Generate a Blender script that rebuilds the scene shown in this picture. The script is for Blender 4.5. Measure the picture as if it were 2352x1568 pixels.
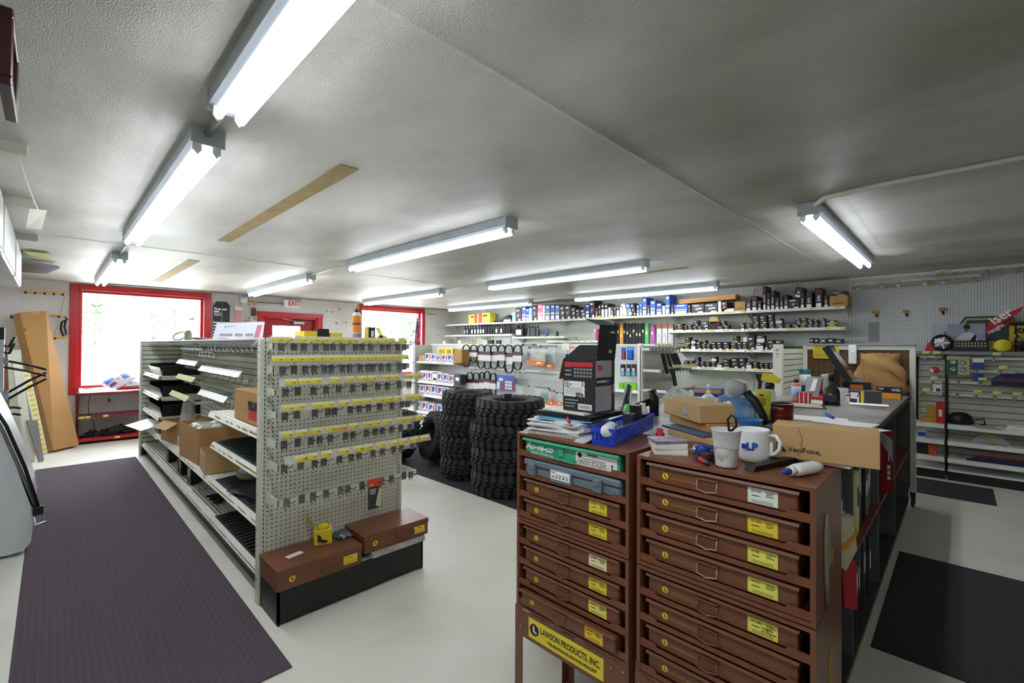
import bpy, math, random
from mathutils import Vector, Matrix
random.seed(7)
for _o in list(bpy.data.objects): bpy.data.objects.remove(_o)
SC = bpy.context.scene
COL = SC.collection
R = math.radians

# ------------------------------------------------------------------ camera
F = 1044.6                                   # focal length in pixels of a 2352 wide frame
YAW, PITCH, ROLL = R(44.617), R(.566), R(.327)
CAM = Vector((0, 0, 1.49))
_f = Vector((math.cos(YAW)*math.cos(PITCH), math.sin(YAW)*math.cos(PITCH), math.sin(PITCH)))
_r0 = Vector((math.sin(YAW), -math.cos(YAW), 0)); _u0 = _r0.cross(_f)
_r = _r0*math.cos(ROLL) + _u0*math.sin(ROLL); _u = _u0*math.cos(ROLL) - _r0*math.sin(ROLL)
cam = bpy.data.cameras.new('camera'); cam.sensor_width = 36; cam.lens = F/2352*36
cam.clip_start = .02; cam.clip_end = 300
camo = bpy.data.objects.new('camera', cam); COL.objects.link(camo)
camo.matrix_world = Matrix(((_r.x, _u.x, -_f.x, CAM.x), (_r.y, _u.y, -_f.y, CAM.y), (_r.z, _u.z, -_f.z, CAM.z), (0, 0, 0, 1)))
SC.camera = camo

def at(px, py, X=None, Y=None, Z=None):
    """point of the room on a plane X/Y/Z = const that the photograph shows at (px, py)"""
    d = _f + _r*((px-1176)/F) - _u*((py-784)/F)
    t = X/d.x if X is not None else (Y/d.y if Y is not None else (Z-CAM.z)/d.z)
    return CAM + d*t

# ------------------------------------------------------------------ room numbers
XR, YW, ZC = 7.56, 9.74, 2.43                # right wall, window wall, ceiling
XL, YB = -1.0, -2.6                          # left wall, wall behind the photographer

# ------------------------------------------------------------------ light
SC.view_settings.view_transform = 'Standard'; SC.view_settings.look = 'None'
SC.view_settings.gamma = 1; SC.view_settings.use_curve_mapping = False
SC.view_settings.exposure = .55
TUBE = 24.0
W = bpy.data.worlds.new('sky'); SC.world = W; W.use_nodes = True
W.node_tree.nodes['Background'].inputs[0].default_value = (.86, .93, 1, 1)
W.node_tree.nodes['Background'].inputs[1].default_value = 14.0
for _nm, _x0, _x1 in (('window_portal', .33, 1.9), ('window_portal', 4.97, 6.5)):
    _l = bpy.data.lights.new(_nm, 'AREA'); _l.shape = 'RECTANGLE'; _l.size = _x1-_x0; _l.size_y = 1.5
    _l.cycles.is_portal = True
    _o = bpy.data.objects.new(_nm, _l); COL.objects.link(_o)
    _o.location = ((_x0+_x1)/2, YW+.14, 1.55); _o.rotation_euler = (R(-90), 0, 0)

# ------------------------------------------------------------------ helpers
def lin(c): return c/12.92 if c <= .04045 else ((c+.055)/1.055)**2.4
def rgb(h):
    if isinstance(h, str):
        h = h.lstrip('#'); return tuple(lin(int(h[i:i+2], 16)/255) for i in (0, 2, 4))
    return h
MATS = {}
def mat(name, col, rough=.6, metal=0, noise=0, nscale=8, bump=0, bscale=60, col2=None, emit=0, alpha=1, trans=0, spec=.5, detail=4, thr=None, ior=1.45, stretch=None):
    """procedural surface: noise mixes col with col2 (or a darker col), bump adds fine relief"""
    if name in MATS: return MATS[name]
    m = bpy.data.materials.new(name); m.use_nodes = True; MATS[name] = m
    nt = m.node_tree; p = nt.nodes['Principled BSDF']
    c = rgb(col); p.inputs['Base Color'].default_value = (*c, 1)
    p.inputs['Roughness'].default_value = rough; p.inputs['Metallic'].default_value = metal
    p.inputs['Specular IOR Level'].default_value = spec; p.inputs['IOR'].default_value = ior
    p.inputs['Alpha'].default_value = alpha; p.inputs['Transmission Weight'].default_value = trans
    if emit:
        p.inputs['Emission Color'].default_value = (*c, 1); p.inputs['Emission Strength'].default_value = emit
    tc = None
    def coord():
        nonlocal tc
        if tc is None:
            tc = nt.nodes.new('ShaderNodeTexCoord').outputs['Object']
            if stretch:
                mp = nt.nodes.new('ShaderNodeMapping'); mp.inputs['Scale'].default_value = stretch
                nt.links.new(tc, mp.inputs[0]); tc = mp.outputs[0]
        return tc
    if noise:
        n = nt.nodes.new('ShaderNodeTexNoise'); n.inputs['Scale'].default_value = nscale; n.inputs['Detail'].default_value = detail
        nt.links.new(coord(), n.inputs['Vector'])
        r = nt.nodes.new('ShaderNodeValToRGB'); lo, hi = thr or (.35, .65)
        r.color_ramp.elements[0].position = lo; r.color_ramp.elements[1].position = hi
        d = rgb(col2) if col2 else tuple(x*(1-noise) for x in c)
        mixd = tuple(c[i]*(1-noise)+d[i]*noise for i in range(3)) if col2 else d
        r.color_ramp.elements[0].color = (*mixd, 1); r.color_ramp.elements[1].color = (*c, 1)
        nt.links.new(n.outputs[0], r.inputs[0]); nt.links.new(r.outputs[0], p.inputs['Base Color'])
    if bump:
        n = nt.nodes.new('ShaderNodeTexNoise'); n.inputs['Scale'].default_value = bscale; n.inputs['Detail'].default_value = 3
        nt.links.new(coord(), n.inputs['Vector'])
        b = nt.nodes.new('ShaderNodeBump'); b.inputs['Strength'].default_value = bump; b.inputs['Distance'].default_value = .01
        nt.links.new(n.outputs[0], b.inputs['Height']); nt.links.new(b.outputs[0], p.inputs['Normal'])
    return m

def pegmat(name, col, axes, r=.0036, pitch=.0254, hole='202420', rough=.45, noise=.12, offs=(0, 0)):
    """perforated board: a grid of dark round holes on the two given object axes"""
    if name in MATS: return MATS[name]
    m = mat(name, col, rough, noise=noise, nscale=3); nt = m.node_tree; p = nt.nodes['Principled BSDF']
    src = p.inputs['Base Color'].links[0].from_socket
    tc = nt.nodes.new('ShaderNodeTexCoord'); s = nt.nodes.new('ShaderNodeSeparateXYZ'); nt.links.new(tc.outputs['Object'], s.inputs[0])
    def mth(op, a, b=None, c=None):
        n = nt.nodes.new('ShaderNodeMath'); n.operation = op
        for i, v in enumerate((a, b, c)):
            if v is None: continue
            if isinstance(v, (int, float)): n.inputs[i].default_value = v
            else: nt.links.new(v, n.inputs[i])
        return n.outputs[0]
    q = []
    for a, o in zip(axes, offs):
        v = mth('PINGPONG', mth('ADD', s.outputs[a], 50+o), pitch/2)      # 0 at a hole centre
        q.append(mth('MULTIPLY', v, v))
    d = mth('SQRT', mth('ADD', q[0], q[1]))
    mr = nt.nodes.new('ShaderNodeMapRange'); mr.interpolation_type = 'SMOOTHSTEP'
    mr.inputs['From Min'].default_value = r*.8; mr.inputs['From Max'].default_value = r*1.2
    nt.links.new(d, mr.inputs['Value'])
    mx = nt.nodes.new('ShaderNodeMix'); mx.data_type = 'RGBA'
    nt.links.new(mr.outputs[0], mx.inputs['Factor']); mx.inputs['A'].default_value = (*rgb(hole), 1)
    nt.links.new(src, mx.inputs['B']); nt.links.new(mx.outputs['Result'], p.inputs['Base Color'])
    return m

class MB:
    """collects shapes into one mesh; every shape takes a material slot"""
    def __init__(s): s.v, s.f, s.mi, s.sm = [], [], [], []
    def add(s, vs, fs, m=0, smooth=False):
        n = len(s.v); s.v += [tuple(v) for v in vs]
        for f in fs: s.f.append([n+i for i in f]); s.mi.append(m); s.sm.append(smooth)
        return s
    def box(s, x0, x1, y0, y1, z0, z1, m=0):
        return s.add([(x0,y0,z0),(x1,y0,z0),(x1,y1,z0),(x0,y1,z0),(x0,y0,z1),(x1,y0,z1),(x1,y1,z1),(x0,y1,z1)],
                     [(0,3,2,1),(4,5,6,7),(0,1,5,4),(1,2,6,5),(2,3,7,6),(3,0,4,7)], m)
    def cbox(s, c, d, m=0, M=None):
        """box by centre and size, optionally turned by a 3x3 matrix"""
        vs = []
        for i in (-1, 1):
            for j in (-1, 1):
                for k in (-1, 1):
                    v = Vector((i*d[0]/2, j*d[1]/2, k*d[2]/2)); vs.append(Vector(c) + (M @ v if M else v))
        return s.add(vs, [(0,1,3,2),(4,6,7,5),(0,4,5,1),(2,3,7,6),(0,2,6,4),(1,5,7,3)], m)
    def bev(s, x0, x1, y0, y1, z0, z1, b=.004, m=0):
        """box with chamfered edges"""
        vs, idx = [], {}
        X, Y, Z = (x0, x1), (y0, y1), (z0, z1)
        for i in (0, 1):
            for j in (0, 1):
                for k in (0, 1):
                    sx, sy, sz = 1-2*i, 1-2*j, 1-2*k
                    for a in range(3):
                        p = [X[i]+sx*b, Y[j]+sy*b, Z[k]+sz*b]; p[a] = (X[i], Y[j], Z[k])[a]
                        idx[i, j, k, a] = len(vs); vs.append(p)
        fs = []
        for a in range(3):
            o1, o2 = (a+1) % 3, (a+2) % 3
            for q in (0, 1):
                f = []
                for (e1, e2) in ((0,0),(1,0),(1,1),(0,1)):
                    t = [0,0,0]; t[a] = q; t[o1] = e1; t[o2] = e2; f.append(idx[t[0],t[1],t[2],a])
                fs.append(f if q else f[::-1])
        for a in range(3):
            o1, o2 = (a+1) % 3, (a+2) % 3
            for e1 in (0, 1):
                for e2 in (0, 1):
                    t0 = [0,0,0]; t0[o1] = e1; t0[o2] = e2; t1 = list(t0); t1[a] = 1
                    f = [idx[(*t0, o1)], idx[(*t1, o1)], idx[(*t1, o2)], idx[(*t0, o2)]]
                    fs.append(f if e1 == e2 else f[::-1])
        for i in (0, 1):
            for j in (0, 1):
                for k in (0, 1):
                    f = [idx[i,j,k,0], idx[i,j,k,1], idx[i,j,k,2]]; fs.append(f if (i+j+k) % 2 else f[::-1])
        return s.add(vs, fs, m)
    def prism(s, pts, ext, m=0, smooth=False):
        """flat outline pushed along a vector"""
        n = len(pts); e = Vector(ext); vs = [Vector(p) for p in pts] + [Vector(p)+e for p in pts]
        nrm = Vector((0, 0, 0))
        for i in range(n): nrm += vs[i].cross(vs[(i+1) % n])
        fl = nrm.dot(e) > 0
        a, b = list(range(n)), list(range(n, 2*n))
        fs = [a[::-1] if fl else a, b if fl else b[::-1]]
        for i in range(n):
            j = (i+1) % n; q = [i, j, n+j, n+i]; fs.append(q if fl else q[::-1])
        return s.add(vs, fs, m, smooth)
    def tube(s, pts, r, n=8, m=0, caps=True, smooth=True, closed=False):
        """round bar along a polyline; r may be a list"""
        P = [Vector(p) for p in pts]; k = len(P); rs = r if isinstance(r, (list, tuple)) else [r]*k
        vs, fs, prev = [], [], None
        for i, p in enumerate(P):
            a, b = P[i-1 if (i or closed) else 0], P[(i+1) % k if (i < k-1 or closed) else k-1]
            t = (b-a).normalized() if (b-a).length else Vector((0, 0, 1))
            if prev is None: nn = t.orthogonal().normalized()
            else: nn = prev - t*prev.dot(t); nn = nn.normalized() if nn.length > 1e-6 else t.orthogonal().normalized()
            prev = nn; bb = t.cross(nn)
            for j in range(n):
                an = 2*math.pi*j/n; vs.append(p + (nn*math.cos(an)+bb*math.sin(an))*rs[i])
        for i in range(k if closed else k-1):
            i2 = (i+1) % k
            for j in range(n): fs.append((i*n+j, i*n+(j+1) % n, i2*n+(j+1) % n, i2*n+j))
        if caps and not closed: fs += [tuple(range(n))[::-1], tuple(range((k-1)*n, k*n))]
        return s.add(vs, fs, m, smooth)
    def lathe(s, prof, n=24, c=(0, 0, 0), m=0, smooth=True, M=None, sx=1, sy=1, caps=True):
        """profile [(radius, height)] turned about z; M turns the whole"""
        vs, fs = [], []
        for (r, h) in prof:
            for j in range(n):
                a = 2*math.pi*j/n; v = Vector((r*math.cos(a)*sx, r*math.sin(a)*sy, h)); vs.append(Vector(c) + (M @ v if M else v))
        for i in range(len(prof)-1):
            for j in range(n): fs.append((i*n+j, i*n+(j+1) % n, (i+1)*n+(j+1) % n, (i+1)*n+j))
        if caps:
            if prof[0][0] > 1e-5: fs.append(tuple(range(n))[::-1])
            if prof[-1][0] > 1e-5: fs.append(tuple(range((len(prof)-1)*n, len(prof)*n)))
        return s.add(vs, fs, m, smooth)
    def grid(s, fn, nu, nv, m=0, smooth=True, closed_u=False):
        vs = [fn(i/(nu if closed_u else nu-1), j/(nv-1)) for j in range(nv) for i in range(nu)]
        fs = []
        for j in range(nv-1):
            for i in range(nu if closed_u else nu-1):
                i2 = (i+1) % nu; fs.append((j*nu+i, j*nu+i2, (j+1)*nu+i2, (j+1)*nu+i))
        return s.add(vs, fs, m, smooth)
    def mesh(s, name, mats):
        me = bpy.data.meshes.new(name); me.from_pydata(s.v, [], s.f)
        for q in (mats if isinstance(mats, (list, tuple)) else [mats]): me.materials.append(q)
        me.polygons.foreach_set('material_index', s.mi); me.polygons.foreach_set('use_smooth', s.sm)
        me.update(); return me
    def build(s, name, mats, parent=None, loc=None, rz=0, world=False, rot=None):
        if world:
            o0 = Vector((0, 0, 0)); p = parent
            while p is not None: o0 += Vector(p.location); p = p.parent
            if loc is not None: o0 += Vector(loc)
            s.v = [tuple(Vector(v)-o0) for v in s.v]
        return link(s.mesh(name, mats), name, parent, loc, rz, rot)

def link(me, name, parent=None, loc=None, rz=0, rot=None, scale=None):
    o = bpy.data.objects.new(name, me); COL.objects.link(o); o.parent = parent
    if loc is not None: o.location = loc
    o.rotation_euler = rot if rot else (0, 0, rz)
    if scale: o.scale = scale
    return o
def tag(o, label, cat, group=None):
    o['label'] = label; o['category'] = cat
    if group: o['group'] = group
    return o
def thing(name, loc, label, cat, group=None, rz=0, rot=None):
    o = bpy.data.objects.new(name, None); COL.objects.link(o); o.empty_display_size = .05
    o.location = loc; o.rotation_euler = rot if rot else (0, 0, rz); return tag(o, label, cat, group)
def struct(o): o['kind'] = 'structure'; return o
def stuff(o): o['kind'] = 'stuff'; return o
def kids(o): return [c for c in COL.objects if c.parent == o]
def dup(o, loc, rz=None, label=None, parent=None, sub=None):
    """copy of a thing with its parts (sub caches the part list)"""
    c = o.copy(); COL.objects.link(c); c.parent = parent; c.location = loc
    if rz is not None: c.rotation_euler = (0, 0, rz)
    if label: c['label'] = label
    for ch in list(o.children):
        d = ch.copy(); COL.objects.link(d); d.parent = c
        for g in list(ch.children):
            e = g.copy(); COL.objects.link(e); e.parent = d
    return c
ORD = ['', 'first', 'second', 'third', 'fourth', 'fifth', 'sixth', 'seventh', 'eighth', 'ninth', 'tenth', 'eleventh', 'twelfth', 'thirteenth', 'fourteenth', 'fifteenth', 'sixteenth', 'seventeenth', 'eighteenth', 'nineteenth', 'twentieth']
def nth(n): return ORD[n] if n <= 20 else ('twenty-'+ORD[n-20] if n < 30 else ('thirtieth' if n == 30 else 'thirty-'+ORD[n-30]))
UNIT = MB().box(-.5, .5, -.5, .5, -.5, .5)
_ub = {}
def ubox(name, m, c, d, parent, rot=None):
    """a small box part that shares its mesh with its likes"""
    k = m.name
    if k not in _ub: _ub[k] = UNIT.mesh('block_'+k, m)
    return link(_ub[k], name, parent, c, 0, rot, d)
_tx = {}
def text(s, size, parent, loc, m, rot=(R(90), 0, 0), name='lettering', align='LEFT', shear=0, sx=1, ext=.0004, bold=0, scale=None):
    """flat print: the built-in letters as a mesh standing in local x/z (facing -y)"""
    k = (s, size, align, shear, ext, bold, m.name)
    if k not in _tx:
        cu = bpy.data.curves.new('t', 'FONT'); cu.body = s; cu.size = size; cu.align_x = align; cu.align_y = 'CENTER'
        cu.shear = shear; cu.extrude = ext; cu.resolution_u = 3; cu.offset = bold
        t = bpy.data.objects.new('t', cu)
        me = bpy.data.meshes.new_from_object(t)
        bpy.data.objects.remove(t); me.materials.clear(); me.materials.append(m); me.name = 'lettering'; _tx[k] = me
    return link(_tx[k], name, parent, loc, 0, rot, scale or ((sx, 1, 1) if sx != 1 else None))
FX = R(-90)      # a thing built facing -y, turned to face -x (along the cabinets and the shelf wall)
# ------------------------------------------------------------------ materials
M_floor = mat('painted_concrete', 'd6d6c9', .42, noise=.5, nscale=1.6, col2='b3ae9b', bump=.05, bscale=14, detail=12, thr=(.25, .5))
M_ceil = mat('stippled_ceiling', 'd2d1cb', .42, noise=.9, nscale=.75, col2='8d8b7e', bump=.45, bscale=240, detail=10, thr=(.36, .58), spec=.35, stretch=(1, .55, 1))
M_pegW = pegmat('pegboard_window_wall', 'd9d4d2', (0, 2), r=.0034, hole='5b5454')
M_pegR = pegmat('pegboard_shelf_wall', 'c6cac0', (1, 2), r=.0045, hole='1d211c')
M_pegRW = pegmat('pegboard_plain_wall', 'd2d5d6', (1, 2), r=.0042, hole='23272a')
M_plaster = mat('plain_wall', 'cfcdc6', .8, noise=.15)
M_red = mat('red_gloss_paint', 'b81f26', .3, noise=.25, nscale=5, col2='8e151c')
M_redin = mat('red_door_paint', 'a51b22', .4, noise=.2, nscale=4)
M_white = mat('white_enamel', 'e9ebe6', .35, noise=.06)
M_cream = mat('cream_steel', 'd3d6c6', .38, noise=.18, nscale=6, col2='b8bba6')
M_creamd = mat('cream_steel_dull', 'c3c7b6', .45, noise=.2, nscale=4)
M_tube = mat('fluorescent_tube', 'f4f8ff', .3, emit=TUBE)
M_tubet = mat('tube_dim_top', 'f4f8ff', .3, emit=TUBE*.12)  # tube's upper half made to glow weaker, keeping light off the ceiling
M_fixt = mat('fixture_enamel', 'b4bdc4', .3, noise=.12)
M_grey = mat('grey_conduit', '8d8f8c', .45, metal=.5, noise=.2)
M_dark = mat('black_steel', '191a19', .5, noise=.3)
M_black = mat('black_plastic', '101113', .42, noise=.1)
M_rub = mat('black_rubber', '1b1b1c', .75, noise=.25, nscale=20)
M_chrome = mat('chrome_wire', 'b8bbbe', .22, metal=1)
M_zinc = mat('zinc_plate', '9ea3a8', .35, metal=.85, noise=.2, nscale=60)
M_brown = mat('brown_enamel', '754830', .36, noise=.3, nscale=3, col2='613824', bump=.02)
M_brownd = mat('brown_enamel_dark', '5a3423', .45, noise=.25, nscale=3)
M_card = mat('cardboard', 'b48a55', .8, noise=.22, nscale=3, col2='9b7242')
M_card2 = mat('cardboard_pale', 'c2a06e', .8, noise=.22, nscale=3, col2='ad8755')
M_cardd = mat('cardboard_dark', '8f6a3d', .85, noise=.25, nscale=4)
M_paper = mat('white_paper', 'ecebe7', .8, noise=.08)
M_yel = mat('yellow_label', 'e6cf3a', .6, noise=.08)
M_yel2 = mat('yellow_price', 'd8c530', .6)
M_pale = mat('cream_label', 'e8e2a8', .6, noise=.06)
M_clear = mat('clear_plastic', 'e4e8e8', .25, alpha=.38, spec=.6)
M_bag = mat('clear_bag', 'dde4e6', .22, alpha=.33, spec=.7, bump=.5, bscale=30)
M_glass = mat('window_glass', 'ffffff', .02, trans=1, ior=1.02, spec=.2)
M_ink = mat('black_ink', '1a1a1a', .7)
M_gold = mat('yellow_ink', 'e3c52c', .6)
M_goldd = mat('worn_yellow_ink', '8f7428', .7)
M_redink = mat('red_ink', 'c22530', .6)
M_blueink = mat('blue_ink', '1f4fae', .6)
M_wink = mat('white_ink', 'f2f2ee', .6)

# ------------------------------------------------------------------ floor, ceiling, plain walls
struct(MB().box(XL-.2, XR+.2, YB-.2, YW+.3, -.2, 0).build('floor', M_floor))
struct(MB().box(XL-.2, XR+.2, YB-.2, YW+.3, ZC, ZC+.2).build('ceiling', M_ceil))
struct(MB().box(XL-.2, XL, YB-.2, YW+.3, 0, ZC).build('wall_left', M_plaster))
struct(MB().box(XL, XR, YB-.2, YB, 0, ZC).build('wall_back', M_plaster))
# window wall with its openings
W1 = (.29, 1.95, .78, 2.34); W2 = (4.955, 6.62, .78, 2.35); D1 = (2.91, 3.98, 0, 2.05)
wb = MB()
xs = [XL, W1[0], W1[1], D1[0], D1[1], W2[0], W2[1], XR]
for i, (a, b) in enumerate(zip(xs[:-1], xs[1:])):
    o = {1: W1, 3: D1, 5: W2}.get(i)
    if o is None: wb.box(a, b, YW, YW+.2, 0, ZC)
    else:
        wb.box(a, b, YW, YW+.2, o[3], ZC)
        if o[2] > 0: wb.box(a, b, YW, YW+.2, 0, o[2])
struct(wb.build('wall_front', M_pegW))
# shelf wall: perforated fixture panels up to Y=1.06, plain pegboard beyond
YS = at(1949, 700, X=XR).y
struct(MB().box(XR, XR+.2, YS, YW, 0, ZC).build('wall_right', M_pegR))
struct(MB().box(XR, XR+.2, YB, YS, 0, ZC).build('wall_right_plain', M_pegRW))
# a strip of moulding and a slotted upright on the shelf wall
struct(MB().box(XR-.012, XR, YB, YS-.02, ZC-.03, ZC).build('trim_1', M_white))
ym = .0
for i, py in enumerate([1.13, 5.62]):
    struct(MB().prism([(XL, py-.02, ZC), (XL, py, ZC-.004), (XL, py+.02, ZC)], (XR-XL, 0, 0)).build('trim_%d' % (i+2), M_ceil))

# ------------------------------------------------------------------ windows and door
def window(n, o, outer, parts=True):
    x0, x1, z0, z1 = o; a0, a1, b0, b1 = outer
    w = MB()
    for (p, q, r, s_) in ((a0, x0, b0, b1), (x1, a1, b0, b1), (x0, x1, z1, b1), (x0, x1, b0, z0)):
        w.bev(p, q, YW-.025, YW, r, s_, .004)
    fr = struct(w.build('window_%d' % n, M_red))
    t = MB()
    for (p, q, r, s_) in ((x0, x0+.015, z0, z1), (x1-.015, x1, z0, z1)): t.box(p, q, YW-.02, YW+.2, r, s_)
    t.box(x0, x1, YW-.02, YW+.2, z1-.015, z1); t.box(x0, x1, YW-.02, YW+.2, z0, z0+.015)
    t.build('window_reveal', M_red, fr)
    s_ = MB(); k = .035
    for (p, q, r, u) in ((x0+.015, x0+.015+k, z0+.015, z1-.015), (x1-.015-k, x1-.015, z0+.015, z1-.015), (x0+.015+k, x1-.015-k, z1-.015-k, z1-.015), (x0+.015+k, x1-.015-k, z0+.015, z0+.015+k)):
        s_.bev(p, q, YW+.09, YW+.13, r, u, .006)
    s_.build('window_sash', M_red, fr)
    MB().box(x0+.015+k, x1-.015-k, YW+.108, YW+.112, z0+.015+k, z1-.015-k).build('window_pane', M_glass, fr)
    return fr
window(1, W1, (.195, 2.045, .70, 2.415)); window(2, W2, (4.89, 6.69, .70, 2.425))
d = MB()
for (p, q, r, s_) in ((2.81, D1[0], 0, 2.05), (D1[1], 4.075, 0, 2.05), (2.80, 4.09, 2.05, 2.14)): d.bev(p, q, YW-.03, YW, r, s_, .004)
dr = struct(d.build('door_1', M_red))
d = MB(); d.box(D1[0], D1[0]+.03, YW, YW+.2, 0, 2.05); d.box(D1[1]-.03, D1[1], YW, YW+.2, 0, 2.05); d.box(D1[0], D1[1], YW, YW+.2, 2.02, 2.05)
d.build('door_jamb', M_red, dr)
gx0, gx1 = at(626, 747, Y=YW+.13).x, at(690, 747, Y=YW+.13).x; gz1 = at(650, 748, Y=YW+.13).z
d = MB(); y0, y1 = YW+.13, YW+.17
d.box(D1[0]+.03, gx0, y0, y1, .01, 2.02); d.box(gx1, D1[1]-.03, y0, y1, .01, 2.02); d.box(gx0, gx1, y0, y1, gz1, 2.02); d.box(gx0, gx1, y0, y1, .01, .95)
d.build('door_leaf', M_redin, dr)
MB().box(gx0, gx1, y0+.015, y0+.02, .95, gz1).build('door_pane', M_glass, dr)
d = MB(); p = at(676, 741, Y=YW+.08); d.bev(p.x-.02, p.x+.2, YW+.05, YW+.12, p.z-.03, p.z+.03, .008)
d.tube([(p.x+.02, YW+.06, p.z+.04), (p.x-.16, YW+.03, p.z+.06), (p.x-.3, YW+.1, p.z+.09)], .011, 6)
d.build('door_closer', M_zinc, dr)
# exit sign with its conduit box
e0, e1 = at(652, 686, Y=YW-.09), at(690, 707, Y=YW-.09)
t = thing('exit_sign', ((e0.x+e1.x)/2, YW, e1.z), 'lit white exit sign with tall red letters above the red door', 'sign')
hw, hh = (e1.x-e0.x)/2, e0.z-e1.z
MB().bev(-hw, hw, -.09, 0, 0, hh, .015).build('sign_box', mat('sign_plastic', 'f1ece6', .5), t)
text('EXIT', .155, t, (.035, -.0915, hh*.5), M_redink, align='CENTER', sx=.72, bold=.002)
t = thing('junction_box', (at(559, 690, Y=YW).x, YW, 2.28), 'small white electrical box with conduits left of the exit sign', 'electrical box')
MB().bev(-.06, .06, -.06, 0, 0, .1, .006).build('box_body', M_white, t)
MB().tube([(.06, -.03, .03), (e0.x-t.location.x, -.03, .03)], .011, 8).build('conduit', M_grey, t)
MB().tube([(-.02, -.02, 0), (-.02, -.02, -.5)], .012, 8).build('conduit', M_white, t)

# ------------------------------------------------------------------ ceiling lights
def light(x, y0, y1, label, along='y', half=False, dim=1):
    L = y1-y0
    t = thing('ceiling_light', (x, y0, ZC), label, 'ceiling light', 'ceiling lights') if along == 'y' else thing('ceiling_light', (y0, x, ZC), label, 'ceiling light', 'ceiling lights', rz=R(-90))
    h = MB(); pr = [(-.06, 0, 0), (.06, 0, 0), (.062, 0, -.062), (.045, 0, -.078), (-.045, 0, -.078), (-.062, 0, -.062)]
    h.prism(pr, (0, L, 0)); h.build('housing', M_fixt, t)
    h = MB(); h.box(-.063, .063, -.003, .004, -.08, 0); h.build('end_cap', M_fixt, t)
    h = MB(); h.box(-.063, .063, L-.004, L+.003, -.08, 0); h.build('end_cap', M_fixt, t)
    for sx in (-1, 1):
        for yy in (.02, L-.04):
            MB().prism([(sx*.036-.014, yy, -.05), (sx*.036+.014, yy, -.05), (sx*.036+.016, yy, -.1), (sx*.036, yy, -.122), (sx*.036-.016, yy, -.1)], (0, .02, 0)).build('lamp_holder', M_white, t)
        if L > 2: MB().prism([(sx*.036-.008, L/2, -.06), (sx*.036+.008, L/2, -.06), (sx*.036+.008, L/2, -.09), (sx*.036-.008, L/2, -.09)], (0, .004, 0)).build('tube_clip', M_fixt, t)
        tb = MB().tube([(sx*.036, .04, -.105), (sx*.036, L-.04, -.105)], .0155, 12)
        for q, f in enumerate(tb.f): tb.mi[q] = 1 if sum(tb.v[j][2] for j in f)/len(f) > -.1035 and len(f) == 4 else 0
        tb.build('tube', [M_tube, M_tubet], t)
    return t
light(.455, -.55, 1.96, 'nearest twin-tube strip light at the top of the picture, cut off by the frame')
light(.47, 2.32, 4.95, 'twin-tube strip light above the ribbed purple mat, second in the left row')
light(.485, 6.1, 8.75, 'farthest twin-tube strip light of the left row, close to the big red window')
light(2.36, 2.34, 4.86, 'twin-tube strip light over the aisle beside the pegboard shelf unit')
light(2.40, 6.1, 8.66, 'distant twin-tube strip light pointing at the red door')
light(4.53, 2.42, 4.95, 'twin-tube strip light over the tyre stacks, near one of its row')
light(4.55, 6.12, 8.75, 'distant twin-tube strip light in front of the smaller red window')
light(6.72, 2.48, 5.02, 'twin-tube strip light close to the wall of filter boxes')
light(6.72, 6.1, 8.75, 'farthest twin-tube strip light above the shelf of oil bottles')
light(.70, 3.44, 5.90, 'crosswise twin-tube strip light over the work counter at the right', along='x')
# conduits between the lights
def pipe(pts, r, m, label): return tag(MB().tube([Vector(p)-Vector(pts[0]) for p in pts], r, 8).build('conduit', m, loc=pts[0]), label, 'conduit', 'ceiling conduits')
pipe([(.46, 1.965, ZC-.03), (.465, 2.315, ZC-.03)], .014, M_grey, 'short grey conduit joining the two nearest strip lights')
pipe([(.47, 4.955, ZC-.03), (.48, 6.095, ZC-.03)], .011, M_grey, 'grey conduit between the left row lights near the tape patch')
pipe([(2.37, 4.865, ZC-.025), (2.39, 6.095, ZC-.025)], .009, M_white, 'thin white conduit linking the aisle light to the light before the door')
pipe([(4.54, 4.955, ZC-.025), (4.55, 6.115, ZC-.025)], .009, M_white, 'thin white conduit linking the two lights of the row above the tyres')
pipe([(6.72, 5.025, ZC-.025), (6.72, 6.095, ZC-.025)], .009, M_white, 'thin white conduit linking the two lights before the shelf wall')
pipe([(.52, 9.33, ZC-.02), (2.3, 9.33, ZC-.02)], .012, M_grey, 'long grey conduit on the ceiling above the big red window')
pipe([(2.5, 9.33, ZC-.02), (7.4, 9.33, ZC-.02)], .012, M_grey, 'long grey conduit on the ceiling from the door to the shelf wall corner')
pipe([(3.425, .66, ZC-.03), (3.35, .6, ZC-.012), (3.3, .3, ZC-.012), (3.3, -2.4, ZC-.012)], .014, M_cream, 'cream conduit running over the ceiling from the crosswise light')
# tape patches where lights were taken down
M_tape = mat('old_tape', 'b29a63', .7, noise=.5, nscale=5, col2='8d7a4d')
for i, (x0, x1, y0, y1, lb) in enumerate(((1.045, 1.145, 2.29, 4.78, 'long bare tan patch on the ceiling, nearer of two in line'), (1.06, 1.17, 6.1, 8.6, 'bare tan patch on the ceiling before the big red window'), (5.24, 5.32, 2.3, 3.0, 'narrow tan patch on the ceiling beside the light over the tyres'))):
    tag(MB().box(0, x1-x0, 0, y1-y0, -.0035, 0).build('ceiling_patch', M_tape, loc=(x0, y0, ZC)), lb, 'ceiling patch')

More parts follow.
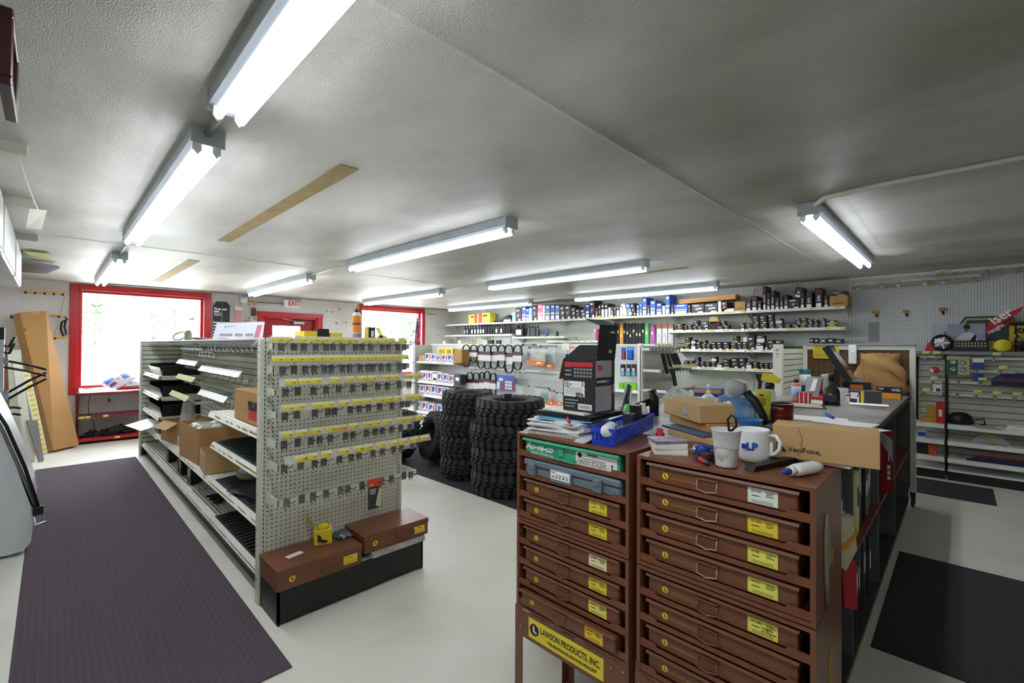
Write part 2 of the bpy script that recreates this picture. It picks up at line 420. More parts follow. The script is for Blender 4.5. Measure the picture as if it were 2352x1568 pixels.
# ------------------------------------------------------------------ outside the windows
struct(MB().box(-40, 60, YW+.35, 90, -.5, -.25).build('ground_outside', mat('pale_gravel', 'b9b7ae', .9, noise=.2, nscale=.4)))
M_leaf = mat('leaves', '7f9675', .7, noise=.3, nscale=2); M_bark = mat('bark', '8a857e', .9, noise=.3)
def tree(x, y, h, w, n, label, seed):
    rd = random.Random(seed); t = thing('tree', (x, y, -.25), label, 'tree', 'trees beyond the windows')
    b = MB(); b.tube([(0, 0, 0), (.1, 0, h*.4), (0, .1, h*.8)], [w*.05, w*.035, w*.012], 8)
    for k in range(9):
        a = rd.uniform(0, 6.28); z = h*rd.uniform(.3, .7); l = w*rd.uniform(.3, .55)
        b.tube([(0.05, 0, z), (math.cos(a)*l*.5, math.sin(a)*l*.5, z+l*.35), (math.cos(a)*l, math.sin(a)*l, z+l*.6)], [w*.018, w*.01, w*.004], 5)
    b.build('trunk', M_bark, t)
    c = MB(); s_ = w*.05
    for k in range(n):
        while True:
            p = Vector((rd.uniform(-1, 1), rd.uniform(-1, 1), rd.uniform(-1, 1)))
            if p.length < 1: break
        q = Vector((p.x*w*.5, p.y*w*.5, h*.62+p.z*h*.38)); u = Vector((rd.gauss(0, 1), rd.gauss(0, 1), rd.gauss(0, 1))).normalized(); v = u.orthogonal().normalized()
        c.add([q-u*s_, q+v*s_*.6, q+u*s_, q-v*s_*.6], [(0, 1, 2, 3)])
    stuff(c.build('crown', M_leaf, t)); return t
for i, (px, Y, h, w, n, lb) in enumerate(((225, 40, 6, 6, 500, 'faint leafy tree seen through the left half of the big window'), (350, 30, 5, 5, 400, 'faint tree seen through the right half of the big window'), (430, 52, 6, 7, 500, 'pale tree at the right edge of the big window'), (905, 28, 7, 5, 500, 'thin bare-branched tree in the middle of the smaller window'), (838, 46, 6, 6, 500, 'pale tree at the left of the smaller window'), (945, 40, 6, 7, 900, 'green tree at the right of the smaller window'))):
    tree(at(px, 784, Y=Y).x, Y, h, w, n, lb, i)
# ------------------------------------------------------------------ pegboard shelf unit (left aisle)
GX0, GX1, GXC, GY0, GY1, GH = .855, 1.765, 1.31, 2.86, 7.80, 1.52
G = thing('gondola_shelf', (GXC, (GY0+GY1)/2, 0), 'long cream store shelving unit with a pegboard end full of hooks and yellow price tags', 'shelving unit')
def perforated(nx, nz, pitch, r):
    b = MB()
    ring = [(-.5, -.5), (0, -.5), (.5, -.5), (.5, 0), (.5, .5), (0, .5), (-.5, .5), (-.5, 0)]
    inn = [(math.cos(R(225+45*k))*r, math.sin(R(225+45*k))*r) for k in range(8)]
    for i in range(nx):
        for j in range(nz):
            cx, cz = (i+.5)*pitch, (j+.5)*pitch
            vs = [(cx+a*pitch, 0, cz+c*pitch) for a, c in ring] + [(cx+a, 0, cz+c) for a, c in inn] + [(cx+a, .004, cz+c) for a, c in inn]
            b.add(vs, [(k, (k+1) % 8, 8+(k+1) % 8, 8+k) for k in range(8)] + [(8+k, 8+(k+1) % 8, 16+(k+1) % 8, 16+k) for k in range(8)])
    return b
NX, NZ = 34, 53
pb = perforated(NX, NZ, .0254, .0042)
pb.v = [(x+GXC-NX*.0127, y+GY0+.004, z+.155) for x, y, z in pb.v]
pb.build('end_panel', M_cream, G, world=True)
MB().box(GX0+.03, GX1-.03, GY0+.03, GY0+.036, .1, 1.5).build('panel_shade', mat('dark_void', '12140f', .9), G, world=True)  # added dark sheet standing in for the shade behind the holes
M_slot = mat('slot_black', '0c0d0c', .8)
for x0, x1 in ((GX0-.012, GX0+.022), (GX1-.022, GX1+.012)):
    up = MB().bev(x0, x1, GY0-.003, GY0+.05, 0, GH, .003).build('upright', M_cream, G, world=True)
    sl = MB()
    xx = x1-.008 if x0 < 1 else x0+.008
    for k in range(56): sl.box(xx-.0022, xx+.0022, GY0-.0036, GY0-.0028, .12+k*.0254, .12+k*.0254+.016)
    sl.build('slots', M_slot, up, world=True)
    sl = MB()
    if x0 < 1:
        for z in (.09, .14, .33, .42, .62, .71, .93, 1.02, 1.2, 1.28, 1.4, 1.44, 1.48): sl.box(x0-.0006, x0+.001, GY0+.02, GY0+.028, z, z+.008)
        sl.build('slots', M_slot, up, world=True)
MB().box(GX0, GX1, GY0-.002, GY0+.05, GH-.02, GH).build('top_rail', M_cream, G, world=True)
# base kick plate of the end
kb = MB(); kb.box(GX0, GX1, 2.570, 2.585, .012, .179); kb.box(GX0, GX0+.012, 2.570, GY0, .0, .179); kb.box(GX1-.012, GX1, 2.570, GY0, 0, .179)
kp = kb.build('kick_plate', mat('scuffed_black', '1b1c1a', .45, noise=.5, nscale=9, col2='3a3b38', thr=(.25, .42)), G, world=True)
MB().box(GX0+.013, GX1-.013, 2.586, GY0, .165, .180).build('base_deck', M_cream, G, world=True)
# hook rails with hooks, tag holders and tags
RAIL = [(1.485, 2.755, 1.520, 2.70), (1.352, 2.75, 1.412, 2.665), (1.228, 2.715, 1.287, 2.60), (1.10, 2.685, 1.150, 2.585), (.94, 2.685, 1.006, 2.59), (.817, 2.655, .885, 2.51), (.626, 2.65, None, None)]
hk = MB(); hk.box(-.017, .017, -.004, 0, -.03, .016, 0); hk.box(-.008, .008, -.009, -.004, -.014, .006, 0)
hk.tube([(0, -.006, .004), (0, -.04, .004), (.004, -.075, .008), (.012, -.095, .024)], .0022, 5, 1)
hk.tube([(-.012, -.004, -.03), (-.012, -.014, -.04), (-.004, -.018, -.04)], .0018, 4, 1); hk.tube([(.012, -.004, -.03), (.012, -.012, -.038)], .0018, 4, 1)
HOOK = hk.mesh('hook', [M_zinc, mat('dark_wire', '3c3e40', .35, metal=.8)])
hk = MB(); hk.box(-.017, .017, -.003, 0, -.03, .018, 0); hk.tube([(0, -.004, .0), (0, -.006, .03), (.004, -.012, .05), (.03, -.02, .055)], .002, 5, 0)
HOOK2 = hk.mesh('hook', [mat('dull_steel', '76786f', .5, metal=.6)])
def tagmesh(w, h, yel=None):
    b = MB(); b.box(-w/2, w/2, -.0012, 0, -h/2, h*.05, 0); b.box(-w/2, w/2, -.0012, 0, h*.05, h/2, 1)
    b.box(w*.14, w*.19, -.0016, -.001, -h*.3, -h*.12, 2); b.box(w*.24, w*.38, -.0016, -.001, -h*.22, -h*.10, 2); b.box(-w*.42, w*.1, -.0015, -.001, h*.18, h*.22, 3)
    return b.mesh('price_tag', [yel or M_yel2, M_pale, M_ink, mat('faded_print', 'b9b27a', .7)])
TAG = tagmesh(.062, .034); TAGO = tagmesh(.062, .034, mat('orange_price', 'e0a23a', .6))
rd = random.Random(3)
TN = [13, 15, 11, 12, 12, 11, 0]
HN = [14, 15, 11, 12, 13, 12, 12]
TILT = (R(-24), 0, 0)
for k, (zb, yb, zs, ys) in enumerate(RAIL):
    b = MB(); x0, x1 = GX0+.022, GX1+.0
    b.box(x0, x1, yb, yb+.004, zb-.022, zb+.014)
    for xe in (x0, x1-.004): b.prism([(xe, yb, zb-.022), (xe, yb, zb+.014), (xe, GY0-.002, zb+.014), (xe, GY0-.002, zb-.05), (xe, (yb+GY0)/2, zb-.022)], (.004, 0, 0))
    rl = b.build('hook_rail', M_cream, G, world=True)
    def loc(x, y, z): return Vector((x, y, z)) - Vector(G.location)
    n = HN[k]
    for i in range(n):
        x = x0+.05+(x1-x0-.09)*(i+.5*rd.uniform(-.5, .5))/(n-1)
        link(HOOK2 if (i in (1, n-2) and k % 2 == 0) or (i == 1) else HOOK, 'hook', rl, loc(x, yb, zb))
    if zs is None: continue
    sx0, sx1 = (.845, 1.70) if k < 2 else (.86, 1.775)
    h = MB(); h.box(-(sx1-sx0)/2, (sx1-sx0)/2, -.001, .001, -.023, .021); h.build('tag_holder', M_clear, rl, loc((sx0+sx1)/2, ys, zs), rot=TILT)
    n = TN[k]; full = k == 1
    for i in range(n):
        f = (i+.5)/n if full else (i+.5+rd.uniform(-.22, .22))/n
        if k == 5: f = .04+f*.96
        o = link(TAGO if (k == 4 and i == 4) else TAG, 'price_tag', rl, loc(sx0+(sx1-sx0)*f, ys-.003, zs), rot=TILT)
        if full: o.scale = ((sx1-sx0)/n/.062, 1, 1)
# centre spine, far wing with slats
MB().box(GXC-.012, GXC+.012, GY0+.05, GY1, .1, GH-.02).build('centre_panel', pegmat('pegboard_spine', 'cdd1c6', (1, 2), r=.004, hole='3a3d36'), G, world=True)
MB().box(GXC-.02, GXC+.02, GY0+.04, GY1, GH-.02, GH).build('top_cap', M_white, G, world=True)
for y in (4.10, 5.33, 6.56):
    MB().box(GXC-.02, GXC-.012, y-.015, y+.015, .1, GH-.02).build('upright', M_cream, G, world=True)
M_slat = mat('cream_slat', 'cfd3c0', .42, noise=.12, nscale=3)
wing = MB().box(GX0-.005, GX1+.005, GY1+.012, GY1+.03, 0, GH).build('wing_panel', M_dark, G, world=True)
MB().box(GX0-.018, GX0+.004, GY1-.012, GY1+.032, 0, GH+.004).build('upright', M_cream, G, world=True)
NS = 24; ph = (GH-.12)/NS
SLW = MB().box(0, GXC-GX0-.016, 0, .012, 0, ph-.009).mesh('slat', M_slat)
for i in range(NS): link(SLW, 'slat', wing, Vector((GX0+.004, GY1, .12+i*ph))-Vector(G.location))
SLS = MB().box(0, .008, 0, 1.19, 0, .047).mesh('slat', M_slat)
for s_ in range(1, 4):
    sp = MB().box(GXC-.014, GXC-.0125, 4.115+(s_-1)*1.23, 5.315+(s_-1)*1.23, .16, GH-.03).build('slat_backing', M_dark, G, world=True)
    for i in range(24): link(SLS, 'slat', sp, Vector((GXC-.022, 4.12+(s_-1)*1.23, .18+i*.0545))-Vector(G.location))
# shelves on the aisle side
M_rib = mat('blue_grey_liner', '8fa09f', .4, noise=.15); M_liner = mat('black_liner', '1c2020', .6)
RIB = MB().tube([(.02, 0, .0), (.1, 0, .006), (.4, 0, .006)], [.002, .009, .009], 6, 0)
RIB = RIB.mesh('rib', mat('ribbed_rubber', '566364', .45, noise=.4, nscale=3, col2='222829'))
TAGS = tagmesh(.05, .026); TAGS2 = tagmesh(.05, .026, mat('cream_price', 'd9d29a', .6))
def shelf(y0, y1, z, xf=.875, ridged=True, tags=1.0, ribs=False, seed=0, back=GXC-.022, parent=G, tagm=None, kick=False):
    """steel shelf with a price moulding in front; z is the top surface"""
    b = MB(); b.box(xf+.004, back, y0, y1, z-.02, z)
    if ridged and not ribs:
        for q in range(4): b.prism([(xf+.03+q*.028, y0, z), (xf+.036+q*.028, y0, z+.004), (xf+.042+q*.028, y0, z)], (0, y1-y0, 0))
    b.prism([(xf+.02, y0, z-.02), (xf+.03, y0, z-.045), (back, y0, z-.06), (back, y0, z-.02)], (0, .003, 0)); b.prism([(xf+.02, y1-.003, z-.02), (xf+.03, y1-.003, z-.045), (back, y1-.003, z-.06), (back, y1-.003, z-.02)], (0, .003, 0))
    s = b.build('shelf', M_cream, parent, world=True)
    m = MB(); m.prism([(xf+.006, y0, z+.004), (xf+.02, y0, z+.004), (xf+.004, y0, z-.034), (xf-.012, y0, z-.034)], (0, y1-y0, 0)); m.build('price_moulding', M_white, s, world=True)
    rr = random.Random(seed); y = y0+.03; p0 = Vector(parent.location)
    while y < y1-.03:
        if rr.random() < tags: link(TAGS if rr.random() < (tagm if tagm is not None else .8) else TAGS2, 'price_tag', s, Vector((xf-.007, y, z-.014))-p0, rot=(R(20), 0, FX))
        y += .053+ (rr.random() < .25)*rr.uniform(0, .12)
    if ribs:
        MB().box(xf+.025, back-.005, y0+.01, y1-.01, z, z+.004).build('liner', M_liner, s, world=True)
        n = int((y1-y0)/.058)
        for i in range(n): link(RIB, 'rib', s, Vector((xf+.01, y0+.04+i*.058, z+.005))-p0)
    return s
SEC = [(2.92, 4.10), (4.11, 5.32), (5.33, 6.55), (6.56, 7.78)]
for i, (a, b_) in enumerate(SEC): shelf(a, b_, .165, ribs=(i == 0), seed=i, tags=(1, .75, .2, .5)[i], tagm=(.85, .6, .2, .3)[i])
for i, (a, b_) in enumerate(SEC): shelf(a, b_, .445 if i < 3 else .425, ribs=(i == 0), seed=10+i, tags=(1, .5, .3, .9)[i], tagm=(.85, .7, .1, .2)[i])
shelf(SEC[0][0], SEC[0][1], .735, ribs=True, seed=20, tags=1)
shelf(SEC[0][0]+.05, SEC[0][1]+.08, .965, seed=21, tags=.8, tagm=.6)
for j, z in enumerate((.645, .878, 1.118)): shelf(SEC[3][0], SEC[3][1], z, seed=30+j, tags=.4, tagm=.1, ridged=False)
MB().box(GX0+.06, GX0+.075, GY0+.05, GY1, 0, .115).build('kick_plate', M_dark, G, world=True)
# the other side of the unit: plain base and two shelves
for z in (.165, .55, .95):
    b = MB(); b.box(GXC+.022, GX1-.02, GY0+.06, GY1-.02, z-.02, z); b.box(GX1-.03, GX1-.018, GY0+.06, GY1-.02, z-.04, z+.003); b.build('shelf', M_cream, G, world=True)
MB().box(GX1-.08, GX1-.07, GY0+.05, GY1, 0, .115).build('kick_plate', M_dark, G, world=True)
MB().box(GX0+.02, GX1-.02, GY0+.05, GY0+.62, GH, GH+.012).build('top_shelf', M_white, G, world=True)
MB().box(GX0+.05, GX1-.05, GY0+.66, GY1-.02, GH, GH+.010).build('top_shelf', M_white, G, world=True)
# hook bars inside the aisle side
def hookbar(y0, y1, z, n, xo=.2, tilt=R(35), strip=M_white, bar=True):
    b = MB(); x = GXC-.022-xo
    b.box(x, x+.004, y0, y1, z-.015, z+.012)
    for y in (y0, y1-.004): b.box(x, GXC-.02, y, y+.004, z-.015, z+.012)
    rl = b.build('hook_rail', M_zinc if not bar else M_cream, G, world=True)
    for i in range(n): link(HOOK, 'hook', rl, Vector((x, y0+.05+(y1-y0-.1)*i/(n-1), z))-Vector(G.location), rot=(0, 0, FX))
    if strip: MB().box(-.001, .001, -(y1-y0)*.48, (y1-y0)*.48, -.03, .03).build('tag_holder', strip, rl, Vector((x-.07, (y0+y1)/2, z+.045))-Vector(G.location), rot=(0, tilt, 0))
hookbar(3.0, 5.2, 1.455, 16, .22, strip=M_clear)
hookbar(5.4, 6.5, 1.455, 14, .22, strip=M_clear)
hookbar(4.6, 5.25, 1.40, 7, .28, strip=None)
hookbar(3.9, 5.3, 1.215, 8, .2); hookbar(5.4, 6.4, 1.25, 12, .2, strip=M_clear); hookbar(5.4, 6.3, 1.09, 9, .22, strip=M_pale)
hookbar(4.3, 5.3, .985, 8, .2); hookbar(5.45, 6.4, .90, 8, .26, strip=M_pale)
# ------------------------------------------------------------------ second shelving unit (tyres in front of it)
HX0, HX1, HXC, HY0, HY1 = 5.13, 6.05, 5.59, 2.82, 7.87
H = thing('gondola_shelf', (HXC, (HY0+HY1)/2, 0), 'white pegboard shelving unit behind the tyre stacks, hung with belts and blister packs', 'shelving unit')
M_pegH = pegmat('pegboard_white_unit', 'd6d9d3', (1, 2), r=.0042, hole='4b4f48')
M_pegHx = pegmat('pegboard_grey_end', 'b9bcae', (0, 2), r=.0044, hole='33362f')
MB().box(HXC-.01, HXC+.01, HY0+.05, HY1, .1, 1.5).build('centre_panel', M_pegH, H, world=True)
MB().box(HXC-.02, HXC+.02, HY0, HY1, 1.5, 1.525).build('top_cap', M_white, H, world=True)
MB().box(HX0, HX1, HY0, HY0+.012, .1, 1.5).build('end_panel', M_pegHx, H, world=True)
MB().box(HX0, HX1, HY1-.012, HY1, .1, 1.5).build('end_panel', M_pegHx, H, world=True)
for x, y in ((HX0, HY0-.01), (HX1-.04, HY0-.01), (HX0-.01, HY1-.03), (HX1-.04, HY1-.03)):
    MB().bev(x, x+.05, y, y+.055, 0, 1.53, .003).build('upright', M_white, H, world=True)
for y in (4.08, 5.34, 6.6): MB().box(HXC-.022, HXC-.01, y-.015, y+.015, .1, 1.5).build('upright', M_white, H, world=True)
MB().box(HX0+.08, HX1-.08, HY0+.02, HY1-.02, 0, .1).build('kick_plate', M_dark, H, world=True)
MB().box(HX0+.03, HX1-.03, HY0+.02, HY1-.02, .1, .125).build('base_deck', M_white, H, world=True)
HS = {}
for i, z in enumerate((.175, .515, .778, 1.172)):
    HS[i] = shelf(6.63, 7.84, z, xf=5.2, seed=50+i, tags=(.0, 0, 0, .9)[i], back=HXC-.012, parent=H, tagm=.2, ridged=False)
shelf(2.9, 3.75, .925, xf=5.28, seed=60, tags=0, back=HXC-.012, parent=H, ridged=False)
shelf(4.1, 5.33, .60, xf=5.22, seed=61, tags=0, back=HXC-.012, parent=H, ridged=False)
for (y0, y1, z) in ((4.1, 6.5, 1.09),): 
    rl = MB().box(HXC-.14, HXC-.136, y0, y1, z-.015, z+.012).box(HXC-.14, HXC-.01, y0, y0+.004, z-.015, z+.012).box(HXC-.14, HXC-.01, y1-.004, y1, z-.015, z+.012).build('hook_rail', M_white, H, world=True)
    for i in range(6): link(HOOK, 'hook', rl, Vector((HXC-.14, y0+.2+.4*i, z))-Vector(H.location), rot=(0, 0, FX))
for k, (z, yo) in enumerate(((1.46, .10), (1.20, .24), (.955, .32))):
    b = MB(); b.box(HX0+.03, HX1-.03, HY0-yo, HY0-yo+.004, z-.018, z+.014)
    for xe in (HX0+.03, HX1-.034): b.box(xe, xe+.004, HY0-yo, HY0, z-.018, z+.014)
    rl = b.build('hook_rail', M_white, H, world=True)
    for i in range(9): link(HOOK, 'hook', rl, Vector((HX0+.1+.095*i, HY0-yo, z))-Vector(H.location))
    st = MB().box(-.42, .42, -.001, .001, -.022, .022).build('tag_holder', M_clear, rl, Vector((HXC-.02, HY0-yo-.08, z+.05))-Vector(H.location), rot=TILT)
    for i in range(8):
        if rd.random() < .8: link(TAG, 'price_tag', rl, Vector((HX0+.12+.1*i, HY0-yo-.082, z+.05))-Vector(H.location), rot=TILT)

# ------------------------------------------------------------------ small things used on many shelves
def stick(o, dx, dz, w, h, m, name='label', y=0):
    """flat patch on the front (-y) face of a thing built facing -y"""
    return ubox(name, m, (dx, y-.0008, dz), (w, .0016, h), o)
_bx = {}
def carton(name, w, d, h, m, loc, label, cat='box', group=None, rz=FX, b=.002):
    k = (round(w, 3), round(d, 3), round(h, 3), m.name if not isinstance(m, list) else m[0].name)
    if k not in _bx: _bx[k] = MB().bev(-w/2, w/2, 0, d, 0, h, b).mesh(name, m)
    o = link(_bx[k], name, None, loc, rz); return tag(o, label, cat, group)
M_fblk = mat('black_carton', '1d1f22', .45, noise=.3, nscale=9, col2='2c2f33')
M_fgry = mat('charcoal_carton', '3a3d42', .45, noise=.2)
M_fblu = mat('blue_carton', '2a5fb8', .4, noise=.15); M_flbl = mat('light_blue_carton', '6db2d8', .4)
M_fpnk = mat('pink_carton', 'd86c8a', .45); M_fred = mat('red_carton', 'b3282c', .45); M_fyel = mat('yellow_carton', 'e5cf2e', .45, noise=.1)
M_fnav = mat('navy_carton', '1d3f8e', .4); M_forange = mat('orange_plastic', 'e0702a', .4); M_grn = mat('green_plastic', '3f9a4c', .4)
M_lime = mat('lime_carton', '7fcf2c', .45); M_wcart = mat('white_carton', 'e6e6e2', .5, noise=.06)

# ------------------------------------------------------------------ parts boxes on the second unit
def partsbox(px0, px1, z, zt, xf, label, mdark=None):
    a, b = at(px0, 850, X=xf), at(px1, 850, X=xf); a.y = min(a.y, 7.82); w = max(.05, a.y-b.y-.004); h = zt-z
    o = carton('parts_box', w, .14, h, M_wcart, (xf, (a.y+b.y)/2, z), label, 'box', 'boxed spare parts on the white unit')
    stick(o, -w*.18, h*.62, w*.44, h*.52, M_blueink, 'blue_square'); stick(o, w*.30, h*.62, w*.24, h*.6, mat('red_stripe', 'd8485a', .5), 'red_stripe')
    stick(o, -w*.02, h*.42, w*.2, h*.16, M_wink, 'white_mark', y=-.0012)
    text('PARTS', .036, o, (0, -.001, h*.16), M_blueink, align='CENTER', sx=w/.135, bold=.0008)
    return o
rows = [(1.172, 5.226, [(955, 964, .10), (976, 990, .165), (991, 1002, .155), (1003, 1013, .13), (1015, 1027, .15), (1028, 1041, .155)], 'top'),
        (.778, 5.226, [(957, 970, .19), (971, 982, .19), (983, 993, .19), (1005, 1018, .19), (1019, 1031, .18), (1032, 1043, .16)], 'second'),
        (.515, 5.226, [(955, 965, .20), (966, 977, .19), (978, 990, .20), (991, 1005, .20), (1006, 1020, .19), (1021, 1033, .19)], 'third'),
        (.175, 5.226, [(953, 968, .20), (970, 984, .20), (985, 1000, .18), (1005, 1020, .19), (1021, 1033, .19)], 'bottom')]
for z, xf, L, nm in rows:
    for i, (a, b, h) in enumerate(L):
        partsbox(a, b, z, z+h, xf, 'white blue-and-red box, %s from the left on the %s shelf behind tyres' % (nth(i+1), nm))
def cart_px(name, px0, px1, z, h, xf, m, label, cat='box', d=.14, group=None):
    a, b = at(px0, 800, X=xf), at(px1, 800, X=xf); return carton(name, max(.02, a.y-b.y-.003), d, h, m, (xf, (a.y+b.y)/2, z), label, cat, group)
o = cart_px('gift_box', 965, 975, 1.172, .12, 5.226, M_card2, 'small beige box between the parts boxes on the top shelf of the white unit')
o = cart_px('doll_box', 994, 1004, .778, .17, 5.226, M_wcart, 'pale box with a dark picture among the parts boxes on the second shelf')
stick(o, 0, .06, .09, .05, M_ink, 'picture')
o = cart_px('parts_box', 1044, 1058, .778, .18, 5.226, M_fgry, 'charcoal box with white lettering at the right end of the second parts shelf'); stick(o, 0, .1, .1, .06, M_wink)
cart_px('flat_tray', 966, 1013, .97, .02, 5.23, M_white, 'flat white tray lying on the parts boxes of the second shelf', 'tray', .12)
o = cart_px('shipping_box', 1043, 1061, 1.172, .25, 5.24, M_card, 'plain brown carton at the right end of the top parts shelf', d=.2)
for i, (a, b, lb) in enumerate(((1005, 1019, 'open yellow carton tipped on the parts boxes, left of two'), (1021, 1040, 'open yellow carton tipped on the parts boxes, right of two'))):
    o = cart_px('open_carton', a, b, 1.328, .11, 5.225, M_fyel, lb, d=.1); stick(o, -.01, .055, .08, .07, mat('carton_inside', 'a8854a', .8), 'opening'); stick(o, .05, .05, .02, .06, M_ink, 'print')

# ------------------------------------------------------------------ belts on hooks
M_belt = mat('belt_rubber', '17181a', .55, noise=.2, nscale=40)
def belt(px, ytop, ybot, wpx, label, X=5.44, grp='drive belts on hooks', twist=.0, card=.45):
    a, b = at(px, ytop, X=X), at(px, ybot, X=X); w = at(px-wpx/2, ytop, X=X).y - at(px+wpx/2, ytop, X=X).y
    h = a.z-b.z; t = thing('drive_belt', (X, a.y, b.z), label, 'belt', grp, rz=FX+twist)
    n = 28; r = w/2; pts = []
    for k in range(n):
        q = 2*math.pi*k/n; cx, cz = math.cos(q), math.sin(q)
        pts.append((r*cx, .0, (h-r if cz > 0 else r*1.1) + (r if cz > 0 else r*1.1)*cz))
    lp = MB(); wd = .028; vs = []; th = .009
    for k, (x, y, z) in enumerate(pts):
        p0, p1 = Vector(pts[k-1]), Vector(pts[(k+1) % n]); tn = (p1-p0).normalized(); nr = Vector((tn.z, 0, -tn.x))
        for yy, rr in ((-wd/2, 0), (wd/2, 0), (wd/2, -th), (-wd/2, -th)): vs.append(Vector((x, yy, z))+nr*rr)
    fs = [(4*k+j, 4*k+(j+1) % 4, 4*((k+1) % n)+(j+1) % 4, 4*((k+1) % n)+j) for k in range(n) for j in range(4)]
    lp.add(vs, fs, 0, True); lp.build('belt_loop', M_belt, t)
    ch = h*card; c0 = h*.33
    sl = MB().bev(-w*.52, w*.52, -wd*.55-.003, wd*.55, c0, c0+ch*.55, .002).build('sleeve', M_wcart, t)
    ubox('sleeve_band', mat('maroon_band', '6d2430', .5), (0, -wd*.55-.0038, c0+ch*.62), (w*1.04, .0016, ch*.16), t); ubox('sleeve_band', M_fblk, (0, -wd*.55-.0038, c0+ch*.78), (w*1.04, .0016, ch*.16), t)
    MB().tube([(0, .10, h-.02), (0, -.02, h-.02), (0, -.03, h-.008)], .003, 6).build('hook', M_chrome, t)
    return t
for i, (px, yb, w) in enumerate(((1071, 843, 17), (1088, 833, 16), (1105, 846, 16), (1120, 848, 15), (1135, 848, 17), (1152, 846, 16), (1169, 858, 19), (1189, 850, 19))):
    belt(px, 791, yb, w, 'black drive belt in a paper sleeve, %s from the left in the upper row' % nth(i+1), X=5.43-.032*(i % 2))
for i, (px, yt, w) in enumerate(((1079.5, 854, 14), (1094, 855, 14), (1107, 854, 10), (1119, 852, 13), (1133, 856, 13))):
    belt(px, yt, 912, w, 'black drive belt, %s from the left in the lower row behind the tyres' % nth(i+1), X=5.44)
# blister cards
def blister(px0, px1, y0, y1, X, label, base, cols, name='blister_card', cat='blister pack'):
    a, b = at(px0, y0, X=X), at(px1, y1, X=X); w, h = a.y-b.y, a.z-b.z
    t = thing(name, (X, (a.y+b.y)/2, b.z), label, cat, 'hanging packs on the white unit', rz=FX)
    MB().bev(-w/2, w/2, 0, .004, 0, h, .001).build('card', base, t)
    MB().tube([(0, .14, h*.94), (0, -.02, h*.94)], .0025, 5).build('hook', M_chrome, t)
    for (x, z, ww, hh, m, dp) in cols: ubox('blister' if dp > .003 else 'print', m, (x*w, -dp/2, z*h), (ww*w, dp, hh*h), t)
    return t
blister(1141, 1160, 860, 896, 5.42, 'blue and white blister card, left of the pair behind the front tyre stack', M_fblu, [(-.25, .3, .3, .5, M_wcart, .012), (.3, .3, .25, .6, M_fred, .002), (0, .7, .5, .2, M_wcart, .002)])
blister(1160, 1181, 861, 898, 5.42, 'blue and red blister card with white caps, right of the pair', M_fblu, [(.28, .35, .3, .6, M_fred, .002)] + [((i-1.2)*.26, .15+.2*j, .2, .14, M_wcart, .015) for i in range(3) for j in range(3)])
for i, (a, b, c) in enumerate(((1311, 1322, 'd9d9d4'), (1323, 1334, 'cfd3d4'), (1335, 1346, '8b8e90'), (1347, 1360, '6f7b88'), (1366, 1378, '6fa3cf'))):
    blister(a, b, 794, 817, 5.42, 'small clear blister pack, %s from the left above the open black carton' % nth(i+1), M_wcart, [(0, .38, .6, .6, mat('pack_%d' % i, c, .3), .02), (0, .85, .9, .16, M_forange if i % 2 == 0 else M_fred, .002)])
blister(1427, 1438, 798, 826, 5.36, 'blue pack with a red tube beside the white upright', M_fblu, [(.1, .4, .4, .6, M_fred, .02)])
blister(1440, 1456, 797, 827, 5.36, 'wide blue pack with a blue tube beside the white upright', M_fblu, [(.1, .42, .5, .6, mat('bright_blue', '2d5cc8', .3), .025), (0, .86, .8, .14, M_flbl, .002)])
for i, (a, b) in enumerate(((1425, 1437), (1439, 1450), (1451, 1462))):
    blister(a, b, 836, 864, 5.36, 'black card with a white bottle, %s of the three above the lime boxes' % ('left', 'middle', 'right')[i], M_fblk, [(0, .55, .4, .25, M_wcart, .02), (0, .22, .7, .35, M_flbl, .015)])
for i, (a, b) in enumerate(((1421, 1432), (1433, 1462))):
    cart_px('lime_box', a, b, .925, .085, 5.312, M_lime, ('small lime green box left of the long lime box', 'long lime green box on the shelf beside the white upright')[i])
# bagged parts with orange headers
def bag(px0, px1, y0, y1, X, label, fill, hdr, low=False, seed=0):
    a, b = at(px0, y0, X=X), at(px1, y1, X=X); w, h = a.y-b.y, a.z-b.z
    t = thing('parts_bag', (X, (a.y+b.y)/2, max(b.z, .603) if low else b.z), label, 'bag', 'bagged parts on the white unit', rz=FX); r_ = random.Random(seed)
    MB().grid(lambda u, v: ((u-.5)*w*(1-.12*math.sin(v*3.1)), -.05*math.sin(u*3.14)*math.sin(.2+v*2.7)+.01*math.sin(9*u+seed), v*h), 9, 9).build('bag_film', M_bag, t)
    MB().lathe([(0, 0), (w*.28, h*.05), (w*.34, h*.22), (w*.2, h*.5), (0, h*.56)], 12, (w*.05*(seed % 3-1), .02, h*.06), sy=.14/w if w > .14 else .6).build('contents', fill, t)
    if hdr: MB().prism([(-w*.5, -.055, h*(0 if low else .08)), (w*.45, -.055, h*.0), (w*.52, -.055, h*.24), (-w*.46, -.055, h*.3)], (0, .004, 0)).build('header', hdr, t); ubox('barcode', M_wink, (w*.2, -.056, h*.14), (w*.24, .002, h*.1), t)
    MB().box(-w*.5, w*.5, -.004, .004, h*.9, h).build('top_card', M_fblk, t)
    if not low: MB().tube([(0, .16, h*.96), (0, -.02, h*.96)], .003, 5).build('hook', M_chrome, t)
    return t
M_foam = mat('yellow_foam', 'd9c98c', .9, noise=.2); M_gfoam = mat('green_foam', '4f8d66', .9, noise=.3)
bag(1198, 1232, 790, 842, 5.44, 'bagged black filter with an orange header hanging beside the belts', M_fblk, None, seed=1)
bag(1214, 1256, 796, 840, 5.30, 'bagged pale foam filter with a bright orange header', M_foam, M_forange, seed=2)
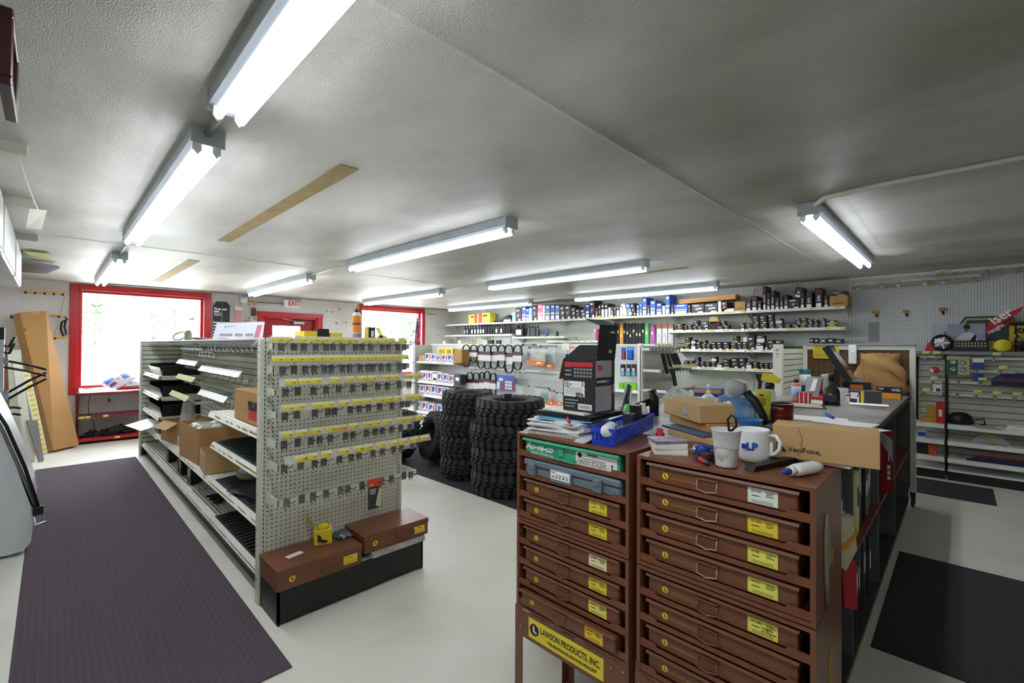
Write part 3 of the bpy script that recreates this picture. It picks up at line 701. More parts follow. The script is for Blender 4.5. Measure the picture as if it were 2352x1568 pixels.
bag(1240, 1278, 792, 848, 5.43, 'bagged green foam filter with an orange header, rightmost hanging bag', M_gfoam, M_forange, seed=3)
bag(1184, 1216, 890, 930, 5.40, 'orange bag of yellow foam resting behind the front tyre stack', M_foam, M_forange, True, 4)
bag(1226, 1263, 889, 930, 5.38, 'clear bag with a green foam filter lying on the lower shelf', M_gfoam, None, True, 5)
bag(1261, 1275, 895, 930, 5.36, 'narrow orange bag beside the green foam filter', M_forange, M_forange, True, 6)
bag(1277, 1296, 900, 930, 5.36, 'small orange and white bag left of the open black carton', M_wcart, M_forange, True, 7)
t = thing('ice_scraper', (5.4, at(1300, 800, X=5.4).y, at(1300, 853, X=5.4).z), 'black brush hanging from a white price holder near the open black carton', 'brush', rz=FX)
hh = at(1300, 788, X=5.4).z-t.location.z
MB().tube([(0, 0, 0), (.012, 0, hh*.35), (.02, 0, hh*.62)], [.03, .04, .016], 8).build('bristles', M_black, t); MB().tube([(.02, 0, hh*.6), (.02, 0, hh*.9)], .006, 6).build('handle', M_clear, t)
MB().box(-.06, .07, -.02, -.016, hh*.78, hh).build('card_holder', M_wcart, t); MB().box(-.035, .045, -.022, -.02, hh*.82, hh*.94).build('price_card', M_pale, t); MB().tube([(0, .18, hh*.95), (0, -.02, hh*.95)], .003, 5).build('hook', M_chrome, t)
# things on top of the white unit
for i, (px, w, h, m, lb) in enumerate(((1016, .05, .05, M_wcart, 'small white tag holder on top of the white unit, far left'), (1052, .07, .06, M_wcart, 'white card holder on top of the white unit beside a black peg'), (1122, .11, .06, M_fblk, 'small black boxed part on top of the white unit'), (1140, .09, .055, M_fgry, 'small charcoal boxed part on top of the white unit'), (1161, .13, .09, M_wcart, 'white box with grey face on top of the white unit'))):
    p = at(px, 788, X=HXC-.06); carton('small_carton', w*1.2, .05, h*1.2, m, (HXC-.025, p.y, 1.5255), lb)
for i, px in enumerate((1077, 1084, 1087, 1092)):
    p = at(px, 788, X=HXC); t = thing('glue_bottle', (HXC, p.y, 1.5257), 'tiny yellow bottle with black nozzle on the white unit, %s from the left' % nth(i+1), 'bottle', 'tiny nozzle bottles')
    MB().lathe([(.018, 0), (.018, .03), (.008, .045)], 10).build('body', M_fyel, t); MB().lathe([(.008, .045), (.002, .09)], 8).build('nozzle', M_black, t)

# ------------------------------------------------------------------ shelves on the right wall
SH = thing('wall_shelving', (XR, 5.3, 0), 'tall white shelves fixed to the right pegboard wall, loaded with boxes', 'shelving')
def wshelf(y0, y1, z, xf=7.2, seed=0, tags=.5, tagm=.9, m=M_white):
    s = shelf(y0, y1, z, xf, False, tags, seed=seed, back=XR-.004, parent=SH, tagm=tagm)
    for y in (y0+.01, y1-.02):
        MB().prism([(xf+.05, y, z-.02), (XR-.004, y, z-.02), (XR-.004, y, z-.14)], (0, .004, 0)).build('bracket', M_white, s, world=True)
    return s
for i, (a, b) in enumerate(((8.34, 9.55), (7.12, 8.33), (5.9, 7.11), (4.68, 5.89), (3.46, 4.67), (2.27, 3.45), (1.06, 2.26))): wshelf(a, b, 2.03, seed=70+i, tags=(.1, .1, .6, .7, .9, .9, .3)[i])
wshelf(8.34, 9.55, 1.757, seed=80, tags=.1); wshelf(7.12, 8.33, 1.757, seed=81, tags=.1); wshelf(5.62, 7.1, 1.69, seed=82, tags=.4); wshelf(4.69, 6.1, 1.60, seed=83, tags=.8)
wshelf(2.27, 3.46, 1.757, seed=84, tags=.5); wshelf(1.06, 2.26, 1.757, seed=85, tags=.5); wshelf(2.27, 3.32, 1.452, seed=86, tags=.7); wshelf(1.06, 2.26, 1.452, seed=87, tags=.7); wshelf(2.27, 3.24, 1.172, seed=88, tags=.8); wshelf(1.06, 2.26, 1.172, seed=89, tags=.8)
for y in (1.04, 2.265, 3.475, 4.675, 5.9, 7.115, 8.335):
    u = MB().box(XR-.012, XR, y-.014, y+.014, .1, ZC-.02).build('upright', M_cream, SH, world=True)
    b = MB()
    for k in range(70): b.box(XR-.0127, XR-.0118, y-.003, y+.003, .6+k*.0254, .6+k*.0254+.015)
    b.build('slots', M_slot, u, world=True)
for z in (1.757,): MB().box(7.22, 7.5, 7.14, 9.5, z, z+.006).build('shelf_mat', M_black, SH, world=True)

# filter boxes: (px0, px1, height in metres or (bottom row, top row) , kind)
def zed(px, py, X=7.22): return at(px, py, X=X).z
def fbox(px0, px1, z, h, kind, label, d=.16, X=7.226, group='boxed filters on the wall shelves', lean=0):
    a, b = at(px0, 760, X=X), at(px1, 760, X=X); w = max(.02, a.y-b.y-.004)
    m = {'k': M_fblk, 'ky': M_fblk, 'kw': M_fblk, 'g': M_fgry, 'b': M_fblu, 'n': M_fnav, 'l': M_flbl, 'p': M_fpnk, 'c': M_card, 'w': M_wcart, 'y': M_fyel, 'gy': M_fgry, 't': M_fblk}[kind]
    o = carton('filter_box', w, d, h, m, (X, (a.y+b.y)/2, z), label, 'box', group)
    if lean: o.rotation_euler = (0, lean, FX); o.rotation_euler.rotate_axis('Y', 0)
    if kind in ('k', 'ky', 'kw', 'g', 'gy'):
        stick(o, -w*.12, h*.8, w*.5, h*.10, M_wink, 'logo'); stick(o, w*.1, h*.48, w*.45, h*.14, M_redink if kind != 'g' else M_wink, 'picture'); stick(o, -w*.08, h*.42, w*.22, h*.22, mat('silver_print', '9a9aa0', .4), 'picture', y=-.001)
        if kind in ('ky', 'gy'): stick(o, 0, h*.08, w*.96, h*.15, M_yel2, 'yellow_sticker')
        else: stick(o, w*.2, h*.1, w*.4, h*.14, M_wink, 'white_sticker')
        if kind == 'kw': stick(o, 0, h*.3, w*.9, h*.55, M_wcart, 'white_panel', y=-.0014)
    elif kind == 't':
        stick(o, 0, h*.86, w*.66, h*.14, mat('dark_red_print', '7c1f22', .5), 'red_panel'); stick(o, 0, h*.5, w*.4, h*.26, mat('silver_print', '9a9aa0', .4), 'picture'); stick(o, 0, h*.36, w*.5, h*.1, mat('rose_print', 'b98a86', .5), 'picture', y=-.001); stick(o, 0, h*.12, w*.7, h*.2, M_wink, 'white_sticker')
    elif kind in ('b', 'n', 'l', 'p'):
        stick(o, 0, h*.16, w*.8, h*.24, M_wink, 'white_sticker'); stick(o, 0, h*.42, w*.9, h*.1, M_fyel if kind == 'b' else M_wink, 'stripe'); stick(o, 0, h*.85, w*.6, h*.12, M_wink, 'logo')
    elif kind == 'y': stick(o, 0, h*.75, w, h*.5, M_fblk, 'black_top', y=-.001); stick(o, 0, h*.75, w*.5, h*.2, M_wink, 'logo', y=-.002)
    elif kind == 'c': stick(o, 0, h*.3, w*.6, h*.08, mat('brown_print', '6d4a22', .8), 'print')
    return o
COLN = {'k': 'black', 'ky': 'black yellow-stickered', 'kw': 'black and white', 'g': 'charcoal', 'gy': 'charcoal yellow-stickered', 'b': 'blue', 'n': 'navy', 'l': 'light blue', 'p': 'pink', 'c': 'brown cardboard', 'w': 'white', 'y': 'yellow and black', 't': 'tall black'}
top = [(1176, 1184, 718, 'l'), (1184, 1197, 707, 'k'), (1198, 1208, 704, 'b'), (1208, 1214, 708, 'n'), (1214, 1222, 707, 'l'), (1223, 1233, 700, 'k'), (1234, 1246, 699, 'p'), (1246, 1251, 701, 'w'), (1252, 1263, 700, 'b'), (1264, 1274, 699, 'n'), (1275, 1285, 700, 'b'),
 (1286, 1296, 702, 'g'), (1297, 1311, 700, 'k'), (1312, 1321, 705, 'g'), (1322, 1332, 710, 'k'), (1333, 1344, 710, 'g'), (1345, 1353, 698, 'n'), (1354, 1366, 690, 'k'), (1367, 1373, 706, 't'), (1374, 1380, 699, 'ky'), (1381, 1388, 697, 'kw'), (1389, 1396, 697, 'kw'), (1397, 1402, 706, 'w'), (1403, 1409, 704, 't'), (1410, 1415, 704, 'k'), (1416, 1422, 702, 'kw'), (1423, 1430, 704, 'w'),
 (1462, 1468, 700, 'b'), (1469, 1474, 697, 'b'), (1475, 1485, 683, 'b'), (1486, 1492, 700, 't'), (1493, 1505, 690, 'b'), (1507, 1520, 696, 'n'), (1521, 1527, 702, 'w'), (1528, 1538, 677, 'b'), (1541, 1547, 700, 't'), (1548, 1579, 699, 'b'), (1580, 1586, 700, 'k'), (1588, 1617, 698, 'g'), (1618, 1648, 697, 'g'), (1649, 1656, 692, 'w'), (1657, 1670, 693, 'k'),
 (1687, 1712, 693, 'c'), (1713, 1725, 687, 't'), (1726, 1739, 680, 't'), (1740, 1749, 690, 't'), (1752, 1760, 657, 't'), (1761, 1769, 673, 't'), (1770, 1779, 667, 't'), (1780, 1790, 684, 't'), (1791, 1799, 681, 't'), (1800, 1810, 677, 't'), (1838, 1848, 672, 't'), (1850, 1866, 671, 't'), (1872, 1889, 662, 't'), (1892, 1903, 679, 't'), (1905, 1948, 679, 'c')]
for i, (a, b, yt, k) in enumerate(top):
    h = zed((a+b)/2, yt)-2.03; reg = 'left of the leaning boxes' if a < 1440 else 'right of the leaning boxes'
    n = sum(1 for q in top if (q[0] < 1440) == (a < 1440) and q[0] <= a)
    fbox(a, b, 2.032, max(.06, h), k, '%s filter box, %s in the top shelf row %s' % (COLN[k], nth(n), reg), d=.26 if h > .12 else .16)
for i, (a, b, yt, lean, k) in enumerate(((1432, 1441, 705, R(20), 'w'), (1444, 1453, 698, R(24), 'b'), (1453, 1461, 699, R(18), 'k'))):
    p = at((a+b)/2, 730, X=7.23); w = .09; o = fbox(a, b, 2.045, .22, k, '%s box leaning to the right on the top wall shelf, %s of three' % (COLN[k], nth(i+1)), d=.2)
    o.rotation_euler = Matrix.Rotation(FX, 3, 'Z').to_4x4().to_euler(); o.rotation_euler = (Matrix.Rotation(FX, 3, 'Z') @ Matrix.Rotation(-lean*.8, 3, 'Y')).to_euler()
o = fbox(1560, 1690, 2.205, .075, 'c', 'long flat beaten cardboard box lying across the top of the filter boxes', d=.2); o.rotation_euler = (Matrix.Rotation(FX, 3, 'Z') @ Matrix.Rotation(R(-1.8), 3, 'Y')).to_euler()
o = fbox(1810, 1837, 2.032, .135, 'k', 'low black carton lying on its side under the tilted carton', d=.2)
o = fbox(1822, 1840, 2.185, .14, 't', 'tall black carton tilted on top of the low black carton', d=.22); o.rotation_euler = (Matrix.Rotation(FX, 3, 'Z') @ Matrix.Rotation(R(14), 3, 'Y')).to_euler()
o = fbox(1905, 1946, zed(1925, 679)+.003, .05, 'k', 'flat black carton on top of the brown carton at the shelf end', d=.2)
o = fbox(1656, 1686, 2.032, .045, 'w', 'flat white and red carton lying before the brown cartons on the top shelf', d=.12)
rowb = [(1553, 1569, 743, 'ky'), (1572, 1578, 747, 'k'), (1579, 1590, 745, 'ky'), (1591, 1601, 748, 'k'), (1602, 1612, 749, 'gy'), (1613, 1627, 738, 'g'), (1648, 1661, 749, 'k'), (1662, 1674, 747, 'ky'), (1697, 1710, 741, 'g'), (1712, 1727, 743, 'k'), (1728, 1744, 743, 'k'), (1745, 1762, 743, 'k'), (1766, 1779, 743, 'gy'), (1781, 1799, 743, 'g'), (1804, 1816, 745, 'ky'), (1819, 1835, 745, 'g'), (1837, 1852, 745, 'gy'), (1853, 1866, 745, 'g'), (1867, 1880, 745, 'gy'), (1881, 1897, 745, 'g'), (1899, 1922, 747, 'y')]
rowb2 = [(1592, 1604, 736, 'k', 748), (1656, 1666, 737, 'k', 747), (1728, 1743, 725, 'k', 743), (1744, 1761, 725, 'k', 743), (1764, 1776, 721, 'k', 743), (1781, 1797, 731, 'kw', 743), (1826, 1839, 731, 'g', 745), (1840, 1854, 730, 'gy', 745), (1855, 1866, 733, 'g', 745), (1868, 1879, 734, 'k', 745), (1881, 1896, 730, 'g', 745), (1900, 1922, 735, 'y', 747)]
rowc = [(1556, 1570, 788, 'k'), (1572, 1584, 790, 'ky'), (1587, 1598, 789, 'kw'), (1599, 1610, 784, 'k'), (1611, 1622, 789, 'k'), (1623, 1631, 790, 'gy'), (1634, 1645, 785, 'k'), (1646, 1658, 785, 'k'), (1660, 1675, 785, 'k'), (1678, 1692, 787, 'ky'), (1693, 1704, 785, 'k'), (1705, 1716, 785, 'gy'), (1717, 1734, 772, 'k'), (1735, 1754, 787, 'kw'), (1757, 1762, 797, 'w'), (1763, 1779, 781, 'k'), (1781, 1796, 781, 'gy')]
rowc2 = [(1573, 1586, 774, 'ky', 790), (1587, 1598, 780, 'kw', 789), (1612, 1622, 781, 'k', 789), (1683, 1696, 771, 'ky', 787), (1707, 1716, 774, 'w', 785), (1737, 1757, 770, 'kw', 787)]
rowd = [(1570, 1582, 828, 'k'), (1583, 1594, 828, 'ky'), (1595, 1607, 832, 'k'), (1608, 1619, 830, 'k'), (1620, 1631, 831, 'k'), (1633, 1645, 830, 'ky'), (1646, 1659, 833, 'kw'), (1660, 1676, 825, 'ky'), (1679, 1696, 822, 'k'), (1697, 1712, 822, 'k'), (1713, 1727, 831, 'kw'), (1729, 1741, 831, 'ky'), (1744, 1754, 834, 'k'), (1755, 1766, 834, 'ky'), (1767, 1776, 835, 'k'), (1778, 1790, 842, 'w')]
rowd2 = [(1596, 1606, 820, 'k', 832), (1633, 1646, 819, 'kw', 830)]
for rw, rw2, zz, nm in ((rowb, rowb2, 1.759, 'second'), (rowc, rowc2, 1.454, 'third'), (rowd, rowd2, 1.174, 'fourth')):
    zb = {}
    for i, (a, b, yt, k) in enumerate(rw):
        h = zed((a+b)/2, yt)-zz; zb[a] = h
        fbox(a, b, zz, max(.04, h), k, '%s filter box, %s from left in the lower layer, %s wall shelf' % (COLN[k], nth(i+1), nm), d=.11)
    for i, (a, b, yt, k, yb) in enumerate(rw2):
        z0 = max([zb[q[0]] for q in rw if q[0] < b-2 and q[1] > a+2] or [0])+zz+.002
        fbox(a, b, z0, max(.035, zed((a+b)/2, yt)-z0), k, '%s filter box stacked on others, %s from left, %s wall shelf' % (COLN[k], nth(i+1), nm), d=.10)
for i, (a, b, yt) in enumerate(((1859, 1870, 776), (1871, 1880, 776), (1885, 1900, 777), (1901, 1917, 776), (1919, 1936, 778))):
    fbox(a, b, 1.454, zed((a+b)/2, yt)-1.454, 'g' if i else 'kw', 'filter box peeping over the counter screen, %s from the left' % nth(i+1), d=.11)
# open brown carton standing on the second shelf
p0, p1 = at(1629, 762, X=7.22), at(1650, 740, X=7.22); w = p0.y-p1.y
t = thing('open_carton', (7.22, (p0.y+p1.y)/2, 1.759), 'brown carton standing open with its flap raised on the second wall shelf', 'box', rz=FX)
b = MB(); hh = .13
for q in ((-w/2, -w/2+.004, 0, .12, 0, hh), (w/2-.004, w/2, 0, .12, 0, hh), (-w/2, w/2, 0, .12, 0, .004), (-w/2, w/2, .116, .12, 0, hh), (-w/2, w/2, 0, .12, hh-.004, hh)): b.box(*q)
b.build('carton_body', M_card, t); MB().prism([(-w/2, 0, hh), (w/2, 0, hh), (w*.42, -.02, hh+.07), (-w*.42, -.02, hh+.07)], (0, -.003, 0)).build('flap', M_card2, t)
ubox('contents', M_fblk, (0, .06, .05), (w*.8, .1, .09), t)

# left end of the top wall shelf
for i, (a, b, h, lb) in enumerate(((1076, 1097, .22, 'yellow and red snack carton, left one beside the black seat'), (1097, 1125, .24, 'yellow and red snack carton touching the black seat'))):
    o = cart_px('snack_carton', a, b, 2.032, h, 7.25, M_fyel, lb, d=.18); w = o.dimensions.x
    stick(o, w*.28 if i == 0 else -w*.3, h*.5, w*.3, h, M_fred, 'red_panel'); stick(o, -w*.1 if i == 0 else w*.1, h*.74, w*.36, h*.14, M_ink, 'print')
a, b = at(1131, 740, X=7.33), at(1170, 740, X=7.33)
t = thing('motorcycle_seat', (7.33, (a.y+b.y)/2, 2.032), 'black vinyl motorcycle seat on the top wall shelf', 'seat', rz=FX); w = a.y-b.y
def seatf(u, v):
    x = (u-.5)*w; hgt = .05+.11*max(0, min(1, (u-.1)/.7))**1.3*(1 if u < .8 else 1-((u-.8)/.2)**2*.7); q = v*2*math.pi
    return (x, .12+.11*math.cos(q)*(1-abs(u-.5)**3*3), .01+hgt*.5+hgt*.5*math.sin(q)+.02*max(0, u-.3))
MB().grid(seatf, 16, 13).build('cushion', mat('seat_vinyl', '2b3036', .45), t); MB().box(-w*.4, w*.4, .06, .2, 0, .02).build('seat_base', mat('seat_red', '5b2023', .6), t)
a = at(1162, 742, X=7.22); t = thing('goggles', (7.215, a.y, 2.032), 'white goggles lying on the front edge of the top wall shelf', 'goggles', rz=FX)
MB().lathe([(.0, 0), (.05, .01), (.055, .04), (.03, .06), (0, .065)], 14, (-.06, .06, 0)).lathe([(.0, 0), (.05, .01), (.055, .04), (.03, .06), (0, .065)], 14, (.06, .06, 0)).build('lenses', M_wcart, t); MB().tube([(-.11, .05, .03), (-.16, .1, .02), (.14, .12, .02), (.12, .05, .03)], .008, 6).build('strap', M_ink, t)
# oil bottles
def oilbottle(px, z, h, X, lb, m=M_black, lab=True, w=.075):
    p = at(px, 760, X=X); t = thing('oil_bottle', (X, p.y, z), lb, 'bottle', 'oil bottles on the wall shelf', rz=FX)
    MB().lathe([(w*.5, 0), (w*.52, .01), (w*.52, h*.55), (w*.45, h*.7), (w*.2, h*.82), (w*.17, h*.88)], 8, sy=.7).build('body', m, t)
    MB().lathe([(w*.2, h*.86), (w*.2, h), (0, h)], 8).build('cap', M_black, t)
    if lab: ubox('label', M_wink if lab == 1 else mat('grey_label', '8a8fa0', .5), (0, -w*.37, h*.33), (w*.7, .002, h*.4), t)
    return t
for i, (px, lab) in enumerate(((1069, 2), (1075, 2), (1081, 0), (1086, 1), (1093, 1), (1100, 1), (1106, 1), (1112, 1), (1118, 0), (1124, 0), (1130, 0), (1136, 0), (1142, 1), (1147, 0), (1153, 1), (1159, 0), (1165, 0), (1171, 0))):
    oilbottle(px, 1.764, .225, 7.27, 'black oil bottle, %s from the left in the long row on the wall shelf' % nth(i+1), lab=lab)
for i, px in enumerate((1216, 1223, 1229, 1236)): oilbottle(px, 1.692, .225, 7.27, 'dark grey oil bottle, %s of four right of the black jug' % nth(i+1), mat('grey_bottle', '3a3d42', .4), 0, .085)
p0, p1 = at(1182, 770, X=7.25), at(1206, 770, X=7.25); t = thing('oil_jug', (7.25, (p0.y+p1.y)/2, 1.692), 'big black oil jug with a handle and white label', 'jug', rz=FX); w = p0.y-p1.y
MB().bev(-w*.5, w*.3, 0, .13, 0, .2, .02).lathe([(.03, .2), (.03, .26), (0, .26)], 10, (-w*.3, .06, 0)).build('body', M_black, t); MB().tube([(w*.05, .06, .19), (w*.22, .06, .26), (w*.45, .06, .2), (w*.42, .06, .05), (w*.25, .06, .02)], .02, 8).build('handle', M_black, t); ubox('label', M_wink, (-w*.12, -.001, .1), (w*.5, .003, .11), t)
p = at(1256, 770, X=7.25); t = thing('grease_tube', (7.25, p.y, 1.692), 'small blue grease tube standing on its cap', 'tube', rz=FX); MB().lathe([(.02, .03), (.03, .06), (.032, .17)], 10, sy=.4).build('body', M_fblu, t); MB().lathe([(.018, 0), (.018, .03)], 10).build('cap', M_black, t)
p = at(1280, 772, X=7.25); t = thing('small_bottle', (7.25, p.y, 1.692), 'small dark green bottle at the right end of the oil shelf', 'bottle', rz=FX); MB().lathe([(.028, 0), (.028, .07), (.012, .09)], 10).build('body', mat('dark_green', '274a35', .4), t); MB().lathe([(.013, .09), (.013, .11)], 8).build('cap', M_black, t)
for i, (px, m, lb) in enumerate(((1366, 'b9a3b8', 'pale aerosol can left of the red cans'), (1373, 'a8394a', 'dull red aerosol can in the middle'), (1379, 'c22a30', 'bright red aerosol can beside the open black flap'), (1386, 'b0282c', 'red aerosol can partly behind the open black flap'))):
    p = at(px, 780, X=7.27); t = thing('aerosol_can', (7.27, p.y, 1.602), lb, 'can', 'aerosol cans', rz=FX); MB().lathe([(.032, 0), (.033, .01), (.033, .16), (.024, .18)], 14).build('body', mat('can_'+m, m, .35), t); MB().lathe([(.024, .18), (.024, .21), (.02, .215)], 12).build('cap', M_redink if i else M_white, t)
# wiper blade sleeves hanging on the wall
for i, (px, m, y0, y1) in enumerate([(1412+7.2*k, '24262a', 741+(k % 3), 795) for k in range(10)]+[(1429, 'd9982f', 743, 795), (1487, '57c46a', 741, 795), (1500, 'c05ab0', 746, 795)]):
    a, b = at(px, y0, X=7.45), at(px, y1, X=7.45); w = .055 if i < 10 else .07
    nm = 'black wiper blade sleeve, %s from the left of the hanging row' % nth(i+1) if i < 10 else '%s wiper blade sleeve in the hanging row' % ('orange', 'green', 'magenta')[i-10]
    t = thing('wiper_sleeve', (7.45 if i < 10 else 7.42, a.y, b.z), nm, 'wiper blade', 'wiper blades on the wall', rz=FX)
    h = a.z-b.z; MB().bev(-w/2, w/2, 0, .03, 0, h, .004).build('sleeve', mat('sleeve_'+m, m, .45), t)
    ubox('sticker', M_pale, (0, -.001, h*(.55+.1*math.sin(i*2.3))), (w*.45, .002, .05), t)
    MB().tube([(0, .11 if i < 10 else .14, h-.01), (0, -.02, h-.01)], .003, 5).build('hook', M_chrome, t)
for i, px in enumerate((1514, 1527, 1540)):
    a, b = at(px-5.5, 743, X=7.46), at(px+5.5, 795, X=7.46); t = thing('hang_card', (7.46, (a.y+b.y)/2, b.z), 'white hanging card with an orange head, %s of three by the wiper blades' % nth(i+1), 'card', 'orange headed cards', rz=FX)
    w, h = a.y-b.y, a.z-b.z; MB().box(-w/2, w/2, 0, .004, 0, h*.78).build('card', M_wcart, t); MB().box(-w/2, w/2, -.002, .004, h*.78, h).build('head', mat('peach_card', 'd9a07c', .6), t); MB().tube([(0, .1, h-.01), (0, -.02, h-.01)], .003, 5).build('hook', M_chrome, t)
    MB().tube([(0, -.003, h*.6), (.02, -.004, h*.3), (-.02, -.004, 0)], .002, 4).build('wire', M_ink, t)
# black plastic blades on the near end of the white unit
for i, (x0, y0, x1, y1, w, lb) in enumerate(((1523, 812, 1534, 858, .085, 'black plastic strip hanging at a slant, leftmost of the bunch'), (1534, 812, 1547, 862, .07, 'black plastic strip hanging at a slant, second of the bunch'), (1544, 812, 1558, 850, .10, 'wide black plastic piece hanging in the bunch'), (1552, 810, 1566, 845, .07, 'short black plastic piece at the right of the bunch'), (1546, 845, 1554, 897, .085, 'long black strip hanging lowest in the bunch'))):
    Yp_ = 2.48+.015*i; a, b = at(x0, y0, Y=Yp_), at(x1, y1, Y=Yp_)
    t = thing('plastic_strip', (b.x, Yp_, b.z), lb, 'strip', 'hanging black strips'); dx, dz = a.x-b.x, a.z-b.z
    MB().prism([(-w/2, 0, 0), (w/2, 0, .01), (dx+w/2, 0, dz), (dx-w/2, 0, dz)], (0, .012, 0)).build('strip_body', M_black, t); MB().tube([(dx, .006, dz), (dx-.01, .006, dz+.05)], .002, 5).build('wire', M_chrome, t)
# ------------------------------------------------------------------ mats
def mat_thing(name, x0, x1, y0, y1, h, m, label, ribs=None):
    t = MB().bev(0, x1-x0, 0, y1-y0, 0, h, .003)
    o = t.build(name, m, loc=(x0, y0, .0005)); tag(o, label, 'floor mat')
    if ribs:
        b = MB(); n = int((x1-x0)/ribs)
        for i in range(n): b.prism([(i*ribs+.004, .01, h), (i*ribs+ribs*.3, .01, h+.0022), (i*ribs+ribs*.42, .01, h)], (0, y1-y0-.02, 0))
        stuff(b.build('ribs', mat('mat_rib', '5f525b', .95, noise=.5, nscale=240, col2='41373e'), o))
    return o
M_carpet = mat('purple_carpet', '554852', .95, noise=.5, nscale=220, col2='352d33', bump=.3, bscale=400)
mat_thing('runner_mat', -.115, .80, 2.2, 7.74, .006, M_carpet, 'long ribbed purple-brown runner mat in the left aisle', .027)
M_bmat = mat('black_mat', '2c2c30', .75, noise=.4, nscale=6, col2='343438', bump=.2, bscale=300)
mat_thing('floor_mat', 2.99, 5.05, 2.3, 6.6, .005, mat('charcoal_mat', '2b282c', .95, noise=.3, nscale=50), 'dark carpet mat under the tyre stacks')
mat_thing('floor_mat', 2.885, 4.38, -1.6, .325, .006, M_bmat, 'large black rubber mat behind the counter')
mat_thing('floor_mat', 6.30, 7.02, -.24, 1.3, .006, M_bmat, 'small black mat by the slatted wall shelves')

# ------------------------------------------------------------------ tyres
def tyre(Ro, Wd, ri, nb, style):
    """axis along z, lying on z=0; carcass and tread blocks"""
    c = MB(); h = Wd
    prof = [(ri, h*.22), (ri-.006, h*.12), (ri+.012, h*.05), (Ro*.80, 0), (Ro*.90, h*.05), (Ro*.925, h*.16), (Ro*.93, h*.5), (Ro*.925, h*.84), (Ro*.90, h*.95), (Ro*.80, h), (ri+.012, h*.95), (ri-.006, h*.88), (ri, h*.78), (ri+.03, h*.5), (ri, h*.22)]
    c.lathe(prof, 40, caps=False)
    t = MB()
    def blk(t0, t1, z0, z1, sk, r0, r1, tap=.12, zr=None):
        vs = []
        for rr, q in ((r0, 0), (r1, tap)):
            for (tt, zz) in ((t0, z0), (t1, z0), (t1, z1), (t0, z1)):
                mt, mz = (t0+t1)/2, (z0+z1)/2; a = mt+(tt-mt)*(1-q)+sk*(zz-mz); z = mz+(zz-mz)*(1-q*.6)
                rrr = rr*(zr[0] if zz == z0 else zr[1]) if zr and rr == r1 else rr
                vs.append((rrr*math.cos(a), rrr*math.sin(a), z))
        t.add(vs, [(4, 5, 6, 7), (0, 1, 5, 4), (1, 2, 6, 5), (2, 3, 7, 6), (3, 0, 4, 7)])
    st = 2*math.pi/nb
    for k in range(nb):
        a = k*st
        if style == 'A':
            blk(a, a+st*.70, h*.03, h*.33, .6, Ro*.9, Ro, zr=(.965, 1)); blk(a+st*.5, a+st*1.20, h*.67, h*.97, -.6, Ro*.9, Ro, zr=(1, .965))
            blk(a+st*.1, a+st*.72, h*.345, h*.49, 2.2, Ro*.9, Ro*.998); blk(a+st*.45, a+st*1.07, h*.51, h*.655, -2.2, Ro*.9, Ro*.998)
            blk(a+st*.1, a+st*.5, -h*.005, h*.06, 0, Ro*.86, Ro*.955); blk(a+st*.6, a+st, h*.94, h*1.005, 0, Ro*.86, Ro*.955)
        else:
            blk(a, a+st*.62, h*.02, h*.26, -1.2, Ro*.9, Ro*.995, zr=(.96, 1)); blk(a+st*.5, a+st*1.12, h*.74, h*.98, 1.2, Ro*.9, Ro*.995, zr=(1, .96))
            blk(a+st*.05, a+st*.66, h*.29, h*.44, 4.2, Ro*.9, Ro); blk(a+st*.35, a+st*.96, h*.56, h*.71, -4.2, Ro*.9, Ro)
            blk(a+st*.25, a+st*.8, h*.455, h*.545, 3.0 if k % 2 else -3.0, Ro*.9, Ro)
            blk(a+st*.1, a+st*.4, -h*.004, h*.05, 0, Ro*.84, Ro*.95); blk(a+st*.6, a+st*.9, h*.95, h*1.004, 0, Ro*.84, Ro*.95)
    return c.mesh('carcass', M_rub), t.mesh('tread', mat('tread_rubber', '2e3032', .62, noise=.3, nscale=30))
TA = tyre(.362, .234, .185, 26, 'A'); TB = tyre(.300, .238, .155, 24, 'B'); TC = tyre(.315, .24, .165, 24, 'B')
def put_tyre(T, loc, label, rot=(0, 0, 0), grp='tyres'):
    t = thing('tyre', loc, label, 'tyre', grp, rot=rot); link(T[0], 'carcass', t); link(T[1], 'tread', t); return t
nm = ['bottom', 'second from the floor', 'third from the floor', 'top']
for i in range(4):
    dx, dy = ((0, 0), (.0, .0), (-.005, .012), (.035, -.03))[i]
    put_tyre(TA, (3.335+dx, 3.375+dy, .006+i*.2365), '%s tyre of the nearer, wider tyre stack' % nm[i], (0, 0, i*.37))
    dx, dy = ((0, 0), (0, .01), (-.012, .012), (.012, -.012))[i]
    put_tyre(TB, (3.385+dx, 4.075+dy, .006+i*.2405), '%s tyre of the farther, narrower tyre stack' % nm[i], (0, 0, i*.61))
def upright(T, Ro, Wd, x, y, ang, lean, label):
    """tyre standing on its tread, axis turned to ang, leaning"""
    t = put_tyre(T, (0, 0, 0), label)
    M3 = Matrix.Rotation(ang, 3, 'Z') @ Matrix.Rotation(R(90)-lean, 3, 'Y')
    t.rotation_euler = M3.to_euler()
    lo = 9
    for a in range(0, 360, 6):
        for h in (0, Wd): lo = min(lo, (M3 @ Vector((Ro*.99*math.cos(R(a)), Ro*.99*math.sin(R(a)), h))).z)
    t.location = (x, y, .006-lo); return t
upright(TC, .315, .24, 3.36, 4.80, R(-14), R(-14), 'upright leaning tyre beside the farther stack, with a white tag')
upright(TC, .315, .24, 3.12, 5.22, R(-10), R(-14), 'upright tyre half hidden by the pegboard end of the shelving')
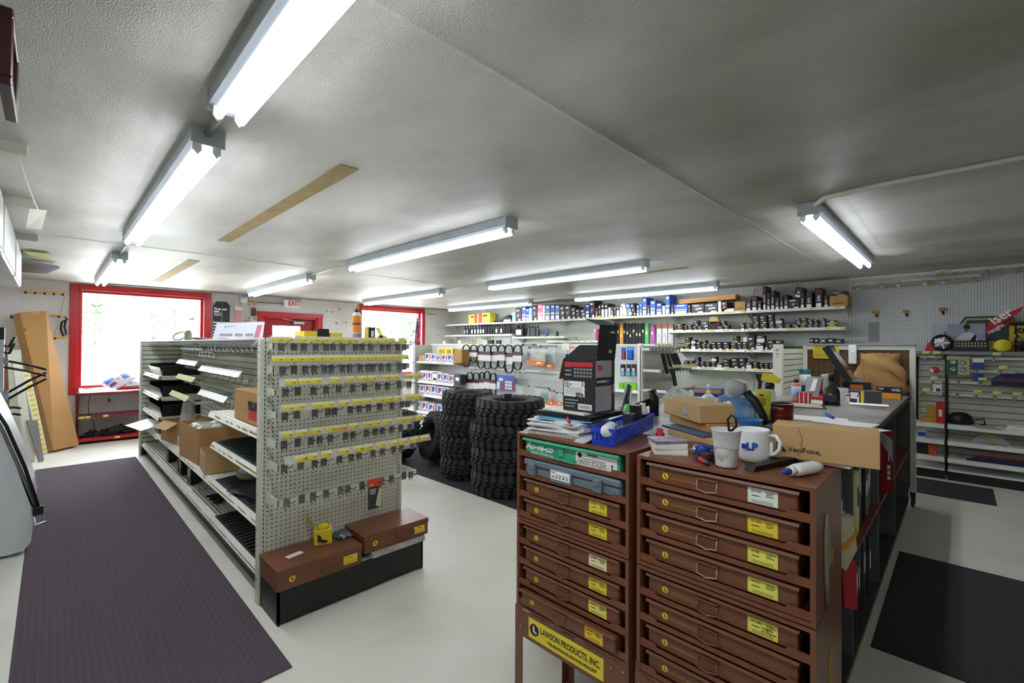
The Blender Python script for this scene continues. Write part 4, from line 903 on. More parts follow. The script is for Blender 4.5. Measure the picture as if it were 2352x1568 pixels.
# white tag hanging in the leaning tyre
p = at(1008, 1022, Y=4.56); tag(MB().box(-.05, .05, -.001, .001, -.025, .025).tube([(0, 0, .02), (-.01, .05, .12), (0, .18, .26)], .002, 4).build('tyre_tag', M_paper, loc=p, rot=(R(-8), R(10), R(-40))), 'white paper tag hanging from the upright leaning tyre', 'tag')
p = at(1165, 913, Z=.955); t = thing('small_box', (p.x, p.y, .953), 'small dark red box lying on the rim of the top tyre', 'box', rz=R(-30))
MB().bev(-.04, .04, -.03, .03, 0, .045, .003).build('box_body', mat('maroon_box', '3a1d22', .5), t); MB().box(.0405, .042, -.02, .02, .01, .035).build('label', M_paper, t)
# heap of cardboard behind the upright tyres
t = thing('cardboard_heap', (3.3, 6.05, .006), 'torn brown cardboard and black plastic piled behind the upright tyres', 'cardboard')
MB().box(-.35, .3, -.25, .3, 0, .32).build('carton', M_card, t)
MB().prism([(-.3, -.26, .32), (.3, -.26, .32), (.42, -.4, .46), (.2, -.42, .52), (-.2, -.38, .42)], (0, .004, .002)).build('flap', M_card2, t); MB().cbox((-.1, 0, .42), (.5, .22, .05), M=Matrix.Rotation(.3, 3, 'X') @ Matrix.Rotation(.2, 3, 'Y')).build('plastic_tray', M_black, t)
# ------------------------------------------------------------------ brown parts cabinets
CX, CD = 1.30, .33
M_rail = mat('brown_slide', '7a472e', .4, noise=.25, nscale=5); M_inside = mat('cabinet_shade', '16100d', .8)
def logo(parent, x, z, s, m1, m2, y=-.001):
    """round badge with a stepped letter cut"""
    b = MB(); n = 20; b.prism([(s*math.cos(2*math.pi*k/n), 0, s*math.sin(2*math.pi*k/n)) for k in range(n)], (0, -.0008, 0))
    o = b.build('badge', m1, parent, (x, y, z))
    b = MB(); b.prism([(-s*.3, -.0009, s*.75), (s*.08, -.0009, s*.5), (s*.08, -.0009, -s*.05), (s*.62, -.0009, -s*.3), (s*.5, -.0009, -s*.62), (-s*.3, -.0009, -s*.3)], (0, -.0006, 0)); b.build('badge_letter', m2, parent, (x, y, z))
    return o
def drawer(C, w, z, h, num, stick_m, seed, out=0, note=None, dull=False, chrome=False):
    """z: bottom of the slot; h: slot height"""
    dw = w*.845; x0 = -w*.5+w*.072
    d = MB(); d.bev(x0, x0+dw, .012-out, .30-out, z+.014, z+h-.012, .003)
    d.prism([(x0-.004, .012-out, z+h-.016), (x0-.004, .002-out, z+h-.013), (x0-.004, .006-out, z+h-.006), (x0-.004, .02-out, z+h-.008)], (dw+.008, 0, 0))
    D = d.build('drawer', M_brown, C)
    hx, hz = x0+dw*.45, z+h*.48; hw = .055
    g = MB(); g.tube([(hx-hw/2, .009-out, hz+.012), (hx-hw/2, .003-out, hz+.004), (hx-hw/2, .0-out, hz-.012), (hx-hw*.2, -.001-out, hz-.014), (hx, -.001-out, hz-.0175), (hx+hw*.2, -.001-out, hz-.014), (hx+hw/2, .0-out, hz-.012), (hx+hw/2, .003-out, hz+.004), (hx+hw/2, .009-out, hz+.012)], .0024, 6)
    g.build('handle', mat('worn_bail', 'a8948a', .35, metal=.7) if chrome else mat('brown_bail', '7d5844', .35, metal=.5), D)
    MB().prism([(hx-hw/2-.002, .012-out, hz+.007), (hx+hw/2+.002, .012-out, hz+.007), (hx+hw/2, .007-out, hz+.014), (hx-hw/2, .007-out, hz+.014)], (0, .001, .006)).build('handle_bracket', M_brown, D)
    MB().box(hx-hw/2+.003, hx+hw/2-.003, .0115-out, .012-out, hz-.012, hz+.008).build('handle_recess', M_rail, D)
    logo(D, x0+dw*.135, z+h*.5, .0095, M_gold, M_brown, y=.012-out)
    text('LAWSON PRODUCTS, INC.', .0068, D, (x0+dw*.175, .0115-out, z+h*.46), M_goldd if dull else mat('gold_print', 'b8962c', .6), ext=.0002)
    if num:
        lx, lw, lh = x0+dw*.80, .072, .040
        L = MB().box(lx-lw/2, lx+lw/2, .0108-out, .012-out, z+h*.5-lh/2, z+h*.5+lh/2).build('label', stick_m, D)
        text(num, .0085, D, (lx-lw*.38, .0104-out, z+h*.5+lh*.3), M_ink, ext=.0002)
        rr = random.Random(seed); b = MB()
        for k in range(3): b.box(lx+lw*.12, lx+lw*(.3+.14*rr.random()), .0103-out, .0106-out, z+h*.5+lh*(.30-.12*k), z+h*.5+lh*(.34-.12*k))
        for k in range(2): b.box(lx-lw*.34, lx+lw*.36, .0103-out, .0106-out, z+h*.5-lh*(.30+.1*k), z+h*.5-lh*(.28+.1*k))
        b.box(lx-lw*.36, lx-lw*.1, .0103-out, .0106-out, z+h*.5-lh*.02, z+h*.5+lh*.03); stuff(b.build('print', M_ink, D))
        if note: text(note, .0075, D, (lx-lw*.05, .0102-out, z+h*.5-lh*.05), M_ink, ext=.0002, shear=.3)
    return D
def cabinet(yc, w, label, slots, name='parts_cabinet'):
    C = thing(name, (CX, yc, 0), label, 'cabinet', 'brown steel drawer cabinets', rz=FX)
    for z0, z1 in ((.47, .808), (.812, 1.15)):
        b = MB(); k = .012
        b.box(-w/2, -w/2+k, 0, CD, z0, z1); b.box(w/2-k, w/2, 0, CD, z0, z1); b.box(-w/2+k, w/2-k, 0, CD, z1-.010, z1); b.box(-w/2+k, w/2-k, 0, CD, z0, z0+.010); b.box(-w/2+k, w/2-k, CD-.006, CD, z0+.01, z1-.01)
        b.build('case', M_brown, C)
        MB().box(-w/2+k, w/2-k, CD-.02, CD-.007, z0+.012, z1-.012).build('case_shade', M_inside, C)  # near-black sheet that paints the shade in the gaps around the drawers
        h = (z1-z0-.022)/4
        for s in range(4):
            zz = z0+.010+(3-s)*h
            MB().prism([(-w/2+k, .002, zz+.003), (w/2-k, .002, zz+.003), (w/2-k, .002, zz+.025), (w/2-k-w*.1, .002, zz+.025), (w/2-k-w*.115, .002, zz+.016), (-w/2+k+w*.115, .002, zz+.016), (-w/2+k+w*.1, .002, zz+.025), (-w/2+k, .002, zz+.025)], (0, .004, 0)).build('slide_rail', M_rail, C)
            slots((z0 > .6)*1, s, C, w, zz, h)
    # stand: four angle legs, apron
    for sx in (-1, 1):
        for y in (0, CD):
            xa, xb = sorted((sx*w/2, sx*(w/2-.036))); xc, xd = sorted((sx*w/2, sx*(w/2+.003)))
            q = (xa, xb, -.003, 0) if y == 0 else (xa, xb, CD, CD+.003); p = (xc, xd, -.003, .036) if y == 0 else (xc, xd, CD-.036, CD+.003)
            MB().box(*q, 0, .475).box(*p, 0, .475).build('leg', M_brown, C)
    MB().box(-w/2+.036, w/2-.036, -.0028, -.0008, .365, .468).build('apron', M_brown, C)
    b = MB()
    for x, z in ((-w/2+.012, .445), (-w/2+.026, .40), (w/2-.06, .44), (w/2-.014, .45)): b.lathe([(.0055, 0), (.0045, .003), (0, .0035)], 8, (x, -.003, z), M=Matrix.Rotation(R(90), 3, 'X'))
    stuff(b.build('bolts', M_zinc, C))
    return C
def lslots(unit, s, C, w, z, h):
    if unit == 1 and s == 0:                                           # green case
        g = MB(); g.bev(-w*.43, w*.42, .012, .3, z+.010, z+h-.006, .002); g.prism([(-w*.435, .012, z+h-.02), (-w*.435, -.004, z+h-.012), (-w*.44, -.002, z+h-.004), (-w*.44, .02, z+h-.004)], (w*.865, 0, 0))
        T = g.build('green_case', mat('green_enamel', '42ae88', .4, noise=.12), C)
        text('Au-ve-co', .036, T, (-w*.425, .0112, z+h*.57), M_wink, shear=.35, bold=.001, ext=.0003); text('A COMPLETE FASTENER LINE', .0095, T, (-w*.40, .0112, z+h*.27), M_wink, ext=.0002, bold=.0002)
        MB().tube([(-w*.12, .008, z+h*.5), (-w*.17, -.002, z+h*.34), (-w*.15, -.003, z+h*.26), (.03, -.003, z+h*.22), (.045, -.002, z+h*.3), (.02, .008, z+h*.46)], .0022, 6).build('handle', mat('green_wire', '3aa57d', .35), T)
        MB().bev(-.045, -.022, .004, .012, z+h*.38, z+h*.78, .002).build('latch', mat('green_enamel', '42ae88', .4), T)
        L = MB().box(w*.06, w*.40, .0105, .012, z+.012, z+h*.80).build('label', M_wcart, T)
        for k, (s_, dx) in enumerate((('Retainers (Most Popular)', .0), ('Replacements 30 Max. Popular', -.004), ('& Matrix 5 x Plus Popularise', -.003))): text(s_, .0095, T, (w*.21+dx, .0102, z+h*.50-k*.0085), M_ink, align='CENTER', ext=.0002)
        text('PM40064', .011, T, (w*.2, .0102, z+h*.70), M_ink, align='CENTER', ext=.0002, bold=.0003)
        b = MB(); b.box(w*.352, w*.372, .0100, .0105, z+h*.42, z+h*.46); b.box(w*.358, w*.366, .0100, .0105, z+h*.22, z+h*.42); b.build('screw_picture', M_ink, T); MB().lathe([(.009, 0), (.0065, .001)], 14, (w*.095, .0105, z+h*.62), M=Matrix.Rotation(R(90), 3, 'X')).build('ring_mark', M_ink, T)
    elif unit == 1 and s == 1:                                         # grey case
        m = mat('grey_case', '6c7884', .5, noise=.08)
        g = MB(); g.bev(-w*.43, w*.43, .008, .3, z+.012, z+h*.62, .006); g.bev(-w*.435, w*.435, .002, .305, z+h*.62, z+h-.006, .005); T = g.build('grey_case', m, C)
        for sx in (-.34, .26): MB().bev(w*sx-.018, w*sx+.018, -.006, .006, z+h*.22, z+h*.8, .002).bev(w*sx-.012, w*sx+.012, -.009, -.004, z+h*.5, z+h*.75, .002).build('latch', mat('grey_latch', '66717b', .45), T)
        MB().bev(-w*.16, w*.04, -.004, .01, z+h*.16, z+h*.74, .003).build('handle', m, T); MB().box(-w*.145, w*.03, -.0052, -.004, z+h*.32, z+h*.7).build('label', M_wink, T)
        b = MB()
        for k in range(5): b.box(-w*.13+k*w*.032, -w*.13+k*w*.032+.008, -.0058, -.005, z+h*.40, z+h*.46)
        b.box(-w*.1, w*.02, -.0058, -.005, z+h*.52, z+h*.54); b.build('print', M_ink, T); text('WIX', .009, T, (-w*.138, -.0056, z+h*.62), M_ink, ext=.0002)
    else:
        n = {(1, 2): ('LP-98', M_yel), (1, 3): ('LP-234', M_yel), (0, 0): ('LP-207', M_pale), (0, 1): ('LP-90', M_yel), (0, 2): ('LP-76', mat('lemon_label', 'e4de62', .6)), (0, 3): ('LP-344', mat('amber_label', 'e9c02e', .6))}[(unit, s)]
        drawer(C, w, z, h, n[0], n[1], 10*unit+s, out=.022 if (unit, s) == (0, 3) else 0, dull=True)
def rslots(unit, s, C, w, z, h):
    n = {(1, 0): ('LP-343', mat('pale_green_label', 'dfe6da', .6), None), (1, 1): ('LP-206', M_yel, None), (1, 2): ('LP-86', mat('lemon_label', 'e4de62', .6), None), (1, 3): ('LP-92', mat('lemon_label', 'e4de62', .6), None), (0, 0): ('LP-108', mat('lemon_label', 'e4de62', .6), 'Wing nut\nAir Cleaner')}.get((unit, s), (None, None, None))
    D = drawer(C, w, z, h, n[0], n[1], 40+10*unit+s, note=n[2], chrome=unit == 1)
LC = cabinet((.755+1.25)/2, .495, 'brown steel drawer cabinet with a green case on top, left of the pair', lslots)
RC = cabinet((.25+.727)/2, .477, 'brown steel drawer cabinet with eight drawers, right of the pair', rslots)
# big name plate on the left cabinet's stand
w = .495
PL = MB().bev(-w*.36, w*.32, -.0046, -.0028, .380, .455, .0008).build('name_plate', M_yel, LC)
logo(PL, -w*.30, .417, .022, M_ink, M_wcart, y=-.0046)
text('LAWSON PRODUCTS, INC.', .031, PL, (-w*.24, -.0050, .426), M_ink, sx=.70, bold=.0006, ext=.0002); text('"THE MAINTENANCE HARDWARE SPECIALISTS"', .0145, PL, (-w*.17, -.0050, .398), M_ink, sx=.70, bold=.0003, ext=.0002)
# worn badges and a hung tie on the side of the right cabinet
for z in (.98, .64):
    b = MB(); y = .18; b.prism([(w, .0, 0), (w, 0, 0), (w, 0, 0)], (0, 0, 0)) if 0 else None
    sd = .477/2
    b.prism([(sd+.0005, y-.03, z-.06), (sd+.0005, y+.01, z-.075), (sd+.0005, y+.035, z-.04), (sd+.0005, y-.005, z-.03), (sd+.0005, y+.0, z+.02), (sd+.0005, y+.02, z+.05), (sd+.0005, y-.01, z+.06), (sd+.0005, y-.04, z+.02)], (.0008, 0, 0)); b.build('worn_badge', mat('worn_gold', 'a8861f', .6, noise=.4, nscale=30), RC)
sd = .477/2
MB().tube([(sd+.004, .105, 1.06), (sd+.004, .09, 1.02), (sd+.004, .09, .92), (sd+.004, .105, .82), (sd+.004, .112, .9), (sd+.004, .12, 1.02), (sd+.004, .105, 1.06)], .0035, 6).build('hung_cable_tie', mat('dirty_grey', '8a877a', .7), RC)
# ------------------------------------------------------------------ work counter and its screen
CT = thing('work_counter', (3.6, .75, 0), 'long dark work counter with worn papered top behind the brown cabinets', 'counter')
M_ctop = mat('worn_counter_top', '8d8c86', .35, noise=.85, nscale=2.2, col2='4a4a48', detail=8, thr=(.42, .56)); M_cedge = mat('dark_edge', '2f3230', .6, noise=.4, nscale=12, col2='4a4d48')
MB().bev(1.66, 5.66, .34, 1.19, 1.02, 1.05, .004).build('counter_top', M_ctop, CT, world=True); MB().bev(1.76, 3.4, 1.191, 1.65, 1.02, 1.05, .004).build('counter_top', M_ctop, CT, world=True)
MB().box(1.655, 5.66, .332, .34, 1.012, 1.052).build('edge_strip', M_cedge, CT, world=True)
for x in (1.66, 2.55, 3.45, 4.4, 5.6): MB().box(x, x+.03, .35, 1.16, .1, 1.02).build('divider', mat('grey_steel', '5f6462', .5, noise=.3), CT, world=True)
MB().box(1.66, 5.63, 1.162, 1.185, .05, 1.02).build('back_panel', M_cardd, CT, world=True); MB().box(1.78, 3.38, 1.6, 1.62, 0, 1.02).build('back_panel', M_cardd, CT, world=True)
for z, m in ((.10, M_cedge), (.56, mat('rust_shelf', '7c3a24', .55))): MB().box(1.66, 5.63, .345, 1.16, z-.02, z).build('shelf', m, CT, world=True)
MB().box(1.7, 5.6, .36, .375, 0, .085).build('plinth', mat('scuffed_cream', 'aca78e', .6, noise=.6, nscale=10, col2='4d4b3c'), CT, world=True)
# binders and catalogues under the counter
rb = random.Random(11); SP = [('black_binder', M_fblk, 'black binder'), ('grey_catalogue', mat('blue_grey_book', '6e7580', .5), 'blue grey catalogue'), ('white_catalogue', M_wcart, 'white catalogue'), ('cream_folder', M_pale, 'cream folder'), ('dark_binder', M_fgry, 'charcoal binder')]
for row, z in (('lower', .101), ('upper', .561)):
    x, n = 1.70, 0
    while x < 3.38:
        k = rb.choices(range(5), (5, 2, 1.2, 1, 3))[0]; nmn, m, lb = SP[k]; wd = rb.uniform(.035, .075); hh = rb.uniform(.27, .40 if row == 'upper' else .42)
        if 2.52 < x+wd and x < 2.59: x = 2.59
        if 3.42 < x+wd: break
        n += 1; t = thing(nmn, (x+wd/2, .365+rb.uniform(0, .03), z), '%s, %s in from the cabinets on the %s counter shelf' % (lb, nth(n), row), 'binder', 'binders under the counter')
        MB().bev(-wd/2, wd/2, 0, .25, 0, hh, .002).build('cover', m, t)
        ubox('spine_label', M_wcart if k in (0, 4) else M_fblk, (0, -.001, hh*.6), (wd*.6, .002, hh*.3), t)
        x += wd+rb.uniform(.002, .012)
_p = at(2052, 1105, Y=.31); t = thing('red_sign', (_p.x, .385, .5605), 'red folder board sticking out of the counter front', 'board', rz=FX); MB().bev(0, .075, 0, .012, 0, .40, .003).build('board', mat('red_board', '8e1622', .45), t)
b = MB()
for k in range(3): b.box(.045, .06, -.002, 0, .08+.035*k, .105+.035*k)
b.box(.05, .055, -.002, 0, .2, .3); stuff(b.build('print', M_wink, t))
t = thing('bent_sheet', (at(2022, 1120, Y=.32).x, .330, .862), 'grey bent sheet hanging from the counter edge beside the long carton', 'sheet', rz=FX); MB().prism([(0, 0, .17), (.06, 0, .13), (.065, 0, .0), (.045, 0, .05), (0, 0, .13)], (0, .004, 0)).build('sheet', mat('pale_grey_sheet', '8b8d92', .5), t)
# folded bag and yellow strap hanging at the cabinet corner
t = thing('canvas_bag', (1.70, .315, .80), 'cream canvas bag with a yellow band hanging between cabinet and counter', 'bag', rz=R(-60))
MB().prism([(0, 0, .05), (.07, 0, 0), (.10, 0, .07), (.09, 0, .17), (.03, 0, .16), (-.01, 0, .1)], (0, .03, 0)).build('bag_body', mat('canvas', 'b9b294', .9, noise=.2), t); MB().prism([(-.005, -.002, .06), (.07, -.002, .09), (.1, -.002, .13), (.1, -.002, .115), (.075, -.002, .07), (0, -.002, .045)], (0, .034, 0)).build('band', mat('ochre', 'b8861c', .7), t)
MB().prism([(.06, .01, .06), (.1, .01, .03), (.105, .01, -.12), (.07, .01, -.12)], (0, .02, 0)).build('red_flap', mat('red_cloth', '9c2026', .8), t)
# screen at the far end: brown pegboard in a white frame on castors, slatted wing
S = thing('counter_screen', (5.72, .75, 0), 'brown pegboard screen in a white frame on castors at the counter end', 'screen')
M_pegB = pegmat('pegboard_brown', '5d4128', (1, 2), r=.003, pitch=.0508, hole='c9c2b0', rough=.7)
MB().box(5.70, 5.712, .345, 1.17, .16, 1.49).build('board', M_pegB, S, world=True)
for q in ((.30, .345), (1.17, 1.21)): MB().bev(5.685, 5.73, q[0], q[1], .14, 1.52, .003).build('frame_post', M_cream, S, world=True)
MB().bev(5.685, 5.73, .345, 1.17, 1.47, 1.52, .003).build('frame_rail', M_cream, S, world=True); MB().box(5.69, 5.73, .345, 1.17, .14, .18).build('frame_rail', M_cream, S, world=True); MB().box(5.66, 5.76, .30, 1.21, 1.52, 1.532).build('top_strip', mat('grey_top', '8e9498', .4), S, world=True)
for y in (.325, 1.19):
    c = MB(); c.lathe([(.045, -.012), (.05, 0), (.045, .012)], 16, (5.70, y, .05), M=Matrix.Rotation(R(90), 3, 'X')); c.box(5.68, 5.72, y-.02, y+.02, .09, .14); c.box(5.69, 5.71, y-.02, y-.014, .04, .1); c.build('castor', M_black, S, world=True)
MB().box(4.87, 5.69, 1.215, 1.222, .3, 1.5).build('wing_board', M_dark, S, world=True)
WS = MB().box(0, .80, 0, .008, 0, .048).mesh('slat', M_slat); wg = S.children[-1]
for i in range(21): link(WS, 'slat', wg, Vector((4.88, 1.206, .32+i*.0555))-Vector(S.location))
wp = MB().bev(4.83, 4.88, 1.195, 1.275, 0, 1.52, .003).build('wing_post', M_cream, S, world=True)
b = MB()
for z in (1.47, 1.455): 
    for y in (1.225, 1.24): b.box(4.8292, 4.831, y, y+.008, z, z+.008)
b.box(4.8292, 4.831, 1.22, 1.25, 1.425, 1.43); b.box(4.8292, 4.831, 1.235, 1.243, 1.40, 1.407); b.build('slots', M_slot, wp, world=True)
p, q = at(1867, 792, X=5.68), at(1927, 824, X=5.68); N = thing('notice', (5.684, (p.y+q.y)/2, q.z), 'yellow sheet of typed notes taped to the brown screen', 'notice', rz=FX); w, h = p.y-q.y, p.z-q.z
MB().box(-w/2, w/2, -.001, .001, 0, h).build('sheet', mat('yellow_sheet', 'd3bf35', .8, noise=.1), N); b = MB()
for k in range(7): b.box(-w*.42, w*(.2+.2*rb.random()), -.0016, -.001, h*(.82-.11*k), h*(.835-.11*k))
b.build('typing', M_ink, N)
p, q = at(1949, 792, X=5.67), at(1968, 836, X=5.67); t = thing('light_switch', (5.684, (p.y+q.y)/2, q.z), 'white switch box screwed to the brown screen', 'switch', rz=FX); w, h = p.y-q.y, p.z-q.z
MB().bev(-w/2, w/2, -.03, 0, 0, h, .006).build('box', M_white, t); MB().bev(-.012, .014, -.038, -.03, h*.6, h*.66, .002).build('toggle', M_wcart, t)
# paper bag and filter boxes at the far counter end
p = at(2042, 905, Z=1.05); B_ = thing('paper_bag', (5.565, .55, 1.054), 'crumpled brown paper bag standing at the far end of the counter', 'bag', rz=FX)
rp = random.Random(5)
def bagf(u, v):
    q = u*2*math.pi; c, s = math.cos(q), math.sin(q); e = .55; cx, cy = abs(c)**e*(1 if c > 0 else -1), abs(s)**e*(1 if s > 0 else -1)
    ww = .155*(1-.12*v)+.05*math.sin(max(0, 1-abs(v-.35)*2.6)*1.57); dd = .085*(1-.55*v**3)
    k = .011*math.sin(7*u*6.28+v*9)+.012*math.sin(13*v+u*20)+.008*math.sin(31*u+17*v)
    return (ww*cx+k, dd*cy+k*.7, v*.385+ (.006*math.sin(9*u*6.28) if v > .95 else 0))
MB().grid(bagf, 44, 26, closed_u=True).build('bag_paper', mat('kraft_paper', 'a9824f', .85, noise=.3, nscale=9, col2='8b673a', bump=.4, bscale=18), B_); MB().box(-.14, .14, -.07, .07, 0, .004).build('bag_bottom', M_card, B_)
def cbox_on(name, px, py, w, d, h, m, label, Z=1.05, rz=FX, cat='box', grp=None):
    p = at(px, py, Z=Z); return carton(name, w, d, h, m, (p.x, p.y, Z+.0005), label, cat, grp, rz)
o = cbox_on('filter_box', 2041, 916, .165, .05, .105, M_fblk, 'small black and amber filter box in front of the paper bag', rz=FX-.1); stick(o, 0, .026, .163, .05, mat('amber_carton', 'e0992a', .5), 'amber_band'); text('WIX', .03, o, (.02, -.002, .078), M_wink, bold=.001); text('WIX', .018, o, (-.07, -.002, .085), M_wink, bold=.001)
o = cbox_on('filter_box', 1988, 927, .20, .12, .10, M_fgry, 'grey and black filter carton lying on the counter with a yellow stripe', rz=FX+.15); stick(o, -.02, .05, .02, .098, M_yel2, 'stripe'); stick(o, -.07, .06, .05, .05, M_wink, 'logo')
o = cbox_on('filter_box', 1967, 905, .21, .14, .115, M_fblk, 'open black filter carton with a white flap behind the grey carton', rz=FX+.1); stick(o, 0, .07, .1, .04, M_forange, 'logo'); MB().prism([(-.1, 0, .115), (.05, 0, .115), (.06, -.05, .17), (-.09, -.05, .15)], (0, .002, 0)).build('flap', M_wcart, o)
o = cbox_on('small_carton', 1958, 925, .085, .06, .07, M_wcart, 'small white carton with a curl drawn on it beside the clear tub', rz=FX); stick(o, 0, .06, .08, .015, M_fred, 'band')
p = at(1930, 918, Z=1.05); t = thing('clear_tub', (p.x, p.y, 1.0505), 'clear plastic tub right of the black bottle', 'tub'); MB().lathe([(.045, 0), (.05, .005), (.06, .1), (.058, .1), (.048, .008), (0, .006)], 16).build('tub', M_clear, t)
# monitor seen from the side
p = at(1948, 905, Z=1.05); p = at(1928, 842, X=4.95); t = thing('monitor', (4.95, p.y, 1.0505), 'flat black computer monitor tilted back, seen from the side', 'monitor', rz=R(4))
MM = Matrix.Rotation(R(-30), 3, 'X')
MB().cbox((0, 0, .30), (.40, .05, .34), M=MM).build('panel', M_black, t); MB().cbox((0, -.028, .30), (.37, .004, .31), M=MM).build('screen', mat('dark_glass', '1b1d20', .15), t); MB().box(-.03, .03, .0, .04, .01, .25).build('neck', M_black, t); MB().bev(-.12, .12, -.09, .1, 0, .014, .004).build('foot', M_black, t)
# bottles on the counter
def lathed(name, px, py, Z, label, parts, cat='bottle', n=20, rz=0, sx=1, sy=1, grp=None, dz=.0005):
    p = at(px, py, Z=Z); t = thing(name, (p.x, p.y, Z+dz), label, cat, grp, rz=rz)
    for nm_, m, prof in parts: MB().lathe(prof, n, sx=sx, sy=sy).build(nm_, m, t)
    return t
t = lathed('cleaner_bottle', 1829, 921, 1.05, 'orange bottle of cleaner with a black cap and blue label', [('body', M_forange, [(.032, 0), (.035, .006), (.035, .135), (.028, .15), (.016, .152)]), ('label', mat('pale_blue_label', '9cc0e0', .5), [(.0355, .025), (.0355, .125)]), ('cap', M_black, [(.018, .152), (.018, .178), (0, .178)])])
t = lathed('additive_bottle', 1910, 930, 1.05, 'black long-necked additive bottle in the middle of the counter', [('body', M_black, [(.052, 0), (.055, .008), (.055, .10), (.047, .125), (.02, .15), (.017, .19)]), ('cap', M_black, [(.021, .185), (.021, .235), (.017, .24), (0, .24)])], sy=.62, rz=FX)
ubox('label', mat('navy_label', '20324c', .5), (0, -.0345, .055), (.075, .002, .05), t); ubox('logo', M_forange, (-.004, -.036, .085), (.025, .002, .012), t)
lathed('wipe_can', 1849, 898, 1.05, 'tall teal can with a white label behind the orange bottle', [('body', mat('teal_can', '1f6f70', .4), [(.05, 0), (.05, .215), (.047, .22), (0, .22)]), ('label', M_wcart, [(.0505, .06), (.0505, .17)])], 'can')
o = cbox_on('candy_box', 1846, 926, .09, .06, .085, M_fred, 'red and white candy box, left of two in front of the black bottle', rz=FX); 
for k in range(3): stick(o, -.03+.03*k, .042, .006, .08, M_wink, 'stripe')
o = cbox_on('candy_box', 1876, 929, .085, .05, .06, M_fred, 'red and white candy box, right of two touching the black bottle', rz=FX-.2); stick(o, 0, .02, .08, .03, M_wink, 'stripe')
t = thing('card_rack', at(1862, 908, Z=1.05)+Vector((0, 0, .0005)), 'slanted grey card rack holding a white paper', 'rack', rz=FX+.3); MB().prism([(-.05, 0, 0), (.06, 0, 0), (.10, .06, .17), (-.02, .06, .17)], (0, .01, 0)).build('rack', mat('light_grey', '9a9c9e', .5), t); MB().prism([(-.01, -.003, .04), (.03, -.003, .04), (.06, .045, .15), (.03, .045, .15)], (0, .002, 0)).build('paper', M_paper, t)
t = lathed('toy_kettle', 1890, 903, 1.05, 'small red kettle-shaped tin with a silver spout', [('body', M_fred, [(.03, 0), (.05, .02), (.05, .05), (.03, .08), (.012, .09)])], 'tin'); MB().tube([(0, 0, .085), (-.03, 0, .12), (-.05, 0, .15)], .008, 8).build('spout', M_chrome, t)
t = thing('coffee_dispenser', at(1905, 905, Z=1.05)+Vector((0, 0, .0005)), 'white rounded dispenser behind the black bottle', 'dispenser'); MB().lathe([(.05, 0), (.055, .05), (.05, .14), (.07, .16), (.065, .185), (0, .195)], 20).build('body', M_wcart, t)
t = thing('counter_pad', at(1838, 936, Z=1.05)+Vector((0, 0, .0005)), 'black edged writing pad at the near side of the counter clutter', 'pad', rz=FX+.25); MB().bev(-.19, .16, -.02, .26, 0, .006, .002).build('pad', M_black, t); MB().box(-.165, .14, .0, .24, .006, .0075).build('paper', mat('tan_paper', 'b3ab95', .7, noise=.5, nscale=8), t)
for i, (px, py, w_, h_, rz, lb) in enumerate(((1880, 962, .30, .22, .2, 'white sheet lying on the counter behind the long carton, left'), (1940, 972, .28, .2, -.15, 'white sheet lying on the counter behind the long carton, middle'), (1975, 985, .2, .18, -.5, 'white sheet with blue print at the counter corner'), (1995, 930, .24, .16, .1, 'pale worn sheet stuck on the counter near the filter cartons'))):
    tag(MB().box(-w_/2, w_/2, -h_/2, h_/2, 0, .0012).build('paper_sheet', M_paper, loc=at(px, py, Z=1.05)+Vector((0, 0, .0005+.0013*i)), rz=FX+rz), lb, 'paper', 'papers on the counter')
t = thing('pen', at(1905, 958, Z=1.05)+Vector((0, 0, .012)), 'blue tube pen lying on the counter papers', 'pen', rz=R(-70)); MB().tube([(0, -.1, 0), (0, .08, 0)], .009, 10).build('barrel', M_blueink, t); MB().tube([(0, .08, 0), (0, .12, 0)], [.009, .006], 10).build('cap', M_clear, t)
# middle of the counter: tissue box, lotion, coffee can, spray bottle, bowl, hose
p, q = at(1645, 965, Z=1.05), at(1737, 972, Z=1.05); t = thing('tissue_box', ((p.x+q.x)/2, (p.y+q.y)/2, 1.0505), 'blue dotted tissue box with a white tissue pulled up', 'tissue box', rz=FX); w = p.y-q.y
MB().bev(-w/2, w/2, 0, .12, 0, .145, .003).build('box', mat('tissue_blue', '4f7fae', .5, noise=.5, nscale=25, col2='9db9cf'), t); text('Sp', .034, t, (-.035, -.002, .07), mat('pale_print', 'b7c4d0', .5), shear=.2); text('or', .034, t, (.065, -.002, .07), mat('pale_print', 'b7c4d0', .5), shear=.2)
for k in range(5): a = k*1.2566; MB().lathe([(.016, 0), (.012, .0015), (0, .0015)], 12, (-w*.22+.022*math.cos(a), -.0005, .085+.022*math.sin(a)), M=Matrix.Rotation(R(90), 3, 'X')).build('petal', M_wink, t)
MB().grid(lambda u, v: ((u-.5)*.13*(1-.55*v)+.02+.006*math.sin(9*v+5*u), .06+.03*math.sin(6.28*u)*(1-v*.5), .145+v*(.085+.012*math.sin(3.1*u))), 13, 8).build('tissue', mat('tissue_white', 'e8eaec', .8), t)
t = lathed('lotion_tube', 1752, 976, 1.05, 'yellow-green squeeze tube of lotion standing on its cap', [('cap', mat('grey_cap', '7f8a90', .4), [(.022, 0), (.022, .035)]), ('body', mat('lime_tube', 'cfd447', .35), [(.022, .035), (.036, .05), (.043, .13), (.045, .185), (.04, .2)])], 'tube', rz=FX, sy=.5)
ubox('logo', M_redink, (0, -.0225, .17), (.022, .002, .012), t)
for k in range(4): ubox('print', M_ink, (0, -.022, .15-.012*k), (.05-.006*k, .0015, .003), t)
